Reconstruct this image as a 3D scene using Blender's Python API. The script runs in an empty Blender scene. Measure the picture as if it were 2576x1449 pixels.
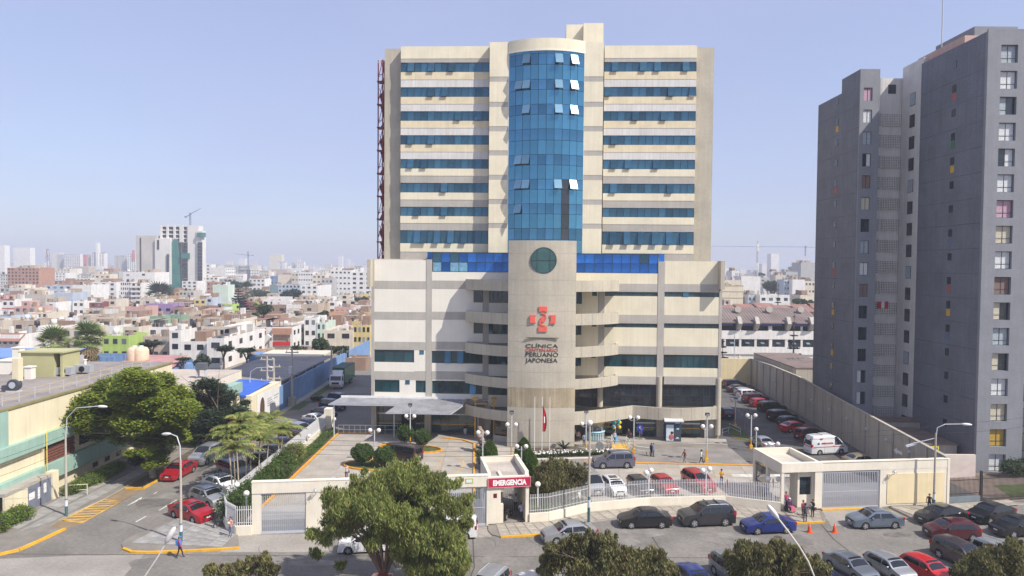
import bpy, bmesh, math, random
from mathutils import Vector, Matrix
import numpy as np
R=math.radians; PI=math.pi; sin=math.sin; cos=math.cos
rnd=random.Random(11)
sc=bpy.context.scene; col=sc.collection
# ---------------------------------------------------------------- camera
FP=1750.0; CAM_H=24.0; PITCH=math.atan(54.5/1750); ROLL=0.0085
F_=Vector((0,cos(PITCH),-sin(PITCH))); U0=Vector((0,sin(PITCH),cos(PITCH))); R0=Vector((1,0,0))
R_=R0*cos(ROLL)+U0*sin(ROLL); U_=U0*cos(ROLL)-R0*sin(ROLL)
cd=bpy.data.cameras.new('camera'); cam=bpy.data.objects.new('camera',cd); col.objects.link(cam)
cd.sensor_width=36; cd.lens=36*FP/2576; cd.clip_end=20000; cd.clip_start=0.5
M=Matrix((( R_.x,U_.x,-F_.x,0),(R_.y,U_.y,-F_.y,0),(R_.z,U_.z,-F_.z,CAM_H),(0,0,0,1)))
cam.matrix_world=M; sc.camera=cam
# ---------------------------------------------------------------- world, sun, exposure
HAZE_D=0.00042
SUN=Vector((0.57,-0.37,0.735)).normalized()
w=bpy.data.worlds.new('World'); sc.world=w; w.use_nodes=True
nt=w.node_tree; nt.nodes.clear()
sky=nt.nodes.new('ShaderNodeTexSky'); sky.sky_type='NISHITA'; sky.sun_disc=False
sky.sun_elevation=math.asin(SUN.z); sky.sun_rotation=math.atan2(SUN.x,SUN.y)
sky.altitude=100; sky.air_density=1.0; sky.dust_density=1.2; sky.ozone_density=2.2
bg=nt.nodes.new('ShaderNodeBackground'); bg.inputs['Strength'].default_value=0.15
ow=nt.nodes.new('ShaderNodeOutputWorld')
mxs=nt.nodes.new('ShaderNodeMixRGB'); wtc=nt.nodes.new('ShaderNodeTexCoord'); wno=nt.nodes.new('ShaderNodeTexNoise'); wmp=nt.nodes.new('ShaderNodeMapping'); wmp.inputs['Scale'].default_value=(1,1,2.6); wno.inputs['Scale'].default_value=2.1; wno.inputs['Detail'].default_value=5
wmr=nt.nodes.new('ShaderNodeMapRange'); wmr.inputs[1].default_value=.42; wmr.inputs[2].default_value=.75; wmr.inputs[3].default_value=.58; wmr.inputs[4].default_value=.80
nt.links.new(wtc.outputs['Generated'],wmp.inputs[0]); nt.links.new(wmp.outputs[0],wno.inputs['Vector']); nt.links.new(wno.outputs['Fac'],wmr.inputs[0]); nt.links.new(wmr.outputs[0],mxs.inputs[0]); mxs.inputs[2].default_value=(2.95,3.15,4.75,1)   # thin high haze in front of the blue
nt.links.new(sky.outputs[0],mxs.inputs[1]); nt.links.new(mxs.outputs[0],bg.inputs[0]); nt.links.new(bg.outputs[0],ow.inputs[0])
sl=bpy.data.lights.new('sun','SUN'); sl.energy=4.9; sl.angle=R(0.5); sl.color=(1,0.94,0.86)
so=bpy.data.objects.new('sun',sl); col.objects.link(so); so.rotation_euler=SUN.to_track_quat('Z','Y').to_euler()
so.location=(60,-60,90)
vs=sc.view_settings; vs.view_transform='Standard'; vs.look='None'; vs.exposure=0.27; vs.gamma=1; vs.use_curve_mapping=False
try:
    sc.cycles.volume_bounces=0; sc.cycles.max_bounces=6; sc.cycles.transparent_max_bounces=6
    sc.cycles.diffuse_bounces=3; sc.cycles.glossy_bounces=3
except Exception: pass
# ---------------------------------------------------------------- photo pixel -> place helpers
def ray(px,py): return F_*FP+R_*(px-1288)-U_*(py-724.5)
def G(p,z=0.0):
    d=ray(*p); t=(z-CAM_H)/d.z; return Vector((d.x*t,d.y*t,z))
def at(p,Y):
    d=ray(*p); t=Y/d.y; return Vector((d.x*t,Y,CAM_H+d.z*t))
K=.36735
def r1(x,y): return (902.9+K*x,33.7+K*y)
def r2(x,y): return (902.9+K*x,566.0+K*y)
def r3(x,y): return (K*x,498.6+K*y)
def r4(x,y): return (K*x,916.4+K*y)
def r5(x,y): return (808.6+K*x,916.4+K*y)
def r6(x,y): return (1632.7+K*x,916.4+K*y)
def r7(x,y): return (1767.4+.34882*x,33.7+.34882*y)
def r8(x,y): return (1767.4+.34882*x,505.4+.34882*y)
# ---------------------------------------------------------------- materials
MATS={}
def mat(name,c=(.5,.5,.5),rough=.75,var=.12,scale=1.5,metal=0.0,streak=0.0,bump=0.0,spec=.5,fine=0.0,objvar=0.0,alpha=None,emit=None,trans=0.0,ramp=None,coord='Object'):
    if name in MATS: return MATS[name]
    m=bpy.data.materials.new(name); m.use_nodes=True; n=m.node_tree; L=n.links
    b=n.nodes['Principled BSDF']; b.inputs['Roughness'].default_value=rough; b.inputs['Metallic'].default_value=metal
    b.inputs['Specular IOR Level'].default_value=spec
    m.diffuse_color=(*c,1)
    if trans: b.inputs['Transmission Weight'].default_value=trans
    if emit: b.inputs['Emission Color'].default_value=(*c,1); b.inputs['Emission Strength'].default_value=emit
    if not(var or streak or fine or objvar):
        b.inputs['Base Color'].default_value=(*c,1); MATS[name]=m; return m
    tc=n.nodes.new('ShaderNodeTexCoord'); cur=None
    def noise(sc_,det,vec,rg=.55):
        t=n.nodes.new('ShaderNodeTexNoise'); t.inputs['Scale'].default_value=sc_; t.inputs['Detail'].default_value=det; t.inputs['Roughness'].default_value=rg
        L.new(vec,t.inputs['Vector']); return t.outputs['Fac']
    def rng(fac,lo,hi,a=.3,bb=.7):
        r=n.nodes.new('ShaderNodeMapRange'); r.inputs[1].default_value=a; r.inputs[2].default_value=bb; r.inputs[3].default_value=lo; r.inputs[4].default_value=hi
        L.new(fac,r.inputs[0]); return r.outputs[0]
    facs=[]; vec=tc.outputs[coord]
    if var: facs.append(rng(noise(scale,5,vec),1-var,1+var))
    if fine: facs.append(rng(noise(scale*14,3,vec),1-fine,1+fine))
    if streak:
        mp=n.nodes.new('ShaderNodeMapping'); mp.inputs['Scale'].default_value=(2.2,2.2,.09); L.new(vec,mp.inputs[0])
        facs.append(rng(noise(1.4,4,mp.outputs[0],.65),1-streak,1+streak*.5))
    if objvar:
        oi=n.nodes.new('ShaderNodeObjectInfo'); facs.append(rng(oi.outputs['Random'],1-objvar,1+objvar,0,1))
    f=facs[0]
    for g in facs[1:]:
        mm=n.nodes.new('ShaderNodeMath'); mm.operation='MULTIPLY'; L.new(f,mm.inputs[0]); L.new(g,mm.inputs[1]); f=mm.outputs[0]
    hv=n.nodes.new('ShaderNodeHueSaturation'); hv.inputs['Color'].default_value=(*c,1); L.new(f,hv.inputs['Value'])
    L.new(hv.outputs[0],b.inputs['Base Color'])
    if bump:
        bp=n.nodes.new('ShaderNodeBump'); bp.inputs['Strength'].default_value=bump; bp.inputs['Distance'].default_value=.05
        L.new(noise(scale*9,4,vec),bp.inputs['Height']); L.new(bp.outputs[0],b.inputs['Normal'])
    MATS[name]=m; return m
def leafmat(name,c,var=.35,hue=.03,trans=.25):
    if name in MATS: return MATS[name]
    m=bpy.data.materials.new(name); m.use_nodes=True; n=m.node_tree; L=n.links
    b=n.nodes['Principled BSDF']; b.inputs['Roughness'].default_value=.6; b.inputs['Specular IOR Level'].default_value=.25
    at_=n.nodes.new('ShaderNodeAttribute'); at_.attribute_name='tint'
    hs=n.nodes.new('ShaderNodeHueSaturation'); hs.inputs['Color'].default_value=(*c,1)
    r=n.nodes.new('ShaderNodeMapRange'); r.inputs[3].default_value=1-var; r.inputs[4].default_value=1+var; L.new(at_.outputs['Fac'],r.inputs[0]); L.new(r.outputs[0],hs.inputs['Value'])
    sp=n.nodes.new('ShaderNodeMath'); sp.operation='FRACT'; mu=n.nodes.new('ShaderNodeMath'); mu.operation='MULTIPLY'; mu.inputs[1].default_value=7.31
    L.new(at_.outputs['Fac'],mu.inputs[0]); L.new(mu.outputs[0],sp.inputs[0])
    r2_=n.nodes.new('ShaderNodeMapRange'); r2_.inputs[3].default_value=.5-hue*1.2; r2_.inputs[4].default_value=.5+hue; L.new(sp.outputs[0],r2_.inputs[0]); L.new(r2_.outputs[0],hs.inputs['Hue'])
    L.new(hs.outputs[0],b.inputs['Base Color'])
    tr=n.nodes.new('ShaderNodeBsdfTranslucent'); L.new(hs.outputs[0],tr.inputs['Color'])
    mx=n.nodes.new('ShaderNodeMixShader'); mx.inputs[0].default_value=trans
    o=n.nodes['Material Output']; L.new(b.outputs[0],mx.inputs[1]); L.new(tr.outputs[0],mx.inputs[2]); L.new(mx.outputs[0],o.inputs['Surface'])
    MATS[name]=m; return m
CONC=mat('concrete',(.47,.425,.335),.85,.10,.35,streak=.10,fine=.06,bump=.1)
CONCG=mat('grey_concrete',(.44,.41,.36),.85,.09,.4,streak=.09,fine=.05)
CREAM=mat('cream_paint',(.76,.69,.51),.8,.07,.4,streak=.08,fine=.03)
CREAMW=mat('pale_cream_paint',(.79,.75,.65),.8,.04,.4,streak=.03,fine=.03)
WHITE=mat('white_paint',(.76,.75,.72),.7,.06,.6,streak=.08)
LGREY=mat('light_grey_paint',(.56,.57,.58),.6,.06,1)
STEEL=mat('galvanised_steel',(.55,.58,.62),.45,.08,2,metal=.3)
GALV=mat('corrugated_steel',(.28,.285,.30),.6,.25,.5,metal=.2,streak=.15)
BLACK=mat('black_plastic',(.015,.015,.017),.6,0)
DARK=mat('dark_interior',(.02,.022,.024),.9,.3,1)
YEL=mat('yellow_paint',(.72,.38,.03),.6,.12,1.2,fine=.15)
RED=mat('red_paint',(.5,.02,.03),.5,.08)
GLB=mat('globe_glass',(.78,.74,.68),.18,0,spec=.7)
WOODP=mat('weathered_post',(.34,.28,.22),.8,.2,2)
ROOFC=mat('roof_screed',(.42,.37,.32),.95,.22,.35,fine=.1)
GLB_T=mat('glass_teal',(.014,.050,.062),.06,.35,.6,spec=.85,objvar=.45)
GL_BLUE=mat('glass_blue',(.080,.225,.345),.09,.18,.5,metal=.82,objvar=.26)
GL_STRIP=mat('glass_strip',(.05,.135,.195),.10,.25,.7,metal=.5,objvar=.35)
GL_ROYAL=mat('glass_royal',(.03,.15,.46),.06,.45,.35,metal=.6,objvar=.3)
FRAMED=mat('dark_frame',(.03,.05,.06),.5,0)
GLIT=mat('glass_dark',(.02,.026,.032),.07,.3,.5,spec=.8,objvar=.3)
# ---------------------------------------------------------------- mesh builder
class MB:
    def __init__(s): s.v=[]; s.f=[]; s.m=[]; s.s=[]
    def add(s,vs,fs,m=0,smooth=False):
        o=len(s.v); s.v.extend([tuple(p) for p in vs])
        for f in fs: s.f.append(tuple(i+o for i in f)); s.m.append(m); s.s.append(smooth)
        return s
    def box(s,x0,x1,y0,y1,z0,z1,m=0):
        return s.add([(x0,y0,z0),(x1,y0,z0),(x1,y1,z0),(x0,y1,z0),(x0,y0,z1),(x1,y0,z1),(x1,y1,z1),(x0,y1,z1)],
          [(3,2,1,0),(4,5,6,7),(0,1,5,4),(1,2,6,5),(2,3,7,6),(3,0,4,7)],m)
    def obox(s,c,sx,sy,sz,rz=0,m=0,tilt=None):
        c=Vector(c); Rm=Matrix.Rotation(rz,3,'Z')
        if tilt: Rm=Rm@Matrix.Rotation(tilt[0],3,tilt[1])
        vs=[c+Rm@Vector((a*sx/2,b*sy/2,d*sz/2)) for d in(-1,1) for a,b in((-1,-1),(1,-1),(1,1),(-1,1))]
        return s.add(vs,[(3,2,1,0),(4,5,6,7),(0,1,5,4),(1,2,6,5),(2,3,7,6),(3,0,4,7)],m)
    def bar(s,p0,p1,w,d=None,m=0,up=(0,0,1)):
        p0=Vector(p0);p1=Vector(p1); d=d or w; t=(p1-p0).normalized(); u=Vector(up)
        if abs(t.dot(u))>.98: u=Vector((1,0,0))
        a=t.cross(u).normalized(); b=a.cross(t).normalized()
        vs=[p+a*i*w/2+b*j*d/2 for p in(p0,p1) for i,j in((-1,-1),(1,-1),(1,1),(-1,1))]
        return s.add(vs,[(0,1,2,3),(7,6,5,4),(4,5,1,0),(5,6,2,1),(6,7,3,2),(7,4,0,3)],m)
    def quad(s,a,b,c,d,m=0): return s.add([a,b,c,d],[(0,1,2,3)],m)
    def prism(s,poly,z0,z1,m=0,top=None,side=None):
        n=len(poly); vs=[(p[0],p[1],z0) for p in poly]+[(p[0],p[1],z1) for p in poly]
        a=sum(poly[i][0]*poly[(i+1)%n][1]-poly[(i+1)%n][0]*poly[i][1] for i in range(n))
        if a<0: vs=vs[:n][::-1]+vs[n:][::-1]
        s.add(vs,[tuple(range(n-1,-1,-1))],m)
        s.add(vs,[tuple(range(n,2*n))],m if top is None else top)
        s.add(vs,[(i,(i+1)%n,n+(i+1)%n,n+i) for i in range(n)],m if side is None else side); return s
    def tube(s,pts,rs,n=8,m=0,caps=True,smooth=True):
        pts=[Vector(p) for p in pts]
        if not isinstance(rs,(list,tuple)): rs=[rs]*len(pts)
        vs=[];pa=None
        for i,p in enumerate(pts):
            t=(pts[min(i+1,len(pts)-1)]-pts[max(i-1,0)]).normalized()
            a=t.cross(Vector((0,0,1))) if pa is None else pa-t*pa.dot(t)
            if a.length<1e-3: a=t.cross(Vector((1,0,0)))
            a.normalize(); pa=a; b=t.cross(a)
            for k in range(n): th=2*PI*k/n; vs.append(p+(a*cos(th)+b*sin(th))*rs[i])
        fs=[(i*n+k,i*n+(k+1)%n,(i+1)*n+(k+1)%n,(i+1)*n+k) for i in range(len(pts)-1) for k in range(n)]
        s.add(vs,fs,m,smooth)
        if caps: s.add(vs[:n],[tuple(range(n-1,-1,-1))],m); s.add(vs[-n:],[tuple(range(n))],m)
        return s
    def cyl(s,x,y,z0,z1,r,n=10,m=0,r1=None): return s.tube([(x,y,z0),(x,y,z1)],[r,r if r1 is None else r1],n,m)
    def sph(s,c,r,nu=10,nv=6,m=0,sz=1.0):
        c=Vector(c); vs=[c+Vector((0,0,-r*sz))]
        for j in range(1,nv):
            ph=-PI/2+PI*j/nv
            for k in range(nu): th=2*PI*k/nu; vs.append(c+Vector((r*cos(ph)*cos(th),r*cos(ph)*sin(th),r*sz*sin(ph))))
        vs.append(c+Vector((0,0,r*sz))); t=len(vs)-1; fs=[]
        for k in range(nu): fs.append((0,1+(k+1)%nu,1+k))
        for j in range(nv-2):
            for k in range(nu): a=1+j*nu; fs.append((a+k,a+(k+1)%nu,a+nu+(k+1)%nu,a+nu+k))
        a=1+(nv-2)*nu
        for k in range(nu): fs.append((a+k,a+(k+1)%nu,t))
        return s.add(vs,fs,m,True)
    def lathe(s,prof,n=14,m=0,c=(0,0),smooth=True):
        vs=[(c[0]+r*cos(2*PI*k/n),c[1]+r*sin(2*PI*k/n),z) for r,z in prof for k in range(n)]
        fs=[(i*n+k,i*n+(k+1)%n,(i+1)*n+(k+1)%n,(i+1)*n+k) for i in range(len(prof)-1) for k in range(n)]
        return s.add(vs,fs,m,smooth)
    def grid(s,rows,m=0,smooth=True):
        nc=len(rows[0]); vs=[p for r in rows for p in r]
        return s.add(vs,[(i*nc+k,i*nc+k+1,(i+1)*nc+k+1,(i+1)*nc+k) for i in range(len(rows)-1) for k in range(nc-1)],m,smooth)
    def mesh(s,name,mats):
        me=bpy.data.meshes.new(name); me.from_pydata(s.v,[],s.f)
        for x in (mats if isinstance(mats,(list,tuple)) else [mats]): me.materials.append(x)
        me.polygons.foreach_set('material_index',s.m); me.polygons.foreach_set('use_smooth',s.s); me.update(); return me
def tag(o,label=None,cat=None,group=None,kind=None):
    if label: o['label']=label
    if cat: o['category']=cat
    if group: o['group']=group
    if kind: o['kind']=kind
    return o
KIDS={}
def thing(name,label,cat,loc=(0,0,0),rz=0,group=None):
    o=bpy.data.objects.new(name,None); o.empty_display_size=.2; col.objects.link(o); o.location=loc; o.rotation_euler=(0,0,rz); return tag(o,label,cat,group)
def link(o,parent,world):
    col.objects.link(o)
    if parent is not None:
        o.parent=parent; KIDS.setdefault(parent.name,[]).append(o)
        if world:
            p=parent; Mx=Matrix()
            while p is not None:
                Mx=p.matrix_parent_inverse@p.matrix_basis@Mx if p.parent is not None else p.matrix_basis@Mx; p=p.parent
            o.matrix_parent_inverse=Mx.inverted()
    return o
def ob(name,mb,mats,parent=None,world=False,kind=None,label=None,cat=None,group=None):
    me=mb if isinstance(mb,bpy.types.Mesh) else mb.mesh(name,mats)
    o=bpy.data.objects.new(name,me); link(o,parent,world); return tag(o,label,cat,group,kind)
def copy_tree(o,parent=None):
    c=o.copy(); col.objects.link(c)
    if parent is not None: c.parent=parent; KIDS.setdefault(parent.name,[]).append(c)
    for ch in KIDS.get(o.name,[]): copy_tree(ch,c)
    return c
def setmat(o,slot,m):
    o.material_slots[slot].link='OBJECT'; o.material_slots[slot].material=m
FONT=None
def text_mb(txt,size,depth=.02,bold=0.0,align='CENTER'):
    """letters of the built-in font as one mesh, lying in the XZ plane facing -Y"""
    cu=bpy.data.curves.new('t','FONT'); cu.body=txt; cu.size=size; cu.extrude=depth/2; cu.offset=bold; cu.align_x=align; cu.resolution_u=3
    t=bpy.data.objects.new('t',cu); dg=bpy.context.evaluated_depsgraph_get()
    col.objects.link(t); dg.update(); me=bpy.data.meshes.new_from_object(t.evaluated_get(dg)); 
    mb=MB(); mb.add([(v.co.x,-v.co.z,v.co.y) for v in me.vertices],[tuple(p.vertices) for p in me.polygons])
    bpy.data.objects.remove(t); bpy.data.curves.remove(cu); bpy.data.meshes.remove(me); return mb
def xf(mb,Mx):
    r=MB(); r.f=list(mb.f); r.m=list(mb.m); r.s=list(mb.s); r.v=[tuple(Mx@Vector(p)) for p in mb.v]; return r
# ================================================================ ground, roads, pavements
ASPH=mat('asphalt',(.185,.171,.150),.92,.22,.22,fine=.16,bump=.1)
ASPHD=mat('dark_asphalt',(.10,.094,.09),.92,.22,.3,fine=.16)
CONR=mat('road_concrete',(.29,.265,.23),.92,.16,.3,fine=.12)
SLAB=mat('paving_slab',(.33,.295,.24),.9,.22,1.1,fine=.14,objvar=.14)
SLABG=mat('grey_slab',(.29,.28,.26),.9,.22,1.0,fine=.14,objvar=.14)
COURT=mat('court_concrete',(.36,.325,.275),.9,.18,.35,fine=.1,objvar=.06)
JOINT=mat('joint_dirt',(.07,.06,.052),.95,.2,2); PBASE=mat('pavement_base',(.21,.19,.16),.92,.2,.6,fine=.12)
SOIL=mat('soil',(.10,.075,.05),.95,.3,1.5,fine=.2)
GRASSB=mat('grass_ground',(.075,.10,.025),.95,.35,.9,fine=.3)
KERB=mat('kerb_concrete',(.38,.35,.30),.9,.18,1,fine=.1)
YK=mat('kerb_yellow',(.68,.36,.02),.75,.2,1.4,fine=.22)
WP=mat('road_white',(.55,.53,.48),.85,.3,1.2,fine=.25)
YP=mat('road_yellow',(.60,.36,.06),.85,.3,.9,fine=.3)
BRWN=mat('brown_paving',(.235,.17,.10),.92,.2,1,fine=.15)
DUST=mat('city_ground',(.22,.19,.155),.95,.25,.02,fine=.2)
def sheet(name,poly,z,m,kind='structure',parent=None):
    mb=MB(); a=sum(poly[i][0]*poly[(i+1)%len(poly)][1]-poly[(i+1)%len(poly)][0]*poly[i][1] for i in range(len(poly)))
    p=poly if a>0 else poly[::-1]; mb.add([(q[0],q[1],z) for q in p],[tuple(range(len(p)))]); return ob(name,mb,m,parent,kind=kind)
sheet('ground',[(-6500,-300),(6500,-300),(6500,6800),(-6500,6800)],-.03,DUST)
rd=sheet('road',[(-160,-60),(170,-60),(170,66.6),(49,71.6),(49,66.6),(-39.2,66.6),(-160,66.6)],0,ASPH)
st=sheet('side_street',[(-39.0,66.6),(-18,66.6),(-18,300),(-39,300)],.004,ASPH)
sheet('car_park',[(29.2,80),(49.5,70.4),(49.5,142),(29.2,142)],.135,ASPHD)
mb=MB()
for x,y0,y1 in((-3.1,40,60.6),(12.8,40,64.8),(28.9,40,64.6),(44.5,40,67)):
    pts=[Vector((x+.25*sin(y*.6)+(y-50)*.008,y,.008)) for y in np.linspace(y0,y1,8)]
    for a,b in zip(pts,pts[1:]): mb.quad(a+Vector((-.05,0,0)),a+Vector((.05,0,0)),b+Vector((.05,0,0)),b+Vector((-.05,0,0)))
mb.add([(-70,56.25,.008),(90,57.4,.008),(90,57.48,.008),(-70,56.33,.008)],[(0,1,2,3)])
prd=random.Random(31)
for i in range(26):
    if i<18: x,y=prd.uniform(-30,46),prd.uniform(54,62.5)
    else: x,y=prd.uniform(-37,-31),prd.uniform(66,100)
    a=prd.uniform(.8,2.8); b=prd.uniform(.5,1.5); q=[(x+a*cos(t)*prd.uniform(.75,1.2),y+b*sin(t)*prd.uniform(.75,1.2)) for t in np.linspace(0,2*PI,11)[:-1]]
    sheet('asphalt_patch',q,.0105+.0002*i,(mat('asphalt_repair',(.165,.153,.136),.92,.25,.4,fine=.18),mat('oil_stain',(.145,.133,.117),.8,.3,1.2,fine=.2),mat('dust_patch',(.205,.19,.168),.95,.3,.8,fine=.2))[i%3],parent=rd)
for i in range(22):
    p=Vector((prd.uniform(-34,46) if i<15 else prd.uniform(-38,-31),prd.uniform(54,63) if i<15 else prd.uniform(64,95),.011)); th=prd.uniform(0,PI)
    for k in range(9):
        th+=prd.uniform(-.6,.6); e=p+Vector((cos(th),sin(th),0))*prd.uniform(.3,.9); n_=Vector((-sin(th),cos(th),0))*.016; mb.quad(p-n_,e-n_,e+n_,p+n_); p=e
for x,y in((-12,58.5),(8.2,60.2),(24,61.5),(-35,71),(35.5,62.2)): mb.add([(x+.34*cos(t),y+.34*sin(t),.0125) for t in np.linspace(0,2*PI,17)[:-1]],[tuple(range(16))])
ob('joint_sealant',mb,JOINT,rd,kind='stuff')
sheet('concrete_crossing',[tuple(G(q)[:2]) for q in(r4(-60,1335),r4(500,1312),r4(985,1306),r4(850,1449),r4(700,1560),r4(-60,1560))],.010,CONR)
sheet('driveway_concrete',[(-24,60.9),(-17.2,61.4),(-15.0,57.4),(-24.2,57.2)],.007,CONR)
sheet('driveway_concrete',[(-7,63.9),(-2.1,63.4),(-1.6,61),(-7,60)],.007,CONR)
sheet('driveway_concrete',[(30.9,68.3),(37.2,69.0),(38.2,65.8),(30,64.2)],.007,CONR)
# yellow box hatching and faded arrows
mb=MB(); a,b,c,d=[G(q,.012) for q in(r4(420,1070),r4(710,925),r4(825,940),r4(560,1085))]
for i in range(9):
    t=i/8; w_=.045
    p,q=a.lerp(b,t),d.lerp(c,t)
    mb.bar(a.lerp(b,max(0,t-.10)),d.lerp(c,min(1,t+.06)),.20,.006)
mb.bar(a,d,.14,.006); mb.bar(b,c,.14,.006); mb.bar(a,b,.16,.007); mb.bar(d,c,.16,.007)
ob('road_marking',mb,YP,rd)
mb=MB(); q=[G(r4(*p),.012) for p in((865,970),(975,905),(968,925),(1080,870),(1060,893),(985,935),(980,920),(880,965))]
mb.add(q,[tuple(range(8))]); ob('road_marking',mb,WP,rd)
mb=MB()
for p,q in(((1165,955),(1232,915)),((1090,1000),(1150,965)),((1240,905),(1290,878)),((930,1080),(1000,1040))):
    mb.bar(G(r4(*p),.012),G(r4(*q),.012),.16,.004)
ob('road_marking',mb,WP,rd)
sheet('brown_paving',[tuple(G(r4(*p))[:2]) for p in((420,1068),(300,1125),(450,1130),(580,1085),(825,940),(990,856),(865,848))]+[],.008,BRWN)
# raised pavements made of slabs
def shrink(q,g):
    c=sum((Vector(p) for p in q),Vector((0,0)))/4; out=[]
    for p in q:
        d=c-Vector(p); out.append(Vector(p)+d*min(.4,g/max(.01,d.length)))
    return out
def slabs(name,A,B,na,nb,z0,z1,m,parent,gap=.035,jit=.006):
    def along(P,t):
        L=[0]
        for i in range(len(P)-1): L.append(L[-1]+math.dist(P[i],P[i+1]))
        s=t*L[-1]
        for i in range(len(P)-1):
            if s<=L[i+1]+1e-9: return Vector(P[i]).lerp(Vector(P[i+1]),(s-L[i])/max(1e-9,L[i+1]-L[i]))
        return Vector(P[-1])
    for i in range(na):
        a0,a1=along(A,i/na),along(A,(i+1)/na); b0,b1=along(B,i/na),along(B,(i+1)/na)
        for j in range(nb):
            s,t=j/nb,(j+1)/nb
            q=shrink([a0.lerp(b0,s),a1.lerp(b1,s),a1.lerp(b1,t),a0.lerp(b0,t)],gap)
            c=sum(q,Vector((0,0)))/4; mb=MB().prism([p-c for p in q],0,z1-z0)
            o=ob(name,mb,m,parent); o.location=(c.x,c.y,z0+rnd.uniform(-jit,jit))
def xy(p): return tuple(G(p)[:2])
def pave(poly,z=.11,m=PBASE,side=KERB):
    mb=MB().prism(poly,-.02,z,0,0,1); return ob('pavement',mb,[m,side],kind='structure')
# corner pavement by the left gate
arc=[xy(r4(*p)) for p in((1060,1130),(930,1170),(862,1205),(832,1240),(845,1268),(900,1290),(1000,1294),(1200,1288),(1550,1270),(1640,1262))]
pv=pave([(-24.1,60.9),(-26.4,63.7),(-26.7,67.6),(-30.3,67.6)]+arc)
slabs('slab',[(-32.4,58.7),(-30.6,66.9)],[(-24.3,58.0),(-24.2,60.9)],6,6,.11,.145,SLABG,pv)
slabs('slab',[(-30.2,63.6),(-30.2,67.4)],[(-26.8,63.9),(-26.8,67.4)],3,3,.11,.15,SLABG,pv)
mb=MB()
for p,q in zip(arc,arc[1:]):
    if arc.index(p)>=4: mb.bar((*p,.07),(*q,.07),.24,.17)
ob('kerb',mb,YK,pv,kind='stuff')
# pavement before the emergency gatehouse and the picket fence
fence_pts=[(1.8,64.3),(3.6,64.7),(7.6,67.3),(13.9,69.1),(21.8,69.8),(26.7,68.0)]
kerb_pts=[xy(r5(*p)) for p in((1140,1110),(1143,1145),(1168,1172),(1228,1188),(1520,1172))]+[(6.6,64.0),(7.9,64.75),(10.5,65.8),(21.7,65.9),(26.9,64.75),(29.7,65.1),(30.6,66.6),(30.8,68.3)]
pv=pave(kerb_pts+[(27,68.2)]+fence_pts[::-1]+[(1.6,64.4),(-1.9,63.6)])
slabs('slab',[(-1.3,63.7),(1.6,64.3),(3.6,64.6)],[(-.9,61.05),(3.0,61.6),(4.6,62.4)],6,3,.11,.15,SLAB,pv)
slabs('slab',[(3.7,64.6),(7.6,67.1),(13.9,68.9),(21.8,69.6),(26.6,67.9)],[(4.8,62.6),(7.8,64.85),(11,65.95),(21.5,66.05),(26.8,64.95)],22,3,.11,.15,SLAB,pv)
slabs('slab',[(26.9,68.0),(30.6,68.2)],[(27,65.0),(29.6,65.2)],3,3,.11,.15,SLAB,pv)
mb=MB()
for p,q in zip(kerb_pts[3:5],kerb_pts[4:6]): mb.bar((*p,.07),(*q,.07),.24,.17)
mb.bar((26.9,64.75,.07),(29.7,65.1,.07),.24,.17); ob('kerb',mb,YK,pv,kind='stuff')
# right pavement
rp=[xy(r6(*p)) for p in((1640,978),(1810,1062),(2140,1005),(2568,960),(2800,950))]
pv=pave([(37.4,69.3)]+rp+[(75,74),(47,71.0)])
slabs('slab',[(38.3,69.4),(44.4,70.2),(52,71.9)],[(39.3,67.0),(44.6,68.3),(52,70.3)],11,2,.11,.15,SLAB,pv)
# pavement and verge by the left street
pv=pave([(-60,52),(-41.7,56.1),(-40.8,58.7),(-39.9,61.7),(-41.7,62.3),(-42.0,64),(-41.2,70),(-41.0,110),(-52,110),(-52,66)])
slabs('slab',[(-43.6,60.5),(-43.2,84)],[(-42.2,63.6),(-41.5,84)],14,1,.11,.15,SLABG,pv)
slabs('slab',[(-45.6,62.0),(-45.6,84)],[(-44.0,61.5),(-43.7,84)],12,1,.11,.14,SLABG,pv)
mb=MB()
ks=[xy(r4(*p)) for p in((-80,1335),(0,1308),(130,1278),(290,1205),(445,1133))]
for p,q in zip(ks,ks[1:]): mb.bar((*p,.08),(*q,.08),.26,.2)
ob('kerb',mb,YK,pv,kind='stuff')
isl=MB().prism([(-41,73.3),(-39.0,73.2),(-38.8,110),(-41,110)],0,.14,0,0,1); iv=ob('verge',isl,[SOIL,KERB],kind='structure')
mb=MB().bar((-40.9,73.25,.09),(-39,73.15,.09),.2,.2).bar((-39,73.1,.09),(-38.8,79,.09),.22,.2); ob('kerb',mb,YK,iv,kind='stuff')
# far side: verge along blue wall, opposite pavement
sheet('far_pavement',[(-38,108),(-36.6,108),(-36.4,300),(-38,300)],.06,KERB)
for y0,y1 in((113,121),(126,140)):
    mb=MB().prism([(-36.6,y0),(-34.9,y0+.6),(-34.8,y1-.5),(-36.5,y1)],0,.13,0,0,1); ob('grass_verge',mb,[GRASSB,KERB],kind='structure')
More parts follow.
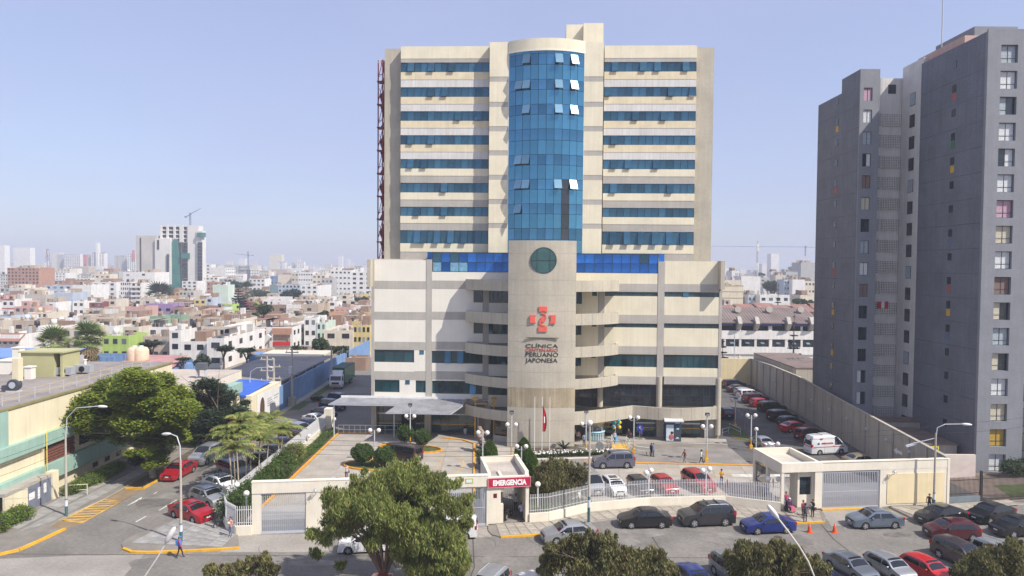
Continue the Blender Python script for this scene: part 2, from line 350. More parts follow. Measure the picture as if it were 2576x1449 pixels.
# forecourt
fc=MB().prism([(-24.3,62.2),(-2.2,64.4),(1.6,64.9),(3.6,65.2),(7.6,67.7),(13.9,69.5),(21.8,70.2),(27,68.6),(31,69),(44.3,70.8),(44.3,80),(30.2,96),(29.6,99),(-20,100.5),(-24.3,100.5)],-.02,.1,0,0,1)
fv=ob('forecourt',fc,[PBASE,KERB],kind='structure')
slabs('court_slab',[(-24.2,66.5),(-24.2,97.8)],[(-3.7,66.5),(-4.6,97.5)],8,5,.1,.132,COURT,fv,.02,.003)
slabs('court_slab',[(8.2,69.3),(9.2,84.2)],[(29.5,70.6),(31.5,83.2)],4,6,.1,.132,COURT,fv,.02,.003)
ob('drive_lane',MB().prism([(-1,80.6),(9.2,84.4),(31.6,83.4),(31.5,91),(22.5,92.0),(10,87.9),(-1,84)],.1,.128),mat('drive_concrete',(.23,.21,.19),.9,.2,.4,fine=.12),kind='structure')
ob('entrance_pavement',MB().prism([(8,98),(29.9,96),(29.2,92.9),(22,93.6),(13,92.6),(8.6,92.6)],.1,.27),COURT,kind='structure')
ob('path',MB().prism([(-4.5,95),(-2.2,92.8),(-1.9,79.6),(.8,79.6),(.8,94.8)],.1,.15),COURT,kind='structure')
mb=MB(); YO=mat('kerb_orange',(.72,.33,.02),.75,.15,1.4,fine=.15)
for p,q in(((-24.4,66),(-24.4,97.8)),((-24.4,97.8),(-19,97.9)),((-3.5,66.5),(-4.9,92.5)),((-4.9,92.5),(-6.6,94.6)),((-6.6,94.6),(-9.5,95.6))):
    mb.bar((*p,.18),(*q,.18),.2,.2)
mb.bar((9,84.55,.17),(31.5,83.45,.17),.18,.12)
ob('kerb',mb,YO,fv,kind='stuff')
mb=MB()
def arcline(c,rx,ry,a0,a1,n=16):
    P=[Vector((c[0]+rx*cos(R(a0+(a1-a0)*i/n)),c[1]+ry*sin(R(a0+(a1-a0)*i/n)),.142)) for i in range(n+1)]
    for p,q in zip(P,P[1:]): mb.bar(p,q,.13,.008)
arcline((20.0,77.6),6.2,4.2,20,200); arcline((20,77.3),4.6,2.8,10,190); arcline((-8.6,82.6),3.0,4.6,-80,95); arcline((-10.5,83),2.2,3,-60,60)
mb.bar((11.3,72.5,.142),(11.3,78,.142),.12,.008); mb.bar((17,72.5,.142),(16.6,77,.142),.12,.008); mb.bar((22.2,72.6,.142),(22,76,.142),.12,.008)
ob('road_marking',mb,YP,fv)
mb=MB().bar((25.5,79.4,.145),(33.5,79.6,.145),1.0,.006).bar((31.5,82.5,.145),(34.5,89,.145),.14,.006); ob('road_marking',mb,WP,fv)
# kerbed islands with topiary
def island(cx,cy,rx,ry,rot):
    c_,s_=cos(rot),sin(rot)
    P=[(cx+rx*cos(a)*c_-ry*sin(a)*s_,cy+rx*cos(a)*s_+ry*sin(a)*c_) for a in np.linspace(0,2*PI,25)[:-1]]
    iv=ob('planting_island',MB().prism(P,.1,.2,0,0,0),GRASSB,kind='structure'); mb=MB()
    for i in range(24): mb.bar((*P[i],.2),(*P[(i+1)%24],.2),.22,.26)
    ob('kerb',mb,YO,iv,kind='stuff')
ip=G(r5(610,580),.1); island(ip.x,ip.y,4.3,1.7,R(-14)); ip2=G(r5(330,700),.1); island(ip2.x+.7,ip2.y,3.9,1.9,R(-10))
# planter before the shaft
ob('flower_bed',MB().prism([(1.0,80.5),(1.2,90),(8.3,91.6),(10.5,88.6),(13.2,88.1),(12.6,86.6),(2.6,85.2),(1.9,80.5)],.1,.3,0,0,1),[SOIL,CREAMW],kind='structure')
ob('lawn',MB().prism([(1.9,65.6),(3.6,65.6),(7.4,68.0),(7.6,79.8),(1.9,79.8)],.1,.17,0,0,1),[GRASSB,KERB],kind='structure')
ob('planting_bed',MB().prism([(-26.6,62.2),(-24.6,61.9),(-24.6,98),(-26.6,104)],0,.22,0,0,1),[SOIL,KERB],kind='structure')
ob('grass_verge',MB().prism([(31.2,97),(33.6,95.0),(34.2,103),(32.4,106)],.1,.25,0,0,1),[GRASSB,YO],kind='structure')
# ================================================================ the clinic
HR=R(-2.23); HO=Vector((4.2,97.47,0))
hosp=thing('clinic_building','tall cream and concrete clinic with a blue glass bay and red cross emblem','clinic',HO,HR)
MH=Matrix.Translation(HO)@Matrix.Rotation(HR,4,'Z'); MI=MH.inverted()
LC=MI@Vector((0,0,CAM_H))
def HF(p,y=0.0):
    d=MI.to_3x3()@ray(*p); t=(y-LC.y)/d.y; q=LC+d*t; return q.x,q.z
def HRc(reg,x0,y0,x1,y1,y=0.0):
    xm,ym=(x0+x1)/2,(y0+y1)/2
    a=HF(reg(x0,ym),y)[0]; b=HF(reg(x1,ym),y)[0]; t=HF(reg(xm,y0),y)[1]; m=HF(reg(xm,y1),y)[1]
    return a,b,m,t            # x0,x1,z0,z1
PANES={}
def pane_mesh(w_,h_,m,th=.03):
    k=(round(w_,1),round(h_,1),m.name)
    if k not in PANES: PANES[k]=MB().box(-.5,.5,-th/2,th/2,-.5,.5).mesh('pane',m)
    return PANES[k]
def add_pane(parent,x,y,z,w_,h_,m,tilt=0.0,rz=0.0):
    o=bpy.data.objects.new('pane',pane_mesh(w_,h_,m)); col.objects.link(o); o.parent=parent; KIDS.setdefault(parent.name,[]).append(o)
    o.scale=(w_,1,h_); o.rotation_euler=(tilt,0,rz)
    if tilt: o.location=(x+sin(rz)*sin(-tilt)*h_/2*0, y-sin(-tilt)*h_/2, z+h_/2-cos(tilt)*h_/2)
    else: o.location=(x,y,z)
    return o
def window(parent,x0,x1,z0,z1,n,m,y=0.0,rows=1,opens=(),fr=.05,depth=.1,light=None,frame=FRAMED,odd=None):
    """a framed window on the plane y; panes are children"""
    mb=MB(); mb.box(x0,x1,y,y+depth,z0,z0+fr).box(x0,x1,y,y+depth,z1-fr,z1).box(x0,x0+fr,y,y+depth,z0+fr,z1-fr).box(x1-fr,x1,y,y+depth,z0+fr,z1-fr)
    w_=(x1-x0)/n
    for i in range(1,n): mb.box(x0+i*w_-fr*.4,x0+i*w_+fr*.4,y+.005,y+depth,z0+fr,z1-fr)
    for j in range(1,rows): zz=z0+(z1-z0)*j/rows; mb.box(x0+fr,x1-fr,y+.01,y+depth-.01,zz-fr*.4,zz+fr*.4)
    f=ob('window',mb,frame,parent); h=(z1-z0)/rows
    for j in range(rows):
        for i in range(n):
            mm=(odd or {}).get((i,j),m)
            add_pane(f,x0+(i+.5)*w_,y+depth*.55 if i not in opens else y-.03,z0+(j+.5)*h,w_-fr,h-fr*1.2,(light or mm) if i in opens else mm,tilt=-.22 if i in opens else 0)
    return f
def hbox(x0,x1,y0,y1,z0,z1,name,m,label=None):
    return ob(name,MB().box(x0,x1,y0,y1,z0,z1),m,hosp,label=label)
XL=HRc(r2,86,500,90,900)[0]; XR=HRc(r2,2480,500,2484,900)[1]
ztop=HF(r2(280,232))[1]; ztopR=HF(r2(2280,247))[1]
# podium core
mb=MB().box(XL,XR,.45,30,4.7,ztop-.6).box(XL+.6,XR-.6,1.6,30,0,4.7)
mb.box(XL,XR,.45,1.0,ztop-.6,ztop)
ob('podium',mb,CONC,hosp)
# columns and bands, proud of the core
def band(xa,xb,y0,y1,y=0,reg=r2,x=None,thick=.4,name='concrete_band',m=CONCG):
    a,b,z0,z1=HRc(reg,xa,y0,xb,y1,y); hbox(a,b,y,y+thick,z0,z1,name,m)
for x0,x1,y1 in((85,105,1440),(460,499,1190),(848,888,1200),(1640,1680,1040),(2045,2090,1040),(2466,2485,1050)):
    a,b,z0,z1=HRc(r2,x0,236 if x0<600 else(440 if x0<1700 else 250),x1,y1); hbox(a,b,-.03,.44,z0,z1,'column',CONCG)
LB=[(383,437),(595,648),(800,855),(1003,1060)]
RB=[(405,458),(618,672),(833,885),(1039,1093)]
for y0,y1 in LB:
    band(105,460,y0,y1); band(499,848,y0,y1)
for y0,y1 in RB:
    band(1680,2045,y0-3,y1-3); band(2090,2466,y0,y1)
def panel(x0,y0,x1,y1,m=CREAM,reg=r2,y=.02,holes=(),name='wall_panel'):
    """cream infill with openings cut as a set of boxes"""
    xs=sorted({x0,x1}|{v for h in holes for v in(h[0],h[2])}); ys=sorted({y0,y1}|{v for h in holes for v in(h[1],h[3])})
    mb=MB()
    for i in range(len(xs)-1):
        for j in range(len(ys)-1):
            cx,cy=(xs[i]+xs[i+1])/2,(ys[j]+ys[j+1])/2
            if any(h[0]<cx<h[2] and h[1]<cy<h[3] for h in holes): continue
            a,b,z0,z1=HRc(reg,xs[i],ys[j],xs[i+1],ys[j+1],y); mb.box(a,b,y,.44,z0,z1)
    return ob(name,mb,m,hosp)
def win(x0,y0,x1,y1,n,m=GLB_T,y=.14,reg=r2,**k):
    a,b,z0,z1=HRc(reg,x0,y0,x1,y1,.05); return window(hosp,a,b,z0,z1,n,m,y,**k)
# left bays
panel(105,240,460,383,CREAMW); panel(499,323,1046,383,CREAMW)
for y0,y1 in((437,595),(648,800)): panel(105,y0,460,y1,CREAMW)
panel(499,437,740,595,CREAMW); panel(499,648,740,800,CREAMW)
panel(740,437,848,595,CREAMW,holes=[(785,447,848,530)]); panel(740,648,848,800,CREAMW,holes=[(785,660,848,743)])
win(785,447,848,530,1); win(785,660,848,743,1)
panel(105,855,460,1003,CREAMW,holes=[(105,852+3,378,940),(413,858,445,887)]); panel(499,855,848,1003,CREAMW,holes=[(499,862,847,948)])
win(106,856,378,940,4); win(413,858,445,887,1,GL_STRIP,opens=(0,)); win(500,862,847,948,8,odd={(2,0):GL_STRIP,(4,0):GL_STRIP},opens=(2,4),light=GL_STRIP)
panel(105,1060,460,1190,CREAMW,holes=[(106,1061,278,1145),(316,1063,348,1092),(388,1065,457,1148)]); panel(499,1060,848,1190,CREAMW,holes=[(500,1068,845,1157)])
win(106,1061,278,1145,3); win(316,1063,348,1092,1,GL_STRIP,opens=(0,)); win(388,1065,457,1148,2); win(500,1068,845,1157,8,opens=(6,),light=GL_STRIP)
hs=[(890,450,1043,533),(888,667,1041,747),(886,882,1038,955),(885,1097,1036,1165)]
for (a,b,c,d),(y0,y1),op in zip(hs,((437,600),(648,810),(860,1035),(1060,1245)),((),(0,3),(3,),())):
    panel(888,y0,1046,y1,CREAMW,holes=[(a,b,c,d)]); win(a,b,c,d,5,opens=op,light=GL_STRIP)
panel(848,1190,888,1205,CREAMW)
# right bays
panel(1483,330,2045,402,CREAM); panel(2090,248,2466,405,CREAM)
panel(1478,440,1640,615,CREAM,holes=[(1483,458,1527,540),(1597,458,1630,486)]); panel(1476,640,1640,830,CREAM,holes=[(1480,680,1523,752),(1595,676,1627,696)]); panel(1474,850,1640,1030,CREAM,holes=[(1478,898,1521,965),(1590,895,1622,911)])
for q in((1483,458,1527,540),(1480,680,1523,752),(1478,898,1521,965)): win(*q,2,opens=(1,),light=GL_STRIP)
for q in((1597,458,1630,486),(1595,676,1627,696),(1590,895,1622,911)): win(*q,1,GL_STRIP,opens=(0,))
panel(1680,455,2045,615,holes=[(1685,458,2045,487)]); panel(2090,458,2472,618,holes=[(2090,460,2472,493)])
win(1685,458,2045,487,9); win(2090,460,2472,493,9,opens=(3,),light=GL_STRIP)
panel(1680,669,2043,830,holes=[(1680,673,2043,702)]); panel(2088,672,2468,833,holes=[(2088,675,2468,708)])
win(1680,673,2043,702,9); win(2088,675,2468,708,9)
panel(1678,882,2040,1037,holes=[(1678,885,2040,972)]); panel(2084,885,2464,1039,holes=[(2084,889,2463,980)])
win(1678,885,2040,972,9); win(2084,889,2463,980,9)
for q,n in(((1474,1118,1633,1250),4),((1674,1094,2038,1246),9),((2079,1102,2444,1245),9)): win(*q,n,GLIT,y=.3,rows=2)
for x0,x1,y0,y1 in((1634,1672,1040,1246),(2038,2078,1040,1246),(2444,2482,1050,1440)):
    a,b,z0,z1=HRc(r2,x0,y0,x1,y1,-.1); ob('round_column',MB().cyl((a+b)/2,.15,max(0,z0),z1,(b-a)/2,16),CONC,hosp)
hbox(XR-2.0,XR+.02,.5,1.2,0,11.6,'column',CONCG)
# royal blue glazing on the podium roof edge
a,b,z0,z1=HRc(r2,505,190,1046,321); ROYB=z0
def royal(xa,xb,za,zb,n,curt):
    mb=MB(); nh=(zb-za)
    f=window(hosp,xa,xb,za,zb,n,GL_ROYAL,.05,rows=2,fr=.05,odd=curt); return f
CURT=mat('glass_curtain',(.17,.36,.50),.25,.35,2.5,spec=.6)
royal(a,b,z0,z1,9,{(0,0):CURT,(2,0):CURT,(3,0):CURT,(2,1):GL_STRIP,(0,1):GL_STRIP})
hbox(a-.7,b,.12,3.3,z1,z1+.06,'roof_edge',FRAMED); ob('window_return',MB().box(a-.75,a-.06,.06,.12,z1-1.3,z1),GL_ROYAL,hosp)
a2,b2,z0b,z1b=HRc(r2,1487,199,2050,329); royal(a2,b2,z0b,z1b,9,{(7,1):GL_STRIP})
hbox(a2,b2+.9,.12,3.3,z1b,z1b+.06,'roof_edge',FRAMED); ob('window_return',MB().box(b2+.06,b2+.85,.06,.12,z1b-1.1,z1b),GL_ROYAL,hosp)
# corner fins
a,b,z0,z1=HRc(r2,2446,246,2506,442,-1.4); hbox(b-.55,b,-1.45,.9,z0,z1,'fin',CONC); 
a,b,z0,z1=HRc(r2,56,236,88,424,-1.2); hbox(a,a+.5,-1.3,.9,z0,z1,'fin',CONC)
# ---- tower
TY=4.0; TW=2.9; TC=1.5
tl,_,_,ztt=HRc(r1,176,253,180,800,TY); _,tr,_,ztR=HRc(r1,2400,222,2433,400,TY)
zt=(ztt+ztR)/2
mb=MB().box(tl,tr,TY,26,ztop-1,zt); ob('tower',mb,CONC,hosp)
wl,wr=HRc(r1,286,600,890,700,TW)[:2]; wl2,wr2=HRc(r1,1678,600,2308,700,TW)[:2]
rowsL=[(345,410),(512,577),(676,741),(840,903),(1002,1066),(1164,1230),(1327,1390),(1487,1576)]
rowsR=[(322,390),(495,565),(662,731),(829,897),(997,1064),(1163,1230),(1330,1395),(1494,1586)]
zr=[]
for (c,d),(e,f) in zip(rowsL,rowsR):
    p=HF(r1(588,c),TW)[1],HF(r1(588,d),TW)[1]; q=HF(r1(1990,e),TW)[1],HF(r1(1990,f),TW)[1]
    zr.append(((p[0]+q[0])/2,(p[1]+q[1])/2))
PEEL=mat('peeling_cream',(.72,.62,.42),.85,.10,.7,streak=.1); BLEACH=mat('bleached_band',(.66,.64,.60),.85,.08,.5,streak=.16)
opensL=[(1,4,7),(4,6),(8,11),(1,4),(1,3),(6,),(2,6),(2,3,5,7,9)]
opensR=[(1,5,7,11),(0,9,12),(4,8),(1,),(1,3,7),(1,9),(),(1,3,5,7,9,11)]
for side,(xa,xb),ops in((0,(wl,wr),opensL),(1,(wl2,wr2),opensR)):
    hbox(xa,xb,TW,TY,zr[0][0]+.55,zt-.02,'parapet_band',CREAM); hbox(xa,xb,TW+.03,TY,zr[0][0],zr[0][0]+.55,'concrete_band',CONCG)
    for k,(za,zb) in enumerate(zr):
        window(hosp,xa,xb,zb,za,13,GL_STRIP,TW+.08,opens=ops[k],light=GL_STRIP,fr=.045,odd={(i,0):GL_BLUE for i in ops[k]})
        zn=zr[k+1][0] if k<7 else ROYB+1.6
        mid=zb-(zb-zn)*.50
        hbox(xa,xb,TW,TY,mid,zb,'spandrel',CREAM if k>3 else PEEL); hbox(xa,xb,TW+.035,TY,zn,mid,'concrete_band',CONCG if k>3 else BLEACH)
# central piers with bands
pl=HRc(r1,893,600,1022,700,TC)[:2]; pr=HRc(r1,1541,600,1672,700,TC)[:2]
zp=HF(r1(960,196),TC)[1]
for xa,xb in(pl,pr):
    zz=[zp]
    hbox(xa,xb,TC+.03,TY+2,ztop-.5,zp,'pier',CONCG)
    for k,(za,zb) in enumerate(zr):
        mid=zb-.5*3.4/2*0-1.05
        top=zp if k==0 else zr[k-1][1]-1.05-.72
        ob('wall_panel',MB().box(xa,xb,TC,TC+.2,(zb-1.05) if k<7 else ROYB+1.5,top),CREAM,hosp)
# cylinder curtain wall
ca,cb=HRc(r1,1026,600,1541,700,TC)[:2]; cx=(ca+cb)/2; hw=(cb-ca)/2; sg=1.6; CRr=(hw*hw+sg*sg)/(2*sg); cyc=TC+CRr-sg
def cyp(t,dr=0): # t in -1..1
    a=math.asin(hw/CRr)*t; return cx+(CRr+dr)*sin(a), cyc-(CRr+dr)*cos(a), a
ys=[243,272,348,450,520,620,690,790,867,965,1037,1135,1205,1303,1373,1472,1549,1640]
zs=[HF(r1(1285,y),TC-sg)[1] for y in ys]
mb=MB(); n=24
for i in range(n):
    p,q=cyp(-1+2*i/n,-.12),cyp(-1+2*(i+1)/n,-.12); mb.quad((p[0],p[1],zs[-1]),(q[0],q[1],zs[-1]),(q[0],q[1],zs[0]),(p[0],p[1],zs[0]))
cw=ob('curtain_wall',mb,FRAMED,hosp)
opened={(1,2),(1,6),(1,8),(3,1),(3,3-1),(3,6),(3,8),(5,2),(5,6),(5,8),(9,1),(9,2+0),(11,1),(11,2),(11,6),(11,8),(13,1)}
dark={(11,7),(12,7),(13,7),(14,7),(15,7)}
GL_SP=mat('glass_spandrel',(.09,.275,.40),.12,.10,.9,metal=.75,objvar=.12); GL_OP=mat('glass_open',(.13,.25,.35),.32,.08,.8,metal=.55,objvar=.25)
for j in range(len(zs)-1):
    for i in range(10):
        p,q=cyp(-1+.2*i),cyp(-1+.2*(i+1)); w_=math.dist(p[:2],q[:2]); a=(p[2]+q[2])/2
        h=zs[j]-zs[j+1]; m=GL_SP if j%2==0 else GL_BLUE
        op=(j,i) in opened; m=GL_OP if op else(GLIT if (j,i) in dark else m)
        o=add_pane(cw,0,0,0,w_-.05,h-.05,m)
        Rm=Matrix.Rotation(a,3,'Z'); mx,my=(p[0]+q[0])/2,(p[1]+q[1])/2; zc=(zs[j]+zs[j+1])/2
        if op:
            tl_=-R(22); off=Rm@Vector((0,-sin(-tl_)*h/2,0)); o.rotation_euler=(tl_,0,a); o.location=(mx+off.x,my+off.y-.06,zs[j]-cos(tl_)*h/2)
        else:
            o.rotation_euler=(rnd.gauss(0,.006),0,a+rnd.gauss(0,.006)); o.location=(mx,my,zc)
def arcband(mb,fn,z0,z1,n,th,m=0,ta=-1,tb=1):
    for i in range(n):
        t0,t1=ta+(tb-ta)*i/n,ta+(tb-ta)*(i+1)/n; p,q=fn(t0,0),fn(t1,0); pi,qi=fn(t0,-th),fn(t1,-th)
        vs=[(p[0],p[1],z0),(q[0],q[1],z0),(qi[0],qi[1],z0),(pi[0],pi[1],z0),(p[0],p[1],z1),(q[0],q[1],z1),(qi[0],qi[1],z1),(pi[0],pi[1],z1)]
        fs=[(3,2,1,0),(4,5,6,7),(0,1,5,4),(2,3,7,6)]
        if i==0: fs.append((3,0,4,7))
        if i==n-1: fs.append((1,2,6,5))
        mb.add(vs,fs,m)
    return mb
zc2=HF(r1(1285,168),TC-sg)[1]
ob('curved_parapet',arcband(MB(),lambda t,d:cyp(t,.12+d),zs[0],zc2,24,.4),CREAM,hosp)
ob('bay_trim',arcband(MB(),lambda t,d:cyp(t,.16+d),zs[0]-.22,zs[0]-.01,24,.2),CREAMW,hosp)
hbox(pl[1],ca+.02,TC-.02,TC+1,zs[-1],zc2-.8,'bay_trim',CREAMW); hbox(cb-.02,pr[0],TC-.02,TC+1,zs[-1],zc2-.8,'bay_trim',CREAMW)
hbox(ca,cb,TC+.5,TY+6,zt-.2,zc2-.3,'bay_roof',CONC)
q0=HRc(r1,1421,76,1537,190,8); q1=HRc(r1,1538,66,1675,190,7)
ob('lift_house',MB().box(q0[0],q0[1],8,13,zt,q0[3]).box(q1[0],q1[1],7,13,zt,q1[3]),CREAM,hosp)
# ---- curved shaft and balcony rings
RC=7.8; RR=14.0
def ringp(R_0):
    return lambda u,d=0: ((R_0+d)*sin(u), RC-(R_0+d)*cos(u))
SR=14.7; su=math.asin(4.45/SR)
zsh=HF(r2(1265,106),RC-SR)[1]
mb=MB(); n=18; fn=ringp(SR)
arc_=[fn(-su+2*su*i/n) for i in range(n+1)]
mb.prism(arc_+[(arc_[-1][0],.46),(arc_[0][0],.46)],0,zsh)
shaft=ob('concrete_shaft',mb,CONC,hosp)
STAIN=mat('stained_concrete',(.40,.33,.22),.85,.2,.4,streak=.35,fine=.08)
z0,z1=HF(r2(1255,1252),RC-SR)[1],HF(r2(1255,1118),RC-SR)[1]
ob('stained_band',arcband(MB(),lambda t,d:ringp(SR+.012)(t*su,d),z0,z1,18,.01),STAIN,hosp)
mb=MB()
for y in(195,378,480,590,690,800,905,1010,1118,1252,1340):
    z=HF(r2(1255,y),RC-SR)[1]; arcband(mb,lambda t,d:ringp(SR+.006)(t*su,d),z-.012,z+.012,18,.004)
ob('pour_joint',mb,mat('joint_line',(.27,.235,.18),.9,.1),shaft,kind='stuff')
rz=[]
for a,b,c,d in((368,440,377,448),(580,652,592,665),(788,857,806,872),(995,1049,1013,1087),(1205,1270,1240,1335)):
    zL=HF(r2(742,a),1.2)[1],HF(r2(742,b),1.2)[1]; zR=HF(r2(1790,c),1.0)[1],HF(r2(1790,d),1.0)[1]; rz.append((zL,zR))
for k,(zL,zR) in enumerate(rz):
    for s in(-1,1):
        if k==4 and s==1: continue
        z1,z0=zL if k==4 else ((zL[0]+zR[0])/2,(zL[1]+zR[1])/2)
        ua=su*1.0; ub=math.asin(10.6/RR); mb=MB(); n=14
        us=[s*(ua+(ub-ua)*i/n) for i in range(n+1)]
        arcband(mb,lambda t,d:ringp(RR)(s*(ua+(ub-ua)*(t+1)/2),d),z0,z1,n,.28)
        P=[ringp(RR-.28)(u) for u in us]
        mb.prism(P+[(P[-1][0],.5),(P[0][0],.5)],z0+.02,z0+.32)
        e=ringp(RR)(us[-1]); ei=ringp(RR-.3)(us[-1]); mb.box(min(e[0],e[0]-s*.28),max(e[0],e[0]-s*.28),e[1],.5,z0+.003,z1-.003)
        o=ob('balcony_band',mb,CONC,hosp)
        jm=MB()
        for i in range(2,n,3):
            p=ringp(RR+.008)(us[i]); t=Vector((cos(us[i]),sin(us[i]),0)); a=Vector((*p,z0)); jm.quad(a-t*.02,a+t*.02,a+t*.02+Vector((0,0,z1-z0)),a-t*.02+Vector((0,0,z1-z0)))
        ob('pour_joint',jm,MATS['joint_line'],o,kind='stuff')
# right: wavy first-floor band over the entrance
zw0=HF(r2(1960,1335),-2)[1]; zw1=HF(r2(1960,1250),-2)[1]
xe=HF(r2(2450,1290),-1.6)[0]
def wave(t):
    x=4.3+(xe-4.3)*t; 
    y=-5.9+5.0*min(1,t/.42)**1.2 if t<.42 else -.9-1.3*max(0,sin(PI*(t-.42)/.58))**1.3
    return x,y
n=40; P=[wave(i/n) for i in range(n+1)]; mb=MB()
for p,q in zip(P,P[1:]):
    vs=[(p[0],p[1],zw0),(q[0],q[1],zw0),(q[0],q[1]+.3,zw0),(p[0],p[1]+.3,zw0),(p[0],p[1],zw1),(q[0],q[1],zw1),(q[0],q[1]+.3,zw1),(p[0],p[1]+.3,zw1)]
    mb.add(vs,[(3,2,1,0),(4,5,6,7),(0,1,5,4),(2,3,7,6)])
mb.prism([(p[0],p[1]+.29) for p in P]+[(P[-1][0],1.0),(P[0][0],1.0)],zw0+.1,zw0+.5); mb.box(P[-1][0]-.01,P[-1][0]+.2,P[-1][1],.6,zw0,zw1)
wb=ob('balcony_band',mb,CONC,hosp)
jm=MB()
for i in range(3,n,3): p=P[i]; jm.box(p[0]-.015,p[0]+.015,p[1]-.012,p[1]+.05,zw0+.01,zw1-.01)
ob('pour_joint',jm,MATS['joint_line'],wb,kind='stuff')
# ground floor glazing right: glass, white rail, yellow strip, columns
GY=mat('yellow_strip',(.75,.42,.05),.5,0); GW=mat('frosted_strip',(.62,.66,.68),.4,.1,2)
def shopfront(x0,x1,z1,n,y,white=True,door=None):
    f=window(hosp,x0,x1,.27,z1,n,GLB_T,y,rows=1,fr=.06,odd={(i,0):DARK for i in(door or ())})
    if white: ob('glass_strip',MB().box(x0+.05,x1-.05,y-.015,y+.02,z1*.62,z1*.62+.22),GW,hosp)
    ob('glass_strip',MB().box(x0+.05,x1-.05,y-.02,y+.02,1.30,1.40),GY,hosp)
xs=[HF(r5(x,440),1.0)[0] for x in(1905,2060,2150,2288,2333,2468)]
gy=.95
for (xa,xb,nn) in((xs[0],xs[1],2),(xs[2],xs[3],3),(xs[4],xs[5]+2.6,5)): shopfront(xa,xb,zw0,nn,gy)
hbox(xs[1],xs[2],gy+.6,gy+.8,.27,zw0,'doorway',DARK)
for xa,xb in((xs[0]-.9,xs[0]-.05),(xs[3],xs[4])): hbox(xa,xb,-.1,.9,.1,zw0+.2,'column',CONC)
hbox(4.5,xs[0]-.9,gy+1.2,gy+1.4,.1,zw0,'recess_wall',mat('tan_wall',(.42,.30,.18),.8,.1))
# left ground floor under the canopy
zc0=HF(r2(300,1200))[1]
gx=[HF(r2(x,1380),.9)[0] for x in(104,292,388,456,497,800)]
shopfront(gx[0],gx[1],4.3,3,.9); hbox(gx[1],gx[2],1.5,1.6,0,4.3,'doorway',DARK); shopfront(gx[2],gx[3],4.3,1,.9); shopfront(gx[4],gx[5],4.3,5,.9)
hbox(XL,gx[5]+1.6,.42,1.5,4.3,4.95,'concrete_band',CONCG)
for xa,xb in((XL,XL+.7),(gx[3],gx[4]),(gx[5]+1.3,gx[5]+2.2)): hbox(xa,xb,-.02,.9,0,4.35,'column',CONC)
a=ringp(12.6); us=[-su-.02-(.50-su)*i/10*1.0 for i in range(11)]
mb=MB()
for u,v in zip(us,us[1:]):
    p,q=a(u),a(v); mb.quad((q[0],q[1],.9),(p[0],p[1],.9),(p[0],p[1],4.4),(q[0],q[1],4.4)); 
f=ob('curved_glazing',mb,GLIT,hosp); mb=MB()
for u,v in zip(us,us[1:]):
    p,q=ringp(12.9)(u),ringp(12.9)(v); mb.bar((q[0],q[1],.5),(p[0],p[1],.5),.25,1.0)
ob('plinth',mb,CONCG,hosp)
# canopy of corrugated steel
cz=5.0
def canopy(poly_back,poly_front,zb,zf,name='entrance_canopy'):
    (x0,y0),(x1,y1)=poly_back; (x2,y2),(x3,y3)=poly_front; n=int(abs(x3-x2)/.35); rows=[]
    for i in range(n*2+1):
        t=i/(n*2); h=.045*(i%2); rows.append([(x2+(x3-x2)*t,y2+(y3-y2)*t,zf+h),(x0+(x1-x0)*t,y0+(y1-y0)*t,zb+h)])
    mb=MB().grid(rows,0,False); o=ob(name,mb,GALV,hosp)
    mb=MB().bar((x2,y2,zf-.06),(x3,y3,zf-.06),.06,.12).bar((x2,y2,zf-.06),(x0,y0,zb-.06),.06,.12).bar((x3,y3,zf-.06),(x1,y1,zb-.06),.06,.12)
    for i in range(1,5): t=i/5; mb.bar((x2+(x3-x2)*t,y2,zf-.05),(x0+(x1-x0)*t,y0,zb-.05),.06,.08)
    ob('canopy_frame',mb,STEEL,o)
canopy([(-28.4,-.06),(-10.6,-.06)],[(-29.3,-3.2),(-10.9,-3.2)],5.15,4.78)
canopy([(-19.7,-3.0),(-10.7,-3.0)],[(-20.6,-6.6),(-11.9,-6.6)],4.86,4.45)
mb=MB().bar((-28.4,-.1,5.3),(-10.5,-.1,5.3),.12,.3); ob('canopy_flashing',mb,WHITE,hosp)
for x in(-28.6,-20.2): mb=MB().cyl(x,-2.9,0,4.7,.09); ob('canopy_post',mb,STEEL,hosp)
# round window, emblem, lettering
cxw,czw=HF(r2(1265,242),RC-SR); rad=86*K*92/1750
mb=MB(); y=RC-SR-.015
P=[(cxw+rad*cos(a),y,czw+rad*sin(a)) for a in np.linspace(0,2*PI,37)[:-1]]
GGRN=mat('glass_green',(.055,.13,.12),.07,.25,.5,metal=.35)
mb.add(P,[tuple(range(35,-1,-1))]); rw=ob('round_window',mb,GGRN,hosp); mb=MB()
for k in range(36): mb.bar(P[k],P[(k+1)%36],.06,.09)
for dx in(-rad*.5,rad*.5): mb.box(cxw+dx-.03,cxw+dx+.03,y-.04,y-.005,czw-rad*.86,czw+rad*.86)
mb.box(cxw-rad,cxw+rad,y-.042,y-.006,czw-.03,czw+.03); ob('frame',mb,FRAMED,rw)
EMB=mat('emblem_red',(.78,.13,.09),.45,.05); LETK=mat('letter_black',(.03,.028,.025),.5,0); LETR=mat('letter_red',(.48,.07,.05),.5,0)
ex,ez=HF(r2(1260,644),RC-SR); s=K*92/1750*1.409; ey=RC-SR-.13     # unit: zoom pixel of the emblem crop -> metres
s=2.731/1.0*0+ .67382/2.731*92/1750
def EM(x,y): return ex+(x-348)*s, ez-(y-247)*s
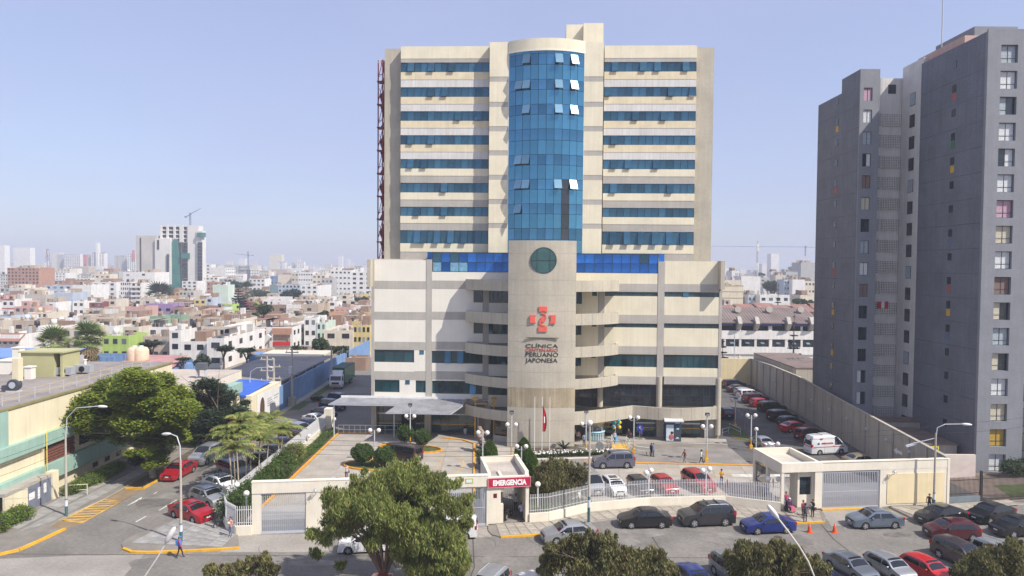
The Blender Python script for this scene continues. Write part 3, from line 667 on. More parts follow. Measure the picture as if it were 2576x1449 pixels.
def plate(pts,name='emblem_block',m=EMB,th=.16,yy=None):
    yy=ey if yy is None else yy; q=[EM(*p) for p in pts]; n=len(q); mb=MB()
    vs=[(a,yy,b) for a,b in q]+[(a,yy+th,b) for a,b in q]
    ar=sum(q[i][0]*q[(i+1)%n][1]-q[(i+1)%n][0]*q[i][1] for i in range(n))
    fr=tuple(range(n)) if ar>0 else tuple(range(n-1,-1,-1))
    mb.add(vs,[fr,tuple(n+i for i in fr[::-1])]+[(i,n+i,n+(i+1)%n,(i+1)%n) if ar>0 else ((i+1)%n,n+(i+1)%n,n+i,i) for i in range(n)]); return ob(name,mb,m,hosp)
def arcp(cx_,cy_,r,a0,a1,n=8): return [(cx_+r*cos(R(a0+(a1-a0)*i/n)),cy_-r*sin(R(a0+(a1-a0)*i/n))) for i in range(n+1)]
C0=(348,247); IR=80
plate([(305,120),(389,120),(389,178)]+arcp(*C0,IR,60,118,6)[1:])
plate([(303,320)]+arcp(*C0,IR,-120,-60,6)+[(389,375),(303,375)])
plate([(218,206),(272,206)]+arcp(*C0,IR,150,208,6)+[(272,287),(218,287)])
plate([(476,206),(476,290),(424,290)]+arcp(*C0,IR,-32,30,6)+[(424,206)])
plate(arcp(348,249,29,0,345,20),'emblem_disc')
plate(arcp(338,225,46,100,-45,12)+arcp(334,232,38,-45,95,12)[0:],'emblem_swirl')
plate(arcp(358,275,48,135,285,12)+arcp(362,268,38,280,140,12),'emblem_swirl')
plate([(184,432),(508,434),(508,441),(184,438)],'emblem_rule',mat('rule_bronze',(.10,.08,.06),.5,0))
def word(t,x,yb,hgt,wd,m):
    mb=text_mb(t,1.0,.10,.0); xs_=[p[0] for p in mb.v]; zs_=[p[2] for p in mb.v]; W=max(xs_)-min(xs_)
    a,b=EM(x-wd/2,yb),EM(x+wd/2,yb); sx=(b[0]-a[0])/W; sz=hgt*s/.70; y0=ey+.075
    q=MB(); q.f=mb.f; q.m=mb.m; q.s=mb.s
    for p in mb.v: X=a[0]+(p[0]-min(xs_))*sx; q.v.append((X,RC-math.sqrt(SR*SR-X*X)-.035+p[1]*.5,a[1]+p[2]*sz))
    ob('lettering',q,m,hosp)
word('CLÍNICA',340,536,36,326,LETK); word('CENTENARIO',340,576,31,326,LETR); word('PERUANO',342,627,43,328,LETK); word('JAPONESA',338,685,43,322,LETK)
for x,z in((4.2,16.2),): pass
# red steel fire stair on the tower's left flank
sx0,sx1=HF(r1(136,600),9)[0],HF(r1(172,600),9)[0]; zst=HF(r1(150,330),9)[1]
SRED=mat('stair_red',(.20,.022,.03),.55,.1,1); fsb=MB()
for x in(sx0,sx1-.12):
    for y in(8.2,12.4): fsb.box(x,x+.16,y,y+.16,0,zst)
fs_=ob('fire_stair',fsb,SRED,hosp); k=0; z=24.0
while z<zst-1:
    ob('stair_landing',MB().box(sx0-.1,sx1+.1,8.2,9.2,z,z+.18),SRED,fs_)
    fl=MB(); a,b=(9.2,12.4) if k%2==0 else(12.4,9.2); fl.bar((sx0+.4,a,z),(sx0+.4,b,z+1.74),.7,.16); fl.bar((sx0+.05,a,z+1),(sx0+.05,b,z+2.74),.05); fl.bar((sx1-.3,b,z+1.74),(sx1-.3,a,z+3.48),.6,.16); fl.bar((sx0,8.2,z+1.1),(sx1,8.2,z+1.1),.06)
    fl.bar((sx0,8.15,z),(sx1,8.15,z+3.4),.08)
    ob('stair_flight',fl,SRED,fs_); z+=3.48; k+=1
mb=MB()
for zz in(.4,.8,1.2): mb.bar((sx0,8.2,zst+zz*.5-.6),(sx1,8.2,zst+zz*.5-.6),.05)
ob('stair_rail',mb,WHITE,fs_)
# ================================================================ perimeter: gates, fences, gatehouses
PICK=mat('picket_white',(.70,.69,.68),.5,.05,1); GATEM=mat('gate_grey',(.47,.49,.53),.45,.08,1); WALLC=mat('wall_cream',(.74,.68,.55),.85,.07,.6,streak=.05,fine=.03); WALLY=mat('wall_buff',(.74,.62,.38),.85,.06,.6,streak=.08)
SHC=mat('boundary_render',(.42,.38,.32),.9,.10,.4,streak=.22,fine=.05)
def wframe(A,B):
    A=Vector((*A,0));B=Vector((*B,0)); L=(B-A).length; a=math.atan2(B.y-A.y,B.x-A.x); return A,L,a
PKM={}
def picket(parent,x,y,z0,h,w_=.045,m=None,name='picket'):
    k=(round(h,2),w_,(m or PICK).name)
    if k not in PKM: PKM[k]=MB().box(-w_/2,w_/2,-w_/2,w_/2,0,h).mesh(name,m or PICK)
    o=bpy.data.objects.new(name,PKM[k]); col.objects.link(o); o.parent=parent; KIDS.setdefault(parent.name,[]).append(o); o.location=(x,y,z0); return o
def xat(p,A,B):   # distance along the line A-B where the pixel column p crosses it at the ground plane
    d=ray(*p); nrm=Vector((-(B[1]-A[1]),B[0]-A[0])); t=(nrm.dot(Vector(A)))/(nrm.x*d.x+nrm.y*d.y); q=Vector((d.x*t,d.y*t)); return (q-Vector(A)).dot((Vector(B)-Vector(A)).normalized())
def gate(label,A,B,u0,u1,h,n,loc_a,group):
    t=thing('sliding_gate',label,'gate',(A.x+cos(loc_a)*u0+sin(loc_a)*.02,A.y+sin(loc_a)*u0-cos(loc_a)*.02,0),loc_a,group)
    W=u1-u0; mb=MB(); mb.box(0,W,.1,.16,.06,.2).box(0,W,.1,.16,h-.16,h-.02).box(0,.1,.1,.16,.2,h-.16).box(W-.1,W,.1,.16,.2,h-.16).box(.1,W-.1,.115,.145,h*.45,h*.45+.07)
    ob('gate_frame',mb,GATEM,t); sp=(W-.2)/n
    for i in range(n):
        picket(t,.1+sp*(i+.5),.13,.2,h-.36,.05,GATEM,'bar')
        if i<n-1: picket(t,.1+sp*(i+1),.13,.2,h*.62,.032,GATEM,'bar')
    ob('gate_rail',MB().box(0,W*1.05,.06,.2,.0,.05),GATEM,t); return t
A1,B1=(-22.9,61.05),(-2.0,63.7); A,L,a=wframe(A1,B1); HW=4.66
gw=thing('perimeter_wall','long cream wall carrying two grey sliding gates left of the emergency sign','wall',A,a)
g1=(xat(r4(1785,1020),A1,B1),xat(r4(2095,1020),A1,B1)); g2=(xat(r5(846,980),A1,B1),xat(r5(1131,980),A1,B1)); GH=3.66
mb=MB(); mb.box(0,g1[0],0,.4,0,GH).box(g1[1],g2[0],0,.4,0,GH).box(g2[1],L,0,.4,0,GH).box(0,L,-.06,.46,GH,HW); ob('wall',mb,WALLC,gw)
mb=MB(); mb.box(-.05,L,-.09,.49,HW,HW+.06); ob('coping',mb,WALLC,gw)
mb=MB(); mb.box(g2[0]+1.85,g2[0]+2.55,-.08,-.062,4.0,4.45); pl_=ob('plaque',mb,mat('plaque_green',(.35,.42,.08),.6,.1),gw); ob('plaque_face',MB().box(g2[0]+1.93,g2[0]+2.47,-.09,-.081,4.08,4.37),WHITE,pl_)
gate('grey barred sliding gate at the left end of the long cream wall',A,None,g1[0],g1[1],GH,21,a,'clinic sliding gates')
gate('grey barred sliding gate just left of the emergency gatehouse',A,None,g2[0],g2[1],GH,21,a,'clinic sliding gates')
def cage_lamp(p,rz,label):
    t=thing('cage_lamp',label,'wall lamp',p,rz,'caged lamps on the walls'); mb=MB()
    mb.tube([(0,0,0),(0,-.35,.12),(0,-.5,.3)],.03,6); ob('bracket',mb,GATEM,t); mb=MB()
    for k in range(8):
        th=2*PI*k/8; mb.tube([(.05*cos(th),-.5+.05*sin(th),.62),(.24*cos(th),-.5+.24*sin(th),.42),(.2*cos(th),-.5+.2*sin(th),.2)],.014,4)
    ob('cage',mb,GATEM,t); ob('bulb',MB().sph((0,-.5,.42),.12,8,6),GLB,t); return t
p=gw.matrix_basis@Vector((g1[1]+.9,0,3.5)); cage_lamp(p,a,'caged lamp on the cream wall beside the left sliding gate')
# left picket fence
def fence(label,pts,z0,z1,sp,plinth=True,name='picket_fence',m=PICK,pm=None,seg=None):
    t=thing(name,label,'fence',(pts[0][0],pts[0][1],0)); mb=MB(); rl=MB(); o0=Vector((*pts[0],0))
    for p,q in zip(pts,pts[1:]):
        p,q=Vector((*p,0))-o0,Vector((*q,0))-o0
        if plinth: mb.bar(p+Vector((0,0,z0/2)),q+Vector((0,0,z0/2)),.26,z0)
        for zz in(z0+.25,z1-.35): rl.bar(p+Vector((0,.04,zz)),q+Vector((0,.04,zz)),.03,.05)
        n=max(1,int((q-p).length/sp))
        for i in range(n):
            c=p.lerp(q,(i+.5)/n); picket(t,c.x,c.y,z0,z1-z0,.048 if m is PICK else .03,m)
    if plinth: ob('plinth',mb,pm or WALLC,t)
    ob('rail',rl,m,t); return t
fence('white picket fence curving round the palm bed and along the side street',[(-22.9,61.0),(-24.2,60.85),(-25.6,62.2),(-26.4,63.6),(-26.8,66),(-26.9,104)],.85,2.6,.175)
fence('white picket fence on a low wall before the forecourt cars',fence_pts,.95,2.72,.166)
# emergency gatehouse
A2=(-2.0,63.7); B2=(1.75,64.35); A,L,a=wframe(A2,B2)
eg=thing('emergency_gatehouse','small cream gatehouse under the red EMERGENCIA sign','gatehouse',A,a)
mb=MB(); mb.box(0,1.15,0,.3,.13,4.5).box(L-.32,L,-.02,6.2,.13,4.55).box(0,.28,.3,6,.13,4.4).box(1.15,1.4,.05,2.4,.13,1.9).box(1.15,1.4,.05,2.4,3.1,4.4).box(1.15,1.4,1.9,2.4,1.9,3.1)
mb.box(1.15,L-.32,0,.3,3.55,4.5); ob('wall',mb,WALLC,eg)
ob('roof',MB().box(.28,L-.32,.3,6.2,4.0,4.2),ROOFC,eg); mb=MB(); mb.box(-.02,.26,.3,6.25,4.4,4.75).box(L-.34,L+.02,.3,6.25,4.55,4.85).box(.26,L-.34,6.0,6.25,4.2,4.75); ob('parapet',mb,WALLC,eg)
ob('side_window',MB().box(1.18,1.37,.4,1.9,1.9,3.1),GLIT,eg)
mb=MB()
for i in range(9): mb.box(1.6+i*.2,1.63+i*.2,3.6,3.63,.13,3.4)
mb.box(1.4,3.4,3.6,3.64,1.1,1.16); ob('turnstile_bars',mb,GATEM,eg)
ob('inner_wall',MB().box(.28,1.9,5.6,5.75,.13,4),WALLC,eg)
ob('notice',MB().box(.45,.78,-.02,-.003,2.55,2.95),mat('sign_maroon',(.12,.01,.02),.5,0),eg)
SR_=mat('sign_red',(.47,.012,.055),.45,.04,1); sw=L+.1
sg_=ob('sign_board',MB().box(-.06,sw,-.16,-.04,3.55,4.42),SR_,eg)
tm=text_mb('EMERGENCIA',.66,.03,.034); xs_=[p[0] for p in tm.v]; W=max(xs_)-min(xs_); k=3.15/W
SGW=mat('sign_white',(.82,.80,.78),.5,0)
ob('lettering',xf(tm,Matrix.Translation(((sw-.06)/2,-.175,3.755))@Matrix.Diagonal((k,1,1,1))),SGW,sg_)
mb=MB()
for q in((-.08,sw+.02,3.53,3.57),(-.08,sw+.02,4.40,4.44)): mb.box(q[0],q[1],-.18,-.03,q[2],q[3])
mb.box(-.08,-.04,-.18,-.03,3.57,4.4).box(sw-.02,sw+.02,-.18,-.03,3.57,4.4); ob('frame',mb,mat('sign_pink',(.62,.30,.33),.5,0),sg_)
# right gatehouse and its wall
A3=(26.8,68.15); B3=(44.6,70.4); A,L,a=wframe(A3,B3)
rg=thing('gatehouse','cream flat roofed gatehouse with a guard window at the exit gate','gatehouse',A,a)
mb=MB(); mb.box(0,.3,0,.3,.13,3.85).box(3.55,4.3,0,.35,.13,3.85).box(-.02,4.32,-.06,.4,3.85,4.75).box(0,.28,.4,6.0,3.6,4.75).box(4.0,4.3,.4,6.0,3.9,4.7).box(.28,4.0,5.75,6.0,3.9,4.75).box(0,.3,5.6,6,.13,3.6).box(0,.28,2.8,3.2,.13,3.6)
mb.box(2.0,3.5,2.0,2.2,.13,1.4).box(2.0,2.2,.5,2.0,.13,3.85).box(3.4,3.6,.35,2.2,.13,3.85); ob('wall',mb,WALLC,rg)
ob('roof',MB().box(.28,4.0,.4,5.75,3.95,4.1),mat('roof_cream',(.55,.5,.42),.9,.15,.5,fine=.06),rg)
ob('guard_window',MB().box(2.2,3.4,.55,.6,1.4,3.2),GLIT,rg); ob('booth_sill',MB().box(2.2,3.4,.5,.7,.13,1.4),WALLC,rg); ob('booth_head',MB().box(2.2,3.4,.5,.7,3.2,3.85),WALLC,rg)
mb=MB()
for i in range(12): mb.box(.1,.14,3.3+i*.19,3.34+i*.19,.13,3.3)
mb.box(.1,.14,3.3,5.6,1.5,1.56).box(.1,.14,3.3,5.6,3.2,3.3); ob('side_grille',mb,BLACK,rg)
mb=MB()
for i in range(6): mb.box(.35+i*.16,.38+i*.16,.6,.63,.13,3.6)
ob('door_grille',mb,GATEM,rg)
ew=thing('exit_wall','cream wall with a buff panel holding the exit gate by the gatehouse','wall',A,a)
u0_,u1_=4.3,10.55
mb=MB(); mb.box(u0_,L,-.02,.4,3.85,4.72).box(u1_,L,0,.36,.0,3.85).box(L-.02,L+.25,-.05,.45,0,4.8); ob('wall',mb,WALLC,ew)
ob('wall_panel',MB().box(u1_+.75,L-.35,-.05,-.002,.35,3.4),WALLY,ew); ob('coping',MB().box(u0_,L,-.07,.45,4.72,4.78),WALLC,ew)
gate('wide grey barred gate right of the right gatehouse',A,None,u0_+.02,u1_-.02,3.8,32,a,'clinic sliding gates')
mb=MB(); p0=(30.7,68.25,.05); mb.bar((31,68.45,.06),(37.2,69.2,.06),.3,.12); tag(ob('kerb',mb,YK),kind='structure')
cage_lamp(rg.matrix_basis@Vector((u1_+1.2,0,3.3)),a,'caged lamp on the exit wall beside the wide grey gate')
# long boundary wall
bwp=[((44.6,70.6),4.85),((46.4,97),5.5),((47.3,114),6.2),((48.2,129),6.0),((49.2,142),5.4)]
bw=thing('boundary_wall','long shaded concrete wall running along the right car park','wall',(44.6,70.6,0)); o0=Vector((44.6,70.6,0))
k=0; poles=MB(); pan=0
for (p,h0),(q,h1) in zip(bwp,bwp[1:]):
    p,q=Vector((*p,0))-o0,Vector((*q,0))-o0; n=int((q-p).length/3.4)
    for i in range(n):
        s,e=p.lerp(q,i/n),p.lerp(q,(i+1)/n); ha,hb=h0+(h1-h0)*i/n,h0+(h1-h0)*(i+1)/n
        dv=(e-s).normalized(); nv=Vector((-dv.y,dv.x,0)); e2=e-dv*.05; z=Vector((0,0,1))
        vs=[s,e2,e2-nv*.25,s-nv*.25]; vs=vs+[vs[0]+z*ha,vs[1]+z*hb,vs[2]+z*hb,vs[3]+z*ha]
        ob('wall_panel',MB().add(vs,[(3,2,1,0),(4,5,6,7),(0,1,5,4),(1,2,6,5),(2,3,7,6),(3,0,4,7)]),SHC,bw)
        poles.bar(e2+nv*.06,e2+nv*.06+z*(hb-.1),.22,.22)
        poles.bar(s+z*(ha+.04)-nv*.12,e+z*(hb+.04)-nv*.12,.4,.09)
        pan+=1
ob('pilaster',poles,SHC,bw,kind='stuff')
nth=['nearest the exit gate','above the taxi behind the ambulance','above the ambulance','above the maroon wagon','above the red sedan in the shade','above the dark wagon','above the olive off roader','above the white crossover']
for i,y in enumerate((77,82.5,88,94,100,107,115,125)):
    for (p,h0),(q,h1) in zip(bwp,bwp[1:]):
        if p[1]<=y<=q[1]: t=(y-p[1])/(q[1]-p[1]); x=p[0]+(q[0]-p[0])*t
    cage_lamp((x-.05,y,3.3),-PI/2-.05,'caged lamp on the long boundary wall '+nth[i])
ob('wall_arrow',MB().add([(-.0,0,0),(-.0,-.7,.45),(-.0,-.7,.2),(-.0,-2.1,.2),(-.0,-2.1,-.2),(-.0,-.7,-.2),(-.0,-.7,-.45)],[(0,1,2,3,4,5,6)]),WHITE,bw).location=(.62,10.9,2.75)
tag(ob('end_wall',MB().box(28,49.4,142,142.35,0,5.5),WALLY),'buff wall closing the far end of the right car park','wall')
# neighbours behind the boundary wall
def simple_block(name,label,cat,x0,x1,y0,y1,z1,wm,rm,extra=None):
    t=thing(name,label,cat,((x0+x1)/2,y0,0)); hx=(x1-x0)/2
    ob('wall',MB().box(-hx,hx,0,y1-y0,0,z1),wm,t); ob('roof',MB().box(-hx-.1,hx+.1,-.1,y1-y0+.1,z1,z1+.15),rm,t); return t
BRNR=mat('brown_roof',(.19,.14,.12),.9,.2,.4,fine=.1)
nb=simple_block('annex','low brown flat roofed annex behind the far end of the boundary wall','annex',49.7,58,121,142,6.6,SHC,BRNR)
mb=MB()
for x in(-1,0,1): mb.bar((x,12,6.8),(x+.2,9,7.3),.12)
ob('roof_frame',mb,GATEM,nb)
simple_block('shed','low dark brown roofed shed in the yard beside the grey apartments','shed',50.6,54.6,84.5,93,2.6,SHC,BRNR)
simple_block('shed','dark flat roofed shed tucked behind the curved grille stair','shed',49.5,55.5,93.4,96.2,3.4,SHC,BRNR)
yw=thing('yard_wall','pale low yard wall between the exit wall and the grey apartments','wall',(49.3,79.5,0)); ob('wall',MB().box(0,4.3,0,.3,0,2.75),mat('yard_pink',(.6,.52,.46),.85,.08,1),yw)
bs=thing('sale_banner','yellow SE VENDE LOCAL banner above the boundary wall','banner',tuple(at((2328,1143),81))); SYE=mat('banner_yellow',(.85,.75,.03),.6,0)
ob('cloth',MB().box(0,1.55,0,.03,0,.95),SYE,bs); ob('pole',MB().bar((.1,.06,-3),(.1,.06,.9),.05).bar((1.45,.06,-3),(1.45,.06,.9),.05),GATEM,bs)
for i,tx in enumerate(('SE VENDE','LOCAL')):
    tm=text_mb(tx,.34,.01,.01); xs_=[p[0] for p in tm.v]; k=1.35/(max(xs_)-min(xs_)); ob('lettering',xf(tm,Matrix.Translation((.775,-.012,.56-.46*i))@Matrix.Diagonal((k,1,1.2,1))),LETK,bs)
# dark railings of the apartments
DIRON=mat('dark_iron',(.03,.028,.03),.5,.1)
fence('dark iron railing with a grey plinth before the apartment driveway',[(44.9,70.6),(48.6,71.3)],.75,2.75,.15,True,'iron_fence',DIRON,mat('plinth_grey',(.16,.19,.21),.8,.1))
fence('tall dark iron driveway gate of the grey apartments',[(48.7,71.3),(53.2,72.2),(58.5,73.2)],.05,2.8,.14,False,'iron_gate',DIRON)
mb=MB().box(-.1,.1,-.1,.1,0,3.3); t=ob('gate_post',mb,DIRON); t.location=(48.65,71.25,0); tag(t,'dark iron gate post between railing and driveway gate','post')
sheet('driveway',[(44.9,71),(60,73.6),(60,82.2),(44.9,80)],.02,mat('driveway_paver',(.20,.15,.12),.9,.2,1,fine=.12))
sheet('lawn',[(53,73),(62,74.5),(62,78),(54,77)],.03,GRASSB)
mb=MB()
for i in range(8): mb.bar((46+i*.55,76.5-i*.5,.05),(46.7+i*.55,76.1-i*.5,.05),.25,.05)
ob('driveway_strip',mb,KERB,kind='structure')
# ================================================================ grey apartment block
DGREY=mat('dark_grey_paint',(.140,.150,.182),.85,.14,.35,streak=.12,fine=.14,bump=.1); MGREY=mat('mid_grey_paint',(.225,.232,.25),.85,.07,.6,streak=.08,fine=.08); PGREY=mat('pale_grey_paint',(.66,.63,.58),.85,.08,.6,streak=.12,fine=.06)
ap=thing('apartment_block','tall dark grey brick apartment block of stepped towers on the right','apartment block',(50,80,0))
def apb(x0,x1,y0,y1,z0,z1,m,name='wing'): return ob(name,MB().box(x0,x1,y0,y1,z0,z1),m,ap,world=True)
ZB=51.9; BX0,BX1,BY0,BY1=at((2448,1190),82.4).x,60.7,82.4,95.2
# wing beside the street, front in lighter grey
apb(BX0,BX1,BY0+.02,BY1,0,ZB,DGREY); f=MB()
fx0,fx1=at((2507,315),BY0).x,at((2549,315),BY0).x; zrow=[49.25-3.01*k for k in range(17)]
xs=[BX0+.0,fx0,fx1,BX1]; zz=[0]+[v for z in zrow[::-1] for v in(z-1.0,z+1.08)]+[ZB]
for i in range(3):
    for j in range(len(zz)-1):
        if i==1 and j%2==1: continue
        f.box(xs[i],xs[i+1],BY0-.42,BY0+.0,zz[j],zz[j+1])
ob('front_wall',f,MGREY,ap,world=True)
CURTS=[mat('curtain_white',(.62,.63,.62),.8,.25,6),mat('curtain_cream',(.52,.47,.36),.8,.25,6),mat('curtain_grey',(.36,.40,.42),.8,.25,5),mat('curtain_gold',(.42,.27,.04),.8,.3,7),mat('curtain_pink',(.48,.30,.36),.8,.25,6),mat('curtain_brown',(.20,.13,.11),.8,.25,6),GLIT]
order=[2,0,2,0,0,0,4,1,0,5,1,2,1,0,1,3,0]
def apwin(x0,x1,y,z0,z1,ci,n=2,along='x',low=.28,rz=0):
    """window with mullion, low transom and a curtain behind the glass"""
    w_=x1-x0; mb=MB(); fr=.06
    mb.box(0,w_,0,.08,0,fr).box(0,w_,0,.08,z1-z0-fr,z1-z0).box(0,fr,0,.08,fr,z1-z0-fr).box(w_-fr,w_,0,.08,fr,z1-z0-fr).box(w_/2-.03,w_/2+.03,0,.07,fr,z1-z0-fr)
    if low: mb.box(fr,w_-fr,.0,.06,(z1-z0)*low-.03,(z1-z0)*low+.03)
    o=ob('window',mb,FRAMED,ap); o.rotation_euler=(0,0,rz); o.location=Vector((x0,y,z0))-Vector((50,80,0))
    c=CURTS[ci]; h=z1-z0
    for i in range(2):
        g=MB().box(fr,w_/2-.03,.03,.05,fr,h-fr).mesh('pane',c if rnd.random()>.12 else GLIT); q=ob('pane',g,None,o); q.location.x=i*(w_/2-.03)
    return o
for k,z in enumerate(zrow): apwin(fx0,fx1,BY0-.1,z-1.0,z+1.08,order[k])
# parapet, penthouse, mast on the roof
mb=MB().box(BX0-.0,BX1,BY0-.42,BY0-.2,ZB,ZB+.25); ob('parapet',mb,MGREY,ap,world=True)
apb(BX0+.8,BX0+5.5,87.5,97.5,ZB,ZB+1.3,mat('penthouse_pink',(.50,.33,.28),.85,.1,1),'penthouse'); apb(57.6,63,88,96,ZB,ZB+2.6,MGREY,'penthouse')
ob('mast',MB().tube([(BX0+1.3,93,ZB),(BX0+1.3,93,ZB+9.8)],.07,6),GATEM,ap,world=True)
# recess strip facing left, wing further back
apb(BX0+.3,BX1,95.2,100.3,0,ZB+.9,PGREY); CXx=BX0+.3
for k,z in enumerate(zrow[1:]):
    mb=MB().box(-.05,.02,0,1.25,0,1.75); o=ob('window',mb,FRAMED,ap); o.location=Vector((CXx,97.0,z+.6))-Vector((50,80,0)); ob('pane',MB().box(-.07,-.051,.06,1.19,.06,1.69),CURTS[2] if k%4==0 else GLIT,o)
# rounded stair tower with pierced block bands
SX0,SX1,SY=52.0,57.2,100.6; sr=.9
pts=[(SX0+sr-sr*cos(t),SY+sr-sr*sin(t)) for t in np.linspace(0,PI/2,6)]+[(SX1,SY),(SX1,106),(SX0,106)]
ZS=51.4; ob('stair_tower',MB().prism(pts,0,ZS,0),PGREY,ap,world=True)
def pierced(x0,x1,y,z0,z1):
    mb=MB(); nx=int((x1-x0)/.24); nz=int((z1-z0)/.24)
    mb.box(x0,x1,y-.04,y-.015,z0,z1,1)
    for i in range(nx+1): x=x0+(x1-x0)*i/nx; mb.box(x-.05,x+.05,y-.16,y-.04,z0,z1)
    for j in range(nz+1): z=z0+(z1-z0)*j/nz; mb.box(x0,x1,y-.155,y-.04,z-.05,z+.05)
    return ob('pierced_screen',mb,[PGREY,DARK],ap,world=True,kind='stuff')
for k in range(16):
    z=47.3-3.01*k-1.0
    pierced(SX0+1.0,SX1-1.2,SY,z-1.7,z); pm=MB()
    ang=np.linspace(.1,PI/2-.1,4)
    for q,w_ in zip(ang,ang[1:]):
        a=(SX0+sr-(sr+.02)*cos(q),SY+sr-(sr+.02)*sin(q)); b=(SX0+sr-(sr+.02)*cos(w_),SY+sr-(sr+.02)*sin(w_))
        for j in range(7): pm.bar((*a,z-1.65+j*.27),(*b,z-1.65+j*.27),.05,.10)
    ob('pierced_screen',pm,DGREY,ap,world=True,kind='stuff')
    
mb=MB().box(SX0+1.7,SX0+2.8,SY-.04,SY,ZS-2.2,ZS-.9); ob('window',mb,GLIT,ap,world=True)
fl_=thing('flag','small red and white flag hung on the pierced stair screen','flag',at(r8(1262,725),SY-.3)); ob('cloth',MB().box(0,.55,-.02,0,-1.0,.0,0).box(.55,1.0,-.02,0,-1.0,0,1).box(1.0,1.55,-.02,0,-1,0,0),[RED,WHITE],fl_)
# back wing
AX0,AX1,AY0,AY1=47.8,50.5,97,109.9; ZA=49.6
apb(AX0,AX1,AY0+.02,AY1,0,ZA,DGREY); apb(AX0,AX1,AY0+.02,AY0+5.2,ZA,ZA+2.0,DGREY,'penthouse'); apb(AX1,SX0+.3,AY0+4.2,AY1,0,ZS-.8,DGREY)
wx0,wx1=48.3,49.5; f=MB(); xs=[AX0,wx0,wx1,AX1]; zr2=[48.2-3.01*k for k in range(17)]
zz=[0]+[v for z in zr2[::-1] for v in(z-.95,z+.85)]+[ZA+2.0]
for i in range(3):
    for j in range(len(zz)-1):
        if i==1 and j%2==1: continue
        f.box(xs[i],xs[i+1],AY0-.25,AY0,zz[j],zz[j+1])
ob('front_wall',f,MGREY,ap,world=True)
o2=[4,0,2,0,5,1,6,2,0,5,6,2,6,0,0,0,0]
for k,z in enumerate(zr2): apwin(wx0,wx1,AY0-.1,z-.95,z+.85,o2[k],low=0)
# little side windows and paint squares below them
PS=[mat('patch_red',(.36,.09,.08),.8,.1),mat('patch_yellow',(.55,.33,.03),.8,.1),mat('patch_green',(.04,.15,.06),.8,.1),mat('patch_blue',(.10,.14,.24),.8,.1)]
sm=MB().box(-.06,.03,-.35,.35,-.45,.45).mesh('side_window',GLIT); pm_=MB().box(-.02,.01,-.38,.38,-.45,.4)
for (X,Y,rows,pt) in((BX0,88.0,zrow,{1:0,3:2,4:1,7:3,9:0,10:1,11:3}),(AX0,103.4,zr2,{1:1,4:0,8:0,10:1,12:1})):
    for k,z in enumerate(rows):
        o=ob('side_window',sm,None,ap); o.location=Vector((X,Y,z+.5))-Vector((50,80,0))
        if k in pt: q=ob('paint_patch',pm_,PS[pt[k]],ap); q.location=Vector((X-.005,Y,z-.5))-Vector((50,80,0))
# floor lines of the brickwork
mb=MB()
for z in zrow:
    mb.box(BX0-.012,BX0+.01,BY0+.1,BY1-.1,z-1.62,z-1.55)
    mb.box(AX0-.012,AX0+.01,AY0+.1,AY1-.1,z-2.6,z-2.54)
ob('slab_line',mb,mat('slab_line',(.095,.10,.12),.9,.5,.25),ap,world=True,kind='stuff')
# white side of the block beyond
apb(BX1,70,BY0+1.2,96,0,ZB-.6,mat('white_render',(.66,.65,.63),.85,.06,.6,streak=.1),'wing')
for k,z in enumerate(zrow): 
    apwin(BX1+.25,BX1+1.5,BY0+1.1,z-1.9,z+.3,[2,6,2,1,4,2][k%6],low=0)
apb(BX1+2.0,BX1+6,BY0-1.5,BY0+1.2,0,ZB-1.3,MGREY,'wing')
for k in range(9): apb(BX1+1.95,BX1+2.0,BY0-1.3,BY0+.9,26-3.01*k,27.5-3.01*k,mat('panel_maroon',(.16,.03,.04),.8,.1),'wall_panel')
# ================================================================ cream and green building on the left
LBX=-48.0; LY0,LY1=63.0,98.0; ZL=9.95
GRN=mat('mint_band',(.30,.45,.38),.8,.08,.6,streak=.10); CRM2=mat('cream_render',(.74,.66,.46),.85,.06,.5,streak=.10,fine=.03); RUST=mat('brick_lattice',(.20,.075,.05),.9,.2,2); ROOFG=mat('flat_roof_grey',(.27,.24,.22),.95,.22,.35,fine=.1)
lb=thing('side_building','long cream building with mint green bands and a pierced brick screen','building',(LBX,LY0,0))
def lbx(x0,x1,y0,y1,z0,z1,m,name): return ob(name,MB().box(x0,x1,y0,y1,z0,z1),m,lb,world=True)
zy=lambda p,X=LBX: at(p,X/(ray(*p).x/ray(*p).y))      # point on the plane x = X
e0=zy(r4(40,320)); e1=zy(r4(275,470)); e2=zy(r4(500,380))
YA=zy(r4(42,500)).y
zb1t,zb1b=zy(r4(160,520)).z,zy(r4(160,605)).z; zb2t=zy(r4(160,745)).z; zb2b=zy(r4(160,860)).z
lbx(-75,LBX,LY0,LY1,0,ZL,CRM2,'wall')
lbx(-75.1,LBX-.15,LY0,LY1,ZL,ZL+.10,ROOFG,'roof'); 
ob('roof_edge',MB().box(LBX-.2,LBX+.14,LY0,LY1,ZL-.06,ZL+.16),mat('olive_trim',(.25,.22,.10),.8,.15,1),lb,world=True)
lbx(LBX,LBX+.55,LY0,80.5,zb1b,zb1t,GRN,'mint_band'); lbx(LBX,LBX+.6,LY0,LY1-6,zb2b,zb2t,GRN,'mint_band')
ys0,ys1=zy(r4(288,600)).y,zy(r4(502,560)).y
mb=MB(); sc0=mb.box(LBX+.0,LBX+.04,ys0,ys1,zb2t,zb1b,1); n=22
for i in range(n): 
    y=ys0+(ys1-ys0)*i/n
    for j in range(7):
        z=zb2t+(zb1b-zb2t)*(j+.5)/7; off=(j%2)*.12; mb.box(LBX+.04,LBX+.16,y+off,y+off+.17,z-.12,z+.08)
ob('pierced_screen',mb,[RUST,DARK],lb,world=True,kind='stuff')
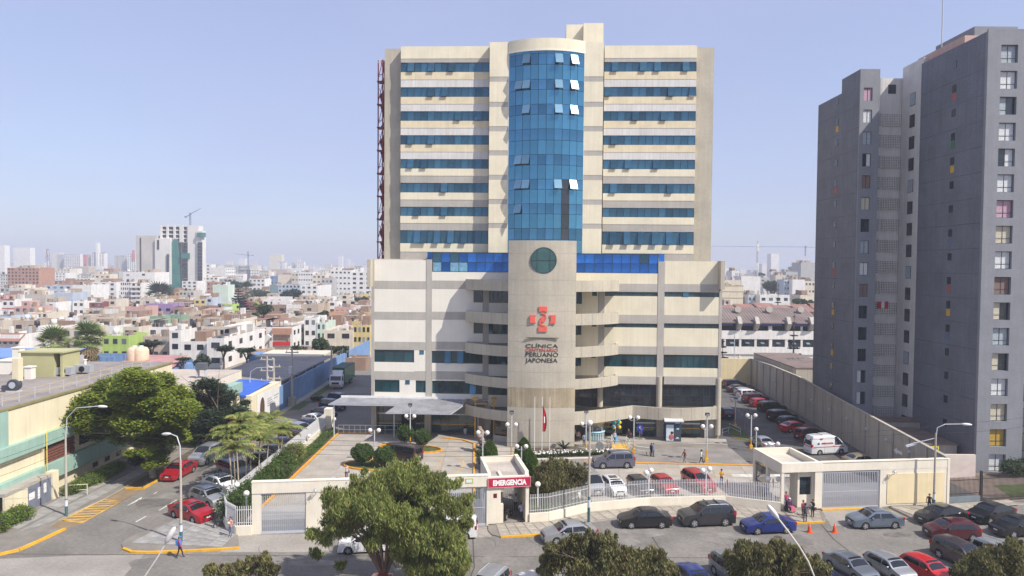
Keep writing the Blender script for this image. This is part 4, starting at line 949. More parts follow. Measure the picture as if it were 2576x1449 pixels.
lbx(LBX+.02,LBX+.3,ys0-.25,ys0-.02,zb2t,zb1b,CRM2,'pillar'); lbx(LBX+.02,LBX+.1,ys1+1,90,zb2t+.5,zb1b-.2,GLIT,'window')
for y in(79.2,81.6,84): lbx(LBX+.01,LBX+.05,y,y+1.0,zb2b-1.1,zb2b-.55,GLIT,'window')
YPIPE=mat('pipe_yellow',(.62,.47,.08),.5,.1); o=MB().tube([(LBX+.7,ys0-.3,zb2b-1.2),(LBX+.7,ys0-.3,zb1t+.3),(LBX+.75,ys0+4,zb1t+.35)],.05,6); ob('gas_pipe',o,YPIPE,lb,world=True)
# lit return and street corner
lbx(LBX-.02,LBX+.16,LY0+.0,YA+.1,zb1t,ZL-.1,GRN,'mint_band')
ob('sign_plate',MB().box(LBX+.61,LBX+.63,66.6,68.4,zb2b+.06,zb2b+.5),BLACK,lb,world=True)
ob('sign_arrow',MB().add([(LBX+.64,66.7,zb2b+.28),(LBX+.64,67.1,zb2b+.46),(LBX+.64,67.1,zb2b+.34),(LBX+.64,68.3,zb2b+.34),(LBX+.64,68.3,zb2b+.22),(LBX+.64,67.1,zb2b+.22),(LBX+.64,67.1,zb2b+.1)],[tuple(range(7))]),WHITE,lb,world=True)
# garage wall with grey gate
gx=-46.2; gt=thing('garage_front','grey garage gate with white notices in a cream front wall','garage',(gx,66,0))
def gtb(*a,m=None,name='wall'): return ob(name,MB().box(*a),m,gt,world=True)
gtb(-48,gx,63,69.4,2.45,2.75,m=KERB,name='roof_slab'); gtb(gx-.25,gx-.02,63,66.0,0,2.45,m=CRM2); gtb(gx-.6,gx+.15,69.4,70.3,0,2.9,m=CRM2,name='pillar')
gtb(gx-.1,gx-.03,66.0,69.4,.12,2.45,m=mat('gate_slate',(.17,.19,.24),.55,.1,1),name='gate_leaf')
for y0,y1,z0,z1 in((66.15,66.95,1.1,1.75),(67.4,67.85,.85,1.35),(67.4,67.85,1.38,1.95),(68.25,68.65,1.15,1.6),(68.25,68.65,1.62,2.1)): gtb(gx-.03,gx-.01,y0,y1,z0,z1,m=WHITE,name='notice')
mb=MB(); mb.bar((-45.2,70.6,.1),(-45.2,70.6,1.2),.06).bar((-43.6,71.0,.1),(-43.6,71.0,1.2),.06).bar((-45.2,70.6,1.2),(-43.6,71.0,1.2),.06).bar((-45.2,70.6,.65),(-43.6,71.0,.65),.05)
tag(ob('hand_rail',mb,mat('rail_cream',(.7,.66,.48),.5,.05)),'cream tube rail in front of the clipped hedge','rail')
# roof railing: posts and wires
rt=thing('roof_railing','thin roof railing with posts along the cream building edge','railing',(LBX-1,LY0,ZL))
for i in range(14):
    y=64.5+i*2.3; ob('post',MB().box(LBX-1.2,LBX-1.14,y,y+.06,ZL+.1,ZL+1.2),GATEM,rt,world=True)
mb=MB()
for z in(.6,1.15): mb.bar((LBX-1.17,64,ZL+z),(LBX-1.17,95,ZL+z),.03)
ob('rail',mb,YPIPE,rt,world=True)
# roof furniture
def rp(p,z=ZL+.1): return G(p,z)
bl=thing('roof_blower','dark snail shaped roof fan with a cream duct','roof fan',rp(r3(100,1325))); mb=MB()
mb.tube([(0,-.35,.75),(0,.35,.75)],.62,14); ob('housing',mb,mat('fan_grey',(.06,.065,.08),.5,.1),bl); ob('inlet',MB().tube([(0,-.37,.75),(0,-.42,.75)],.35,14),STEEL,bl); ob('outlet',MB().box(-1.2,-.2,-.3,.3,.15,.7),MATS['fan_grey'],bl); ob('duct',MB().box(-.25,.45,.0,.7,1.1,3.6),CRM2,bl); ob('base',MB().box(-.7,.6,-.4,.4,0,.15),GATEM,bl)
rb=thing('roof_room','olive cream stair room with an open doorway on the flat roof','roof room',rp(r3(290,1222))); ob('wall',MB().box(-2.6,1.4,0,3.4,0,2.9).box(2.2,2.5,0,3.4,0,2.9).box(1.4,2.2,3.0,3.4,0,2.9),mat('olive_cream',(.44,.42,.22),.85,.08,.6),rb); ob('roof',MB().box(-2.8,2.7,-.2,3.6,2.9,3.08),MATS['olive_cream'],rb); ob('doorway',MB().box(1.4,2.2,2.9,2.98,0,2.9),DARK,rb)
chs=[(110,1150,'cream square vent shaft beside the dark roof fan',1.0,2.4),(40,1205,'wide cream vent box at the left edge of the flat roof',2.4,1.6),(190,1240,'low cream hatch box left of the olive stair room',.8,1.4)]
for x,y,l,w_,h in chs: tag(ob('vent_box',MB().box(-w_/2,w_/2,0,w_,0,h).box(-w_/2-.1,w_/2+.1,-.1,w_+.1,h,h+.12),CREAMW),l,'vent').location=rp(r3(x,y))
for i,(x,y,l) in enumerate(((430,1220,'grey air conditioner boxes on the flat roof by the stair room'),(560,1205,'grey air conditioner unit near the flat roof edge'))):
    t=thing('air_conditioner',l,'air conditioner',rp(r3(x,y)))
    ob('casing',MB().box(-1.0,1.0,0,.9,.2,1.1),mat('ac_grey',(.36,.38,.4),.6,.1),t); ob('fan_grille',MB().tube([(0,-.02,.65),(0,-.05,.65)],.36,12),BLACK,t); ob('foot',MB().box(-.9,-.7,.1,.8,0,.2).box(.7,.9,.1,.8,0,.2),GATEM,t)
for x,y,h,l in((485,1195,2.0,'pale roof flue beside the air conditioners'),(583,1190,1.5,'short pale roof flue right of the air conditioners')): tag(ob('roof_flue',MB().cyl(0,0,0,h,.18).cyl(0,0,h,h+.12,.26),CREAMW),l,'flue').location=rp(r3(x,y))
# lower wing behind the trees
lw=thing('rear_wing','cream low wing with a mint roof edge behind the dark green tree','building',(-55,98,0))
ob('wall',MB().box(-75,-44,98.1,113,0,6.6).box(-44,-39.4,96.8,100.4,0,6.6),CRM2,lw,world=True); ob('roof',MB().box(-75,-44,98.05,113.1,6.6,6.75).box(-44,-39.3,96.75,100.45,6.6,6.76),mat('roof_tan',(.47,.41,.34),.95,.15,.3,fine=.1),lw,world=True); ob('mint_edge',MB().box(-40.5,-39.0,96.6,100.5,5.5,6.9),GRN,lw,world=True)
ob('window',MB().box(-40.6,-39.35,98,99.2,3.6,5),GLIT,lw,world=True); tank=thing('roof_tank','dark box cooler on legs on the low tan roof','cooler',at(r3(1370,1205),104)); ob('box',MB().box(-.7,.7,0,1.2,.6,1.6),mat('cooler_grey',(.10,.11,.13),.6,.1),tank); ob('leg',MB().box(-.65,-.55,.1,1.1,-.4,.6).box(.55,.65,.1,1.1,-.4,.6),GATEM,tank)
ob('mint_box',MB().box(-48.5,-45.5,97.0,98,4.9,6.2),GRN,lw,world=True)
# guard hut with blue roof and white mural
bh=thing('guard_hut','cream hut with a bright blue roof and white printed street wall','hut',(-41.5,104,0)); BLU=mat('roof_blue',(.035,.12,.52),.6,.1,.6)
ob('wall',MB().box(-43.9,-37.9,101,114,0,4.75),CRM2,bh,world=True); ob('roof',MB().add([(-43.9,100.6,4.9),(-38.6,100.6,4.7),(-38.6,112,5.2),(-43.9,112,5.4)],[(0,1,2,3)]).box(-43.9,-38.6,100.6,100.75,4.5,4.9),BLU,bh,world=True)
ob('mural',MB().box(-37.88,-37.84,103.2,113.9,.1,4.4),WHITE,bh,world=True); mb=MB(); P=[(-37.80,105.2+.95*cos(t),2.1+1.7*sin(t)) for t in np.linspace(0,2*PI,17)[:-1]]; mb.add(P,[tuple(range(16))]); ob('mural_oval',mb,mat('mural_brown',(.10,.05,.035),.7,.4,4),bh,world=True)
mb=MB()
for i in range(4): mb.box(-37.83,-37.80,107.4+i*.0,109.2+.3*i,3.0-.35*i,3.1-.35*i)
mb.box(-37.83,-37.80,110.4,112.6,3.0,3.1).box(-37.83,-37.80,110.4,112,2.6,2.68); ob('mural_print',mb,mat('print_grey',(.25,.25,.28),.7,0),bh,world=True)
# blue compound wall along the side street, low buildings and dusty canopy behind
BLW=mat('compound_blue',(.17,.29,.50),.85,.10,.5,streak=.14); cw_=thing('compound_wall','long blue compound wall along the shaded side street','wall',(-38,113,0))
for i in range(16): 
    y0=113+i*5; ob('wall_panel',MB().box(-38.1,-37.8,y0,y0+4.9,0,4.0+.06*(i%2)),BLW,cw_,world=True)
ob('wall_panel',MB().box(-38.1,-37.8,193.1,198,0,4.0),BLW,cw_,world=True)
mb=MB()
for i in range(18):
    y=114+i*4.6; mb.bar((-37.95,y,4),(-37.95,y,5.1),.05); mb.bar((-37.95,y,5.1),(-37.6,y,5.4),.04)
for z in(4.5,4.9): mb.bar((-37.95,114,z),(-37.95,193,z),.02)
ob('wire_post',mb,GATEM,cw_,world=True)
cr=thing('compound_roof','wide dusty grey flat roof inside the blue compound','roof canopy',(-45,114,0)); ob('roof',MB().box(-52.5,-38.6,114,150,4.25,4.4),mat('roof_dusty',(.26,.245,.225),.95,.2,.3,fine=.12),cr,world=True)
mb=MB()
for x in(-52,-47,-41,-38.9):
    for y in(114.3,124,138,149): mb.box(x,x+.18,y,y+.18,0,4.25)
ob('post',mb,GATEM,cr,world=True)
# ================================================================ the city behind
HC=dict(white=(.72,.71,.68),cream=(.68,.60,.45),grey=(.42,.42,.41),brick=(.33,.20,.135),tan=(.48,.38,.28),pink=(.58,.33,.28),lime=(.40,.58,.09),purple=(.33,.20,.46),orange=(.64,.34,.13),yellow=(.68,.52,.17),mint=(.55,.68,.57),teal=(.17,.29,.33),blue=(.16,.27,.50),terracotta=(.46,.22,.13),maroon=(.25,.05,.06),bluegrey=(.42,.50,.60),beige=(.60,.53,.42),green=(.22,.36,.24),concrete=(.50,.46,.40))
HC={k:tuple(.80*c+.20*(sum(v)/3)*q for c,q in zip(v,(1.02,.97,.90))) for k,v in HC.items()}
HM={k:mat('house_'+k,v,.88,.10,.35,streak=.16,fine=.05) for k,v in HC.items()}
ROOFS=[mat('roof_tan2',(.34,.28,.22),.95,.25,.25,fine=.15),mat('roof_dirt',(.27,.21,.165),.95,.3,.3,fine=.15),mat('roof_grey2',(.36,.34,.31),.95,.25,.25,fine=.12),mat('roof_red',(.27,.14,.11),.9,.25,.4,fine=.1)]
WINM=[mat('far_window',(.035,.04,.05),.15,.3,1,objvar=.6),mat('far_window_light',(.16,.19,.22),.3,.3,1,objvar=.4)]
TANKS={'black tank':(mat('tank_black',(.03,.03,.035),.5,.1),.7,1.5),'white tank':(mat('tank_white',(.68,.67,.64),.6,.1),.75,1.6),'cream tank':(mat('tank_cream',(.66,.52,.36),.6,.1),.8,1.7)}
def hor(x): return 669.9+(x-1288)*.0085
crng=random.Random(77); FOOT=[]; WMESH={}; HOUSES=[]
def win_mesh(w_,h):
    k=(round(w_,1),round(h,1))
    if k not in WMESH: WMESH[k]=MB().box(-w_/2,w_/2,-.06,.12,-h/2,h/2).mesh('window',WINM[0])
    return WMESH[k]
def add_win(t,x,y,z,w_,h,rz=0,m=None):
    o=bpy.data.objects.new('window',win_mesh(w_,h)); col.objects.link(o); o.parent=t; KIDS.setdefault(t.name,[]).append(o); o.location=(x,y,z); o.rotation_euler=(0,0,rz)
    if m: setmat(o,0,m)
    return o
def house_at(X,Y,W,D,h,c,label,fl=2,nw=3,feats=(),rz=0,roof=0,side=0,group=None,name='house',cat='house',z0=0,bands=None,winh=1.25,base=None,balc=False):
    t=thing(name,label,cat,(X,Y,z0),rz,group); m=HM[c] if isinstance(c,str) else c
    mb=MB().box(-W/2,W/2,0,D,0,h-.55); p=.16
    mb.box(-W/2,W/2,0,p,h-.55,h).box(-W/2,W/2,D-p,D,h-.55,h).box(-W/2,-W/2+p,p,D-p,h-.55,h).box(W/2-p,W/2,p,D-p,h-.55,h)
    ob('wall',mb,m,t)
    rf=ob('roof',MB().box(-W/2+p,W/2-p,p,D-p,h-.55,h-.5),ROOFS[roof],t)
    FOOT.append((X-W/2-1,X+W/2+1,Y-1,Y+D+1)); group or FOOT.append((X-W/2+1,X+W/2-1,Y*.91,Y)); HOUSES.append((t,X,Y,W,h))
    fh=h/max(1,fl)
    if nw:
        ww=min(1.9,W/nw*.5)
        for f in range(fl):
            for i in range(nw): add_win(t,-W/2+W*(i+.5)/nw,0,fh*f+fh*.55,ww,min(fh*.5,winh),m=WINM[(i*7+f*3)%2] if (i+f)%3==0 else None)
    if side:
        for f in range(fl):
            for i in range(side): add_win(t,W/2,D*(i+.5)/side,fh*f+fh*.55,min(1.8,D/side*.4),min(fh*.5,winh),PI/2)
    if bands: 
        mb=MB()
        for f in range(fl+1): z=min(h-.3,fh*f); mb.box(-W/2-.05,W/2+.05,-.12,.02,z,z+.3)
        ob('floor_band',mb,bands,t)
    if balc:
        for f in range(1,fl):
            ob('balcony',MB().box(-W/2+.3,W/2-.3,-1.1,.0,fh*f-.12,fh*f).box(-W/2+.3,W/2-.3,-1.1,-1.0,fh*f,fh*f+.9),HM['white'],t)
    z=h-.5; cb_=MB(); nr=crng.randrange(4,10) if Y<620 else 3
    for _ in range(nr):
        a,b,e=crng.uniform(.3,1.5),crng.uniform(.3,1.4),crng.choice((.3,.5,.9,1.5,2.1)); x,y=crng.uniform(-W/2+1,W/2-1),crng.uniform(.6,D-1.2); cb_.box(x-a/2,x+a/2,y,y+b,z,z+e,crng.randrange(5))
    if crng.random()<.3: cb_.box(-W/2+p,W/2-p,D*.55,D*.55+.15,z,z+crng.uniform(.8,2.3),crng.choice((0,1,2,3)))
    ob('roof_clutter',cb_,[HM['tan'],HM['brick'],HM['grey'],HM['white'],ROOFS[1]],t,kind='stuff')
    if not feats and Y<640: feats=crng.choice(((),('rods',),('black tank',),('','brick room'),('','room'),('canopy',),('white tank','rods')))
    for k,f in enumerate(feats):
        x=-W*.28+W*.28*k
        if f in TANKS:
            mm,r,hh=TANKS[f]; ob('water_tank',MB().lathe([(0,z+.5+hh),(r*.5,z+.5+hh),(r*.95,z+.35+hh),(r,z+.5),(0,z+.5)],12,0,(x,D*.4)).box(x-r,x+r,D*.4-r,D*.4+r,z,z+.5),mm,t)
        elif f=='room': 
            q=ob('roof_room',MB().box(x-W*.2,x+W*.2,D*.35,D*.9,z,z+2.5),HM['tan'] if k else m,t); add_win(t,x,D*.35,z+1.3,1,1)
        elif f=='brick room': ob('roof_room',MB().box(x-W*.22,x+W*.22,D*.3,D*.9,z,z+2.5),HM['brick'],t)
        elif f=='canopy':
            mb=MB().box(x-W*.25,x+W*.25,D*.05,D*.5,z+2.3,z+2.4)
            for a in(-.23,.23):
                for b in(.08,.47): mb.box(x+W*a,x+W*a+.12,D*b,D*b+.12,z,z+2.3)
            ob('terrace_canopy',mb,ROOFS[3] if 'red' in label else ROOFS[0],t)
        elif f=='red roof':
            ob('tile_roof',MB().add([(-W/2-.3,-.8,h-1.4),(W/2+.3,-.8,h-1.4),(W/2+.3,1.8,h+.25),(-W/2-.3,1.8,h+.25),(-W/2-.3,-.8,h-1.55),(W/2+.3,-.8,h-1.55)],[(0,1,2,3),(5,4,3,2),(0,4,5,1)]),ROOFS[3],t)
        elif f=='rods':
            mb=MB()
            for q in range(5): mb.box(-W/2+.2+W*.2*q,-W/2+.26+W*.2*q,.1,.16,z,z+1.6)
            ob('column_rod',mb,GATEM,t,kind='stuff')
    return t
def house(off,x0,x1,yt,h=None,c='white',label='',Y=None,D=11,A=.24173,oy=592.96,**k):
    a,b=A*x0+off,A*x1+off; y=A*yt+oy; xm=(a+b)/2
    if Y is None: Y=1750*(CAM_H-h)/(y-hor(xm))
    p,q=at((a,y),Y),at((b,y),Y)
    return house_at((p.x+q.x)/2,Y,q.x-p.x,D,(p.z+q.z)/2,c,label,**k)
O1,O2,O3=0.0,309.96,619.9
def S(off,rows):
    for r in rows:
        x0,x1,yt,h,c,l=r[:6]; kw=r[6] if len(r)>6 else {}
        if isinstance(h,tuple): house(off,x0,x1,yt,None,c,l,Y=h[0],**kw)
        else: house(off,x0,x1,yt,h,c,l,**kw)
d=dict
S(O1,[(-40,205,1030,7,'white','white house with a sloping red tile roof at the left edge',d(nw=4,feats=('red roof',))),
(205,345,1035,6.3,'brick','brown brick house between the red tiled house and the left fan palm',d(nw=2,roof=1)),
(395,640,940,7,'white','white house with red shutters above the left fan palm',d(nw=4,feats=('white tank',),roof=1)),
(235,392,955,6.6,'grey','grey house with a dusty brown roof beside the red shuttered house',d(nw=2,roof=1)),
(645,850,965,8,'beige','pale beige house with one dark window between the two fan palms',d(nw=2,fl=3)),
(1050,1192,940,7,'white','blank white house wall just right of the right fan palm',d(nw=0)),
(1060,1338,1040,6.2,'lime','bright lime green house right of the two fan palms',d(nw=3,fl=2,D=9,roof=0)),
(610,835,850,5.6,'white','low white house with a black water tank on its parapet',d(nw=2,feats=('black tank',))),
(665,955,903,5,'cream','low cream house below the black tank house',d(nw=4,fl=1,roof=0)),
(510,660,908,5,'blue','small bright blue roof room house behind the red shutters',d(nw=1,fl=1)),
(570,755,592,10,'bluegrey','tall blank pale blue grey block standing among white houses',d(nw=0,D=13)),
(470,578,692,6.5,'white','white house with a square window left of the tall blank block',d(nw=1)),
(757,876,682,6.5,'white','white house with two small windows right of the tall blank block',d(nw=2)),
(380,470,700,6.3,'grey','grey house with an outside stair behind the pink house',d(nw=1,feats=('canopy',))),
(150,365,738,6,'pink','salmon pink house with brown openings at the far left',d(nw=3,feats=('room',))),
(150,478,612,9.0,'concrete','bare concrete blank walled house above the pink house',d(nw=0,feats=('','room'))),
(20,150,662,8,'white','white modern house with red vertical stripes at the far left',d(nw=2,bands=RED)),
(100,370,545,8.6,'cream','cream three storey house with a mustard roof block',d(nw=4,fl=3,feats=('room',))),
(0,100,542,9,'grey','grey concrete house at the left picture edge behind the striped house',d(nw=2,fl=3)),
(470,745,517,9.2,'bluegrey','pale blue house with a row of four dark windows',d(nw=4,fl=3)),
(757,948,512,11,'white','long blank white block behind the two window white house',d(nw=0,D=18)),
(952,1210,483,12,'white','white four storey block with few windows beside the blank white block',d(nw=3,fl=4,D=16)),
(880,1060,690,6,'maroon','house with dark red awnings and white balcony wall',d(nw=3,bands=HM['white'])),
(1062,1205,662,7,'beige','beige house with two square windows by the green hedge',d(nw=2)),
(870,1140,812,4.6,'tan','tan low house with a brown roof terrace',d(nw=3,fl=1,roof=1)),
(-30,115,832,5,'bluegrey','pale blue low house with a pink roof at the left edge',d(nw=1,fl=1,roof=3)),
(130,392,882,4.7,'tan','tan low house with two white water tanks',d(nw=2,fl=1,feats=('white tank','cream tank'),roof=1)),
(405,680,385,(800,),'white','long white block below the lattice mast',d(nw=8,fl=4,D=20)),
(680,910,445,(680,),'cream','cream block between the far white tower and grey tower',d(nw=6,fl=3,D=18)),
(760,910,462,(560,),'brick','brown brick house with openings under the far grey tower',d(nw=3)),
(985,1145,398,(555,),'cream','cream house with stepped roof rooms left of the concrete slab',d(nw=3,fl=3,feats=('room','cream tank'))),
(1145,1240,374,(570,),'grey','grey house with dark upper floor left of the concrete slab',d(nw=2,fl=3)),
(75,405,335,(520,),'terracotta','brown brick mid rise block on the left skyline',d(nw=9,fl=8,D=18,feats=('','room'))),
(-40,78,400,(560,),'white','white striped office block at the left edge of the skyline',d(nw=5,fl=5,bands=HM['teal'])),
(405,450,315,(1500,),'white','slim hazy white tower right of the brown mid rise',d(nw=3,fl=8,name='tower_block',cat='tower block')),
(590,662,198,(1400,),'grey','grey blank flank tower joined to the far white tower',d(nw=0,name='tower_block',cat='tower block')),
(664,835,192,(1390,),'white','far white tower with a grid of dark windows',d(nw=9,fl=14,winh=1.6,name='tower_block',cat='tower block')),
(866,945,195,(1300,),'grey','far grey blank tower with a red billboard',d(nw=0,name='tower_block',cat='tower block')),
(946,1083,182,(1295,),'white','far white tower striped by dark balconies under a tall white core',d(nw=5,fl=16,winh=1.8,name='tower_block',cat='tower block')),
(1190,1310,205,(1250,),'grey','far grey tower left of the red signed tower',d(nw=2,fl=10,name='tower_block',cat='tower block'))])
S(O2,[(40,130,185,(1240,),'white','far white tower with a red vertical sign',d(nw=4,fl=12,winh=1.8,name='tower_block',cat='tower block')),
(0,160,948,7,'beige','beige house with laundry terrace left of the red umbrella terrace',d(nw=2,feats=('room',))),
(255,480,950,6.5,'white','white house with an open roof terrace under a pale awning',d(nw=2,feats=('canopy','canopy'))),
(480,600,985,8,'white','white corner house with grey glass front and a long white flank',d(nw=1,fl=3,D=30,feats=('black tank',),roof=1)),
(205,478,1050,6,'tan','tan house with a brown upper wall right of the lime house',d(nw=3,roof=1)),
(606,868,1100,6,'white','white house with two dark windows and rubble on its roof',d(nw=2,roof=1)),
(870,1052,1068,7,'white','big white corner house with a broad window and long flank',d(nw=1,D=26,side=4,feats=('room','canopy'))),
(812,1080,945,8.4,'beige','beige house with a door and window behind the white corner house',d(nw=3,fl=3,roof=2)),
(680,800,838,8,'tan','unfinished tan house with open dark upper rooms',d(nw=2,fl=2,winh=2)),
(805,950,838,8,'brick','bare brick upper storey house with no windows',d(nw=0,D=16)),
(1040,1200,822,8,'brick','brick wall house with an arched opening',d(nw=1,fl=1,winh=2.2)),
(1125,1245,868,8.5,'cream','small cream roof block house beside the arched brick wall',d(nw=0)),
(230,515,707,6,'purple','bright purple house with two dark windows',d(nw=3,fl=1)),
(20,228,737,5.6,'pink','pale pink low house left of the purple house',d(nw=3,fl=1,roof=3)),
(518,880,742,5,'brick','long dark canopied house right of the purple house',d(nw=5,fl=1,winh=1.8,roof=1)),
(275,420,838,4.8,'green','small teal green house with a single window',d(nw=1,fl=1)),
(505,605,822,5,'green','grey green shed house with a brown roof',d(nw=1,fl=1,roof=1)),
(600,690,805,5.2,'tan','tan house wedged beside the grey green shed',d(nw=1,fl=1,roof=1)),
(460,585,582,7,'orange','orange and yellow house under the construction tower',d(nw=3)),
(585,735,572,8,'concrete','grey concrete house under the construction tower',d(nw=4,roof=1)),
(740,860,662,6,'yellow','mustard yellow house left of the mint water tower house',d(nw=2)),
(862,930,642,7,'bluegrey','grey green house beside the mint water tower house',d(nw=1)),
(930,1090,512,12.6,'mint','tall pale mint house with a black roof tank',d(nw=0,D=9,feats=('','black tank'))),
(1050,1140,712,6,'lime','small lime green house beside the conifer',d(nw=1)),
(932,1048,748,5,'mint','pale mint low wall house with one window',d(nw=2,fl=1)),
(772,930,775,4.6,'orange','low orange wall house with blue washing',d(nw=2,fl=1)),
(225,300,585,7.5,'white','white house behind the date palm',d(nw=1)),
(870,985,482,(520,),'terracotta','terracotta three storey house right of the construction tower',d(nw=3,fl=3)),
(850,915,298,(700,),'white','narrow white tower right of the construction tower',d(nw=1,fl=7,name='tower_block',cat='tower block')),
(916,1068,332,(690,),'white','broad white block with windows at its right end',d(nw=0,side=5,fl=6,D=24,name='tower_block',cat='tower block')),
(1200,1318,312,(900,),'grey','grey white mid rise with a small crane on the skyline',d(nw=5,fl=5,name='tower_block',cat='tower block')),
(1140,1250,398,(760,),'white','low white block left of the grey white mid rise',d(nw=4)),
(1250,1338,360,(980,),'cream','hazy cream block behind the mid rise crane',d(nw=4,fl=4)),
(-30,80,480,(396,),'white','white flats with grey balconies and windows',d(nw=5,fl=5,D=14)),
(82,188,490,(392,),'white','white flats wing with orange panels and balconies',d(nw=2,fl=5,D=14,balc=True,bands=HM['orange'])),
(0,95,378,(470,),'white','high blank white house behind the white flats',d(nw=1,fl=4)),
(96,326,380,(462,),'white','large blank white block left of the concrete slab',d(nw=1,fl=5,D=20))])
S(O3,[(240,330,512,(470,),'teal','teal flank of the four storey white flats',d(nw=0,D=14)),
(331,560,510,(458,),'bluegrey','four storey flats with teal strips and dark windows',d(nw=6,fl=4)),
(566,738,520,(436,),'white','white four storey flats with a long blank cream flank',d(nw=3,fl=4,D=45)),
(1090,1300,378,(430,),'white','tall white block with one column of small windows beside the clinic',d(nw=3,fl=7,D=20)),
(875,1088,358,(520,),'white','white and grey stepped block left of the tall white block',d(nw=5,fl=5,feats=('room',),D=16)),
(780,900,440,(470,),'grey','grey house front between the white flats and stepped block',d(nw=3,fl=3)),
(330,470,408,(610,),'cream','cream blank block with a blue edge on the skyline',d(nw=0,D=18)),
(470,540,385,(600,),'beige','beige stepped block on the skyline above the flats',d(nw=2,fl=4)),
(541,690,380,(580,),'white','long white stepped block above the white flats',d(nw=6,fl=4)),
(686,822,405,(560,),'cream','cream block with a mustard roof drum',d(nw=3,fl=4,feats=('cream tank',))),
(248,326,418,(640,),'blue','white block with a blue panel on the skyline',d(nw=2,fl=3)),
(316,404,276,(1400,),'white','far white tower striped with curved balconies',d(nw=1,fl=12,winh=2,name='tower_block',cat='tower block',bands=HM['bluegrey'])),
(512,600,270,(1400,),'white','far pale tower with a grey left flank',d(nw=4,fl=12,name='tower_block',cat='tower block')),
(470,510,280,(1410,),'grey','far grey flank tower beside the pale tower',d(nw=0,name='tower_block',cat='tower block')),
(810,880,300,(1900,),'cream','farthest hazy twin tower above the mustard drum, left one',d(nw=4,fl=10,name='tower_block',cat='tower block')),
(890,958,308,(1910,),'cream','farthest hazy twin tower above the mustard drum, right one',d(nw=4,fl=10,name='tower_block',cat='tower block')),
(1050,1108,318,(1900,),'white','hazy pale tower above the tall white block, left one',d(nw=3,fl=9,name='tower_block',cat='tower block')),
(1132,1200,308,(1905,),'white','hazy pale tower above the tall white block, right one',d(nw=3,fl=9,name='tower_block',cat='tower block')),
(0,130,352,(900,),'white','white slab block behind the araucaria tips',d(nw=5,fl=5)),
(132,232,360,(880,),'beige','beige block with a sail shaped end on the skyline',d(nw=4,fl=4)),
(415,562,718,5.2,'white','long white wall house in front of the teal flats',d(nw=0,D=8)),
(562,748,712,5.5,'tan','bare tan wall house right of the long white wall',d(nw=1,fl=1)),
(115,360,642,5.2,'cream','cream shed with a pink iron roof beside the palm',d(nw=2,fl=1,roof=3)),
(220,415,718,5,'brick','brown shed with a rusty roof behind the feathery tree',d(nw=2,fl=1,roof=3)),
(-60,100,690,5,'maroon','dark shed with a red roof left of the pink roofed shed',d(nw=2,fl=1,roof=3)),
(960,1080,616,8,'cream','small three storey cream house with one upper window',d(nw=1,fl=3)),
(1082,1150,640,7,'grey','grey green house beside the small three storey cream house',d(nw=1)),
(750,843,702,5.4,'tan','tan house with a dark window below the white flats',d(nw=1,fl=1,roof=0)),
(845,940,684,6,'white','white house with a grey upper room below the white flats',d(nw=1,feats=('room',))),
(915,1085,742,5.4,'pink','house with a maroon roof and white posts',d(nw=3,fl=1,winh=2,roof=3)),
(1088,1300,722,5.6,'white','white low house with a dark doorway near the clinic edge',d(nw=2,fl=1)),
(855,1118,800,5.2,'orange','orange house with an orange tiled roof edge',d(nw=4,fl=1,feats=('red roof',))),
(1120,1300,795,5.4,'yellow','yellow wall house near the clinic edge',d(nw=2,fl=1)),
(1010,1200,828,5.2,'brick','reddish shed with a sagging brown roof in front of the yellow walls',d(nw=2,fl=1,roof=1)),
(825,1015,900,6,'brick','brick walled yard house heaped with washing',d(nw=0,roof=1)),
(1018,1300,892,5.2,'yellow','bright yellow parapet house above the grey roofed flats',d(nw=0,D=7)),
(600,730,852,9,'white','white three storey house with maroon shutters',d(nw=2,fl=3)),
(731,826,905,7.6,'mint','pale green house right of the maroon shuttered house',d(nw=2,fl=3)),
(805,1110,985,6.6,'cream','cream two storey house with a black flat roof edge',d(nw=2,D=16,side=3,roof=2)),
(1112,1290,930,8,'yellow','brown and yellow flats with bay windows beside the clinic',d(nw=4,fl=3,D=18,roof=2)),
(1150,1300,610,7.2,'yellow','pale yellow house on the slope near the clinic edge',d(nw=3)),
(1155,1222,565,8,'green','small green fronted house below the tall white block',d(nw=3,fl=1)),
(30,330,1208,3.2,'orange','long orange brown yard wall below the terracotta house',d(nw=0,D=6,roof=1)),
(950,1240,1268,3,'brick','brick yard wall house behind the parked truck',d(nw=0,D=5,roof=1)),
(565,716,1232,2.8,'white','low white garden wall house under the feathery trees',d(nw=0,D=4)),
(-20,75,905,6.4,'beige','beige terrace house left of the terracotta house',d(nw=2,feats=('canopy',)))])
# terracotta house with an outside stair
th=house(O3,78,480,950,6.9,'white','white and terracotta house with an outside stair and red balcony railing',nw=0,D=14,side=4,fl=2,feats=('canopy','canopy'),roof=1)
W=[h for h in HOUSES if h[0]==th][0][3]; hh=6.9
ob('terracotta_band',MB().box(-W/2+.3,-W*.18,-.12,.0,4.9,6.6).box(-.0,W/2-.2,-.9,.0,4.9,6.6),HM['terracotta'],th); ob('balcony',MB().box(-.0,W/2-.2,-.9,0,1.9,2.1).box(0,W/2-.2,-.9,-.82,2.1,3.0),RED,th)
ob('balcony_recess',MB().box(.3,W/2-.6,-.04,0,2.1,4.6),HM['tan'],th); ob('outside_stair',MB().bar((-W/2+1,-1.2,.3),(-W*.05,-1.2,4.6),1.0,1.2).bar((-W/2+1,-1.2,3.2),(-W*.18,-1.2,6.2),1.0,.5),HM['white'],th)
for x in(-.1,W/2-.3): ob('post',MB().box(x,x+.2,-.95,-.75,0,5),HM['white'],th)
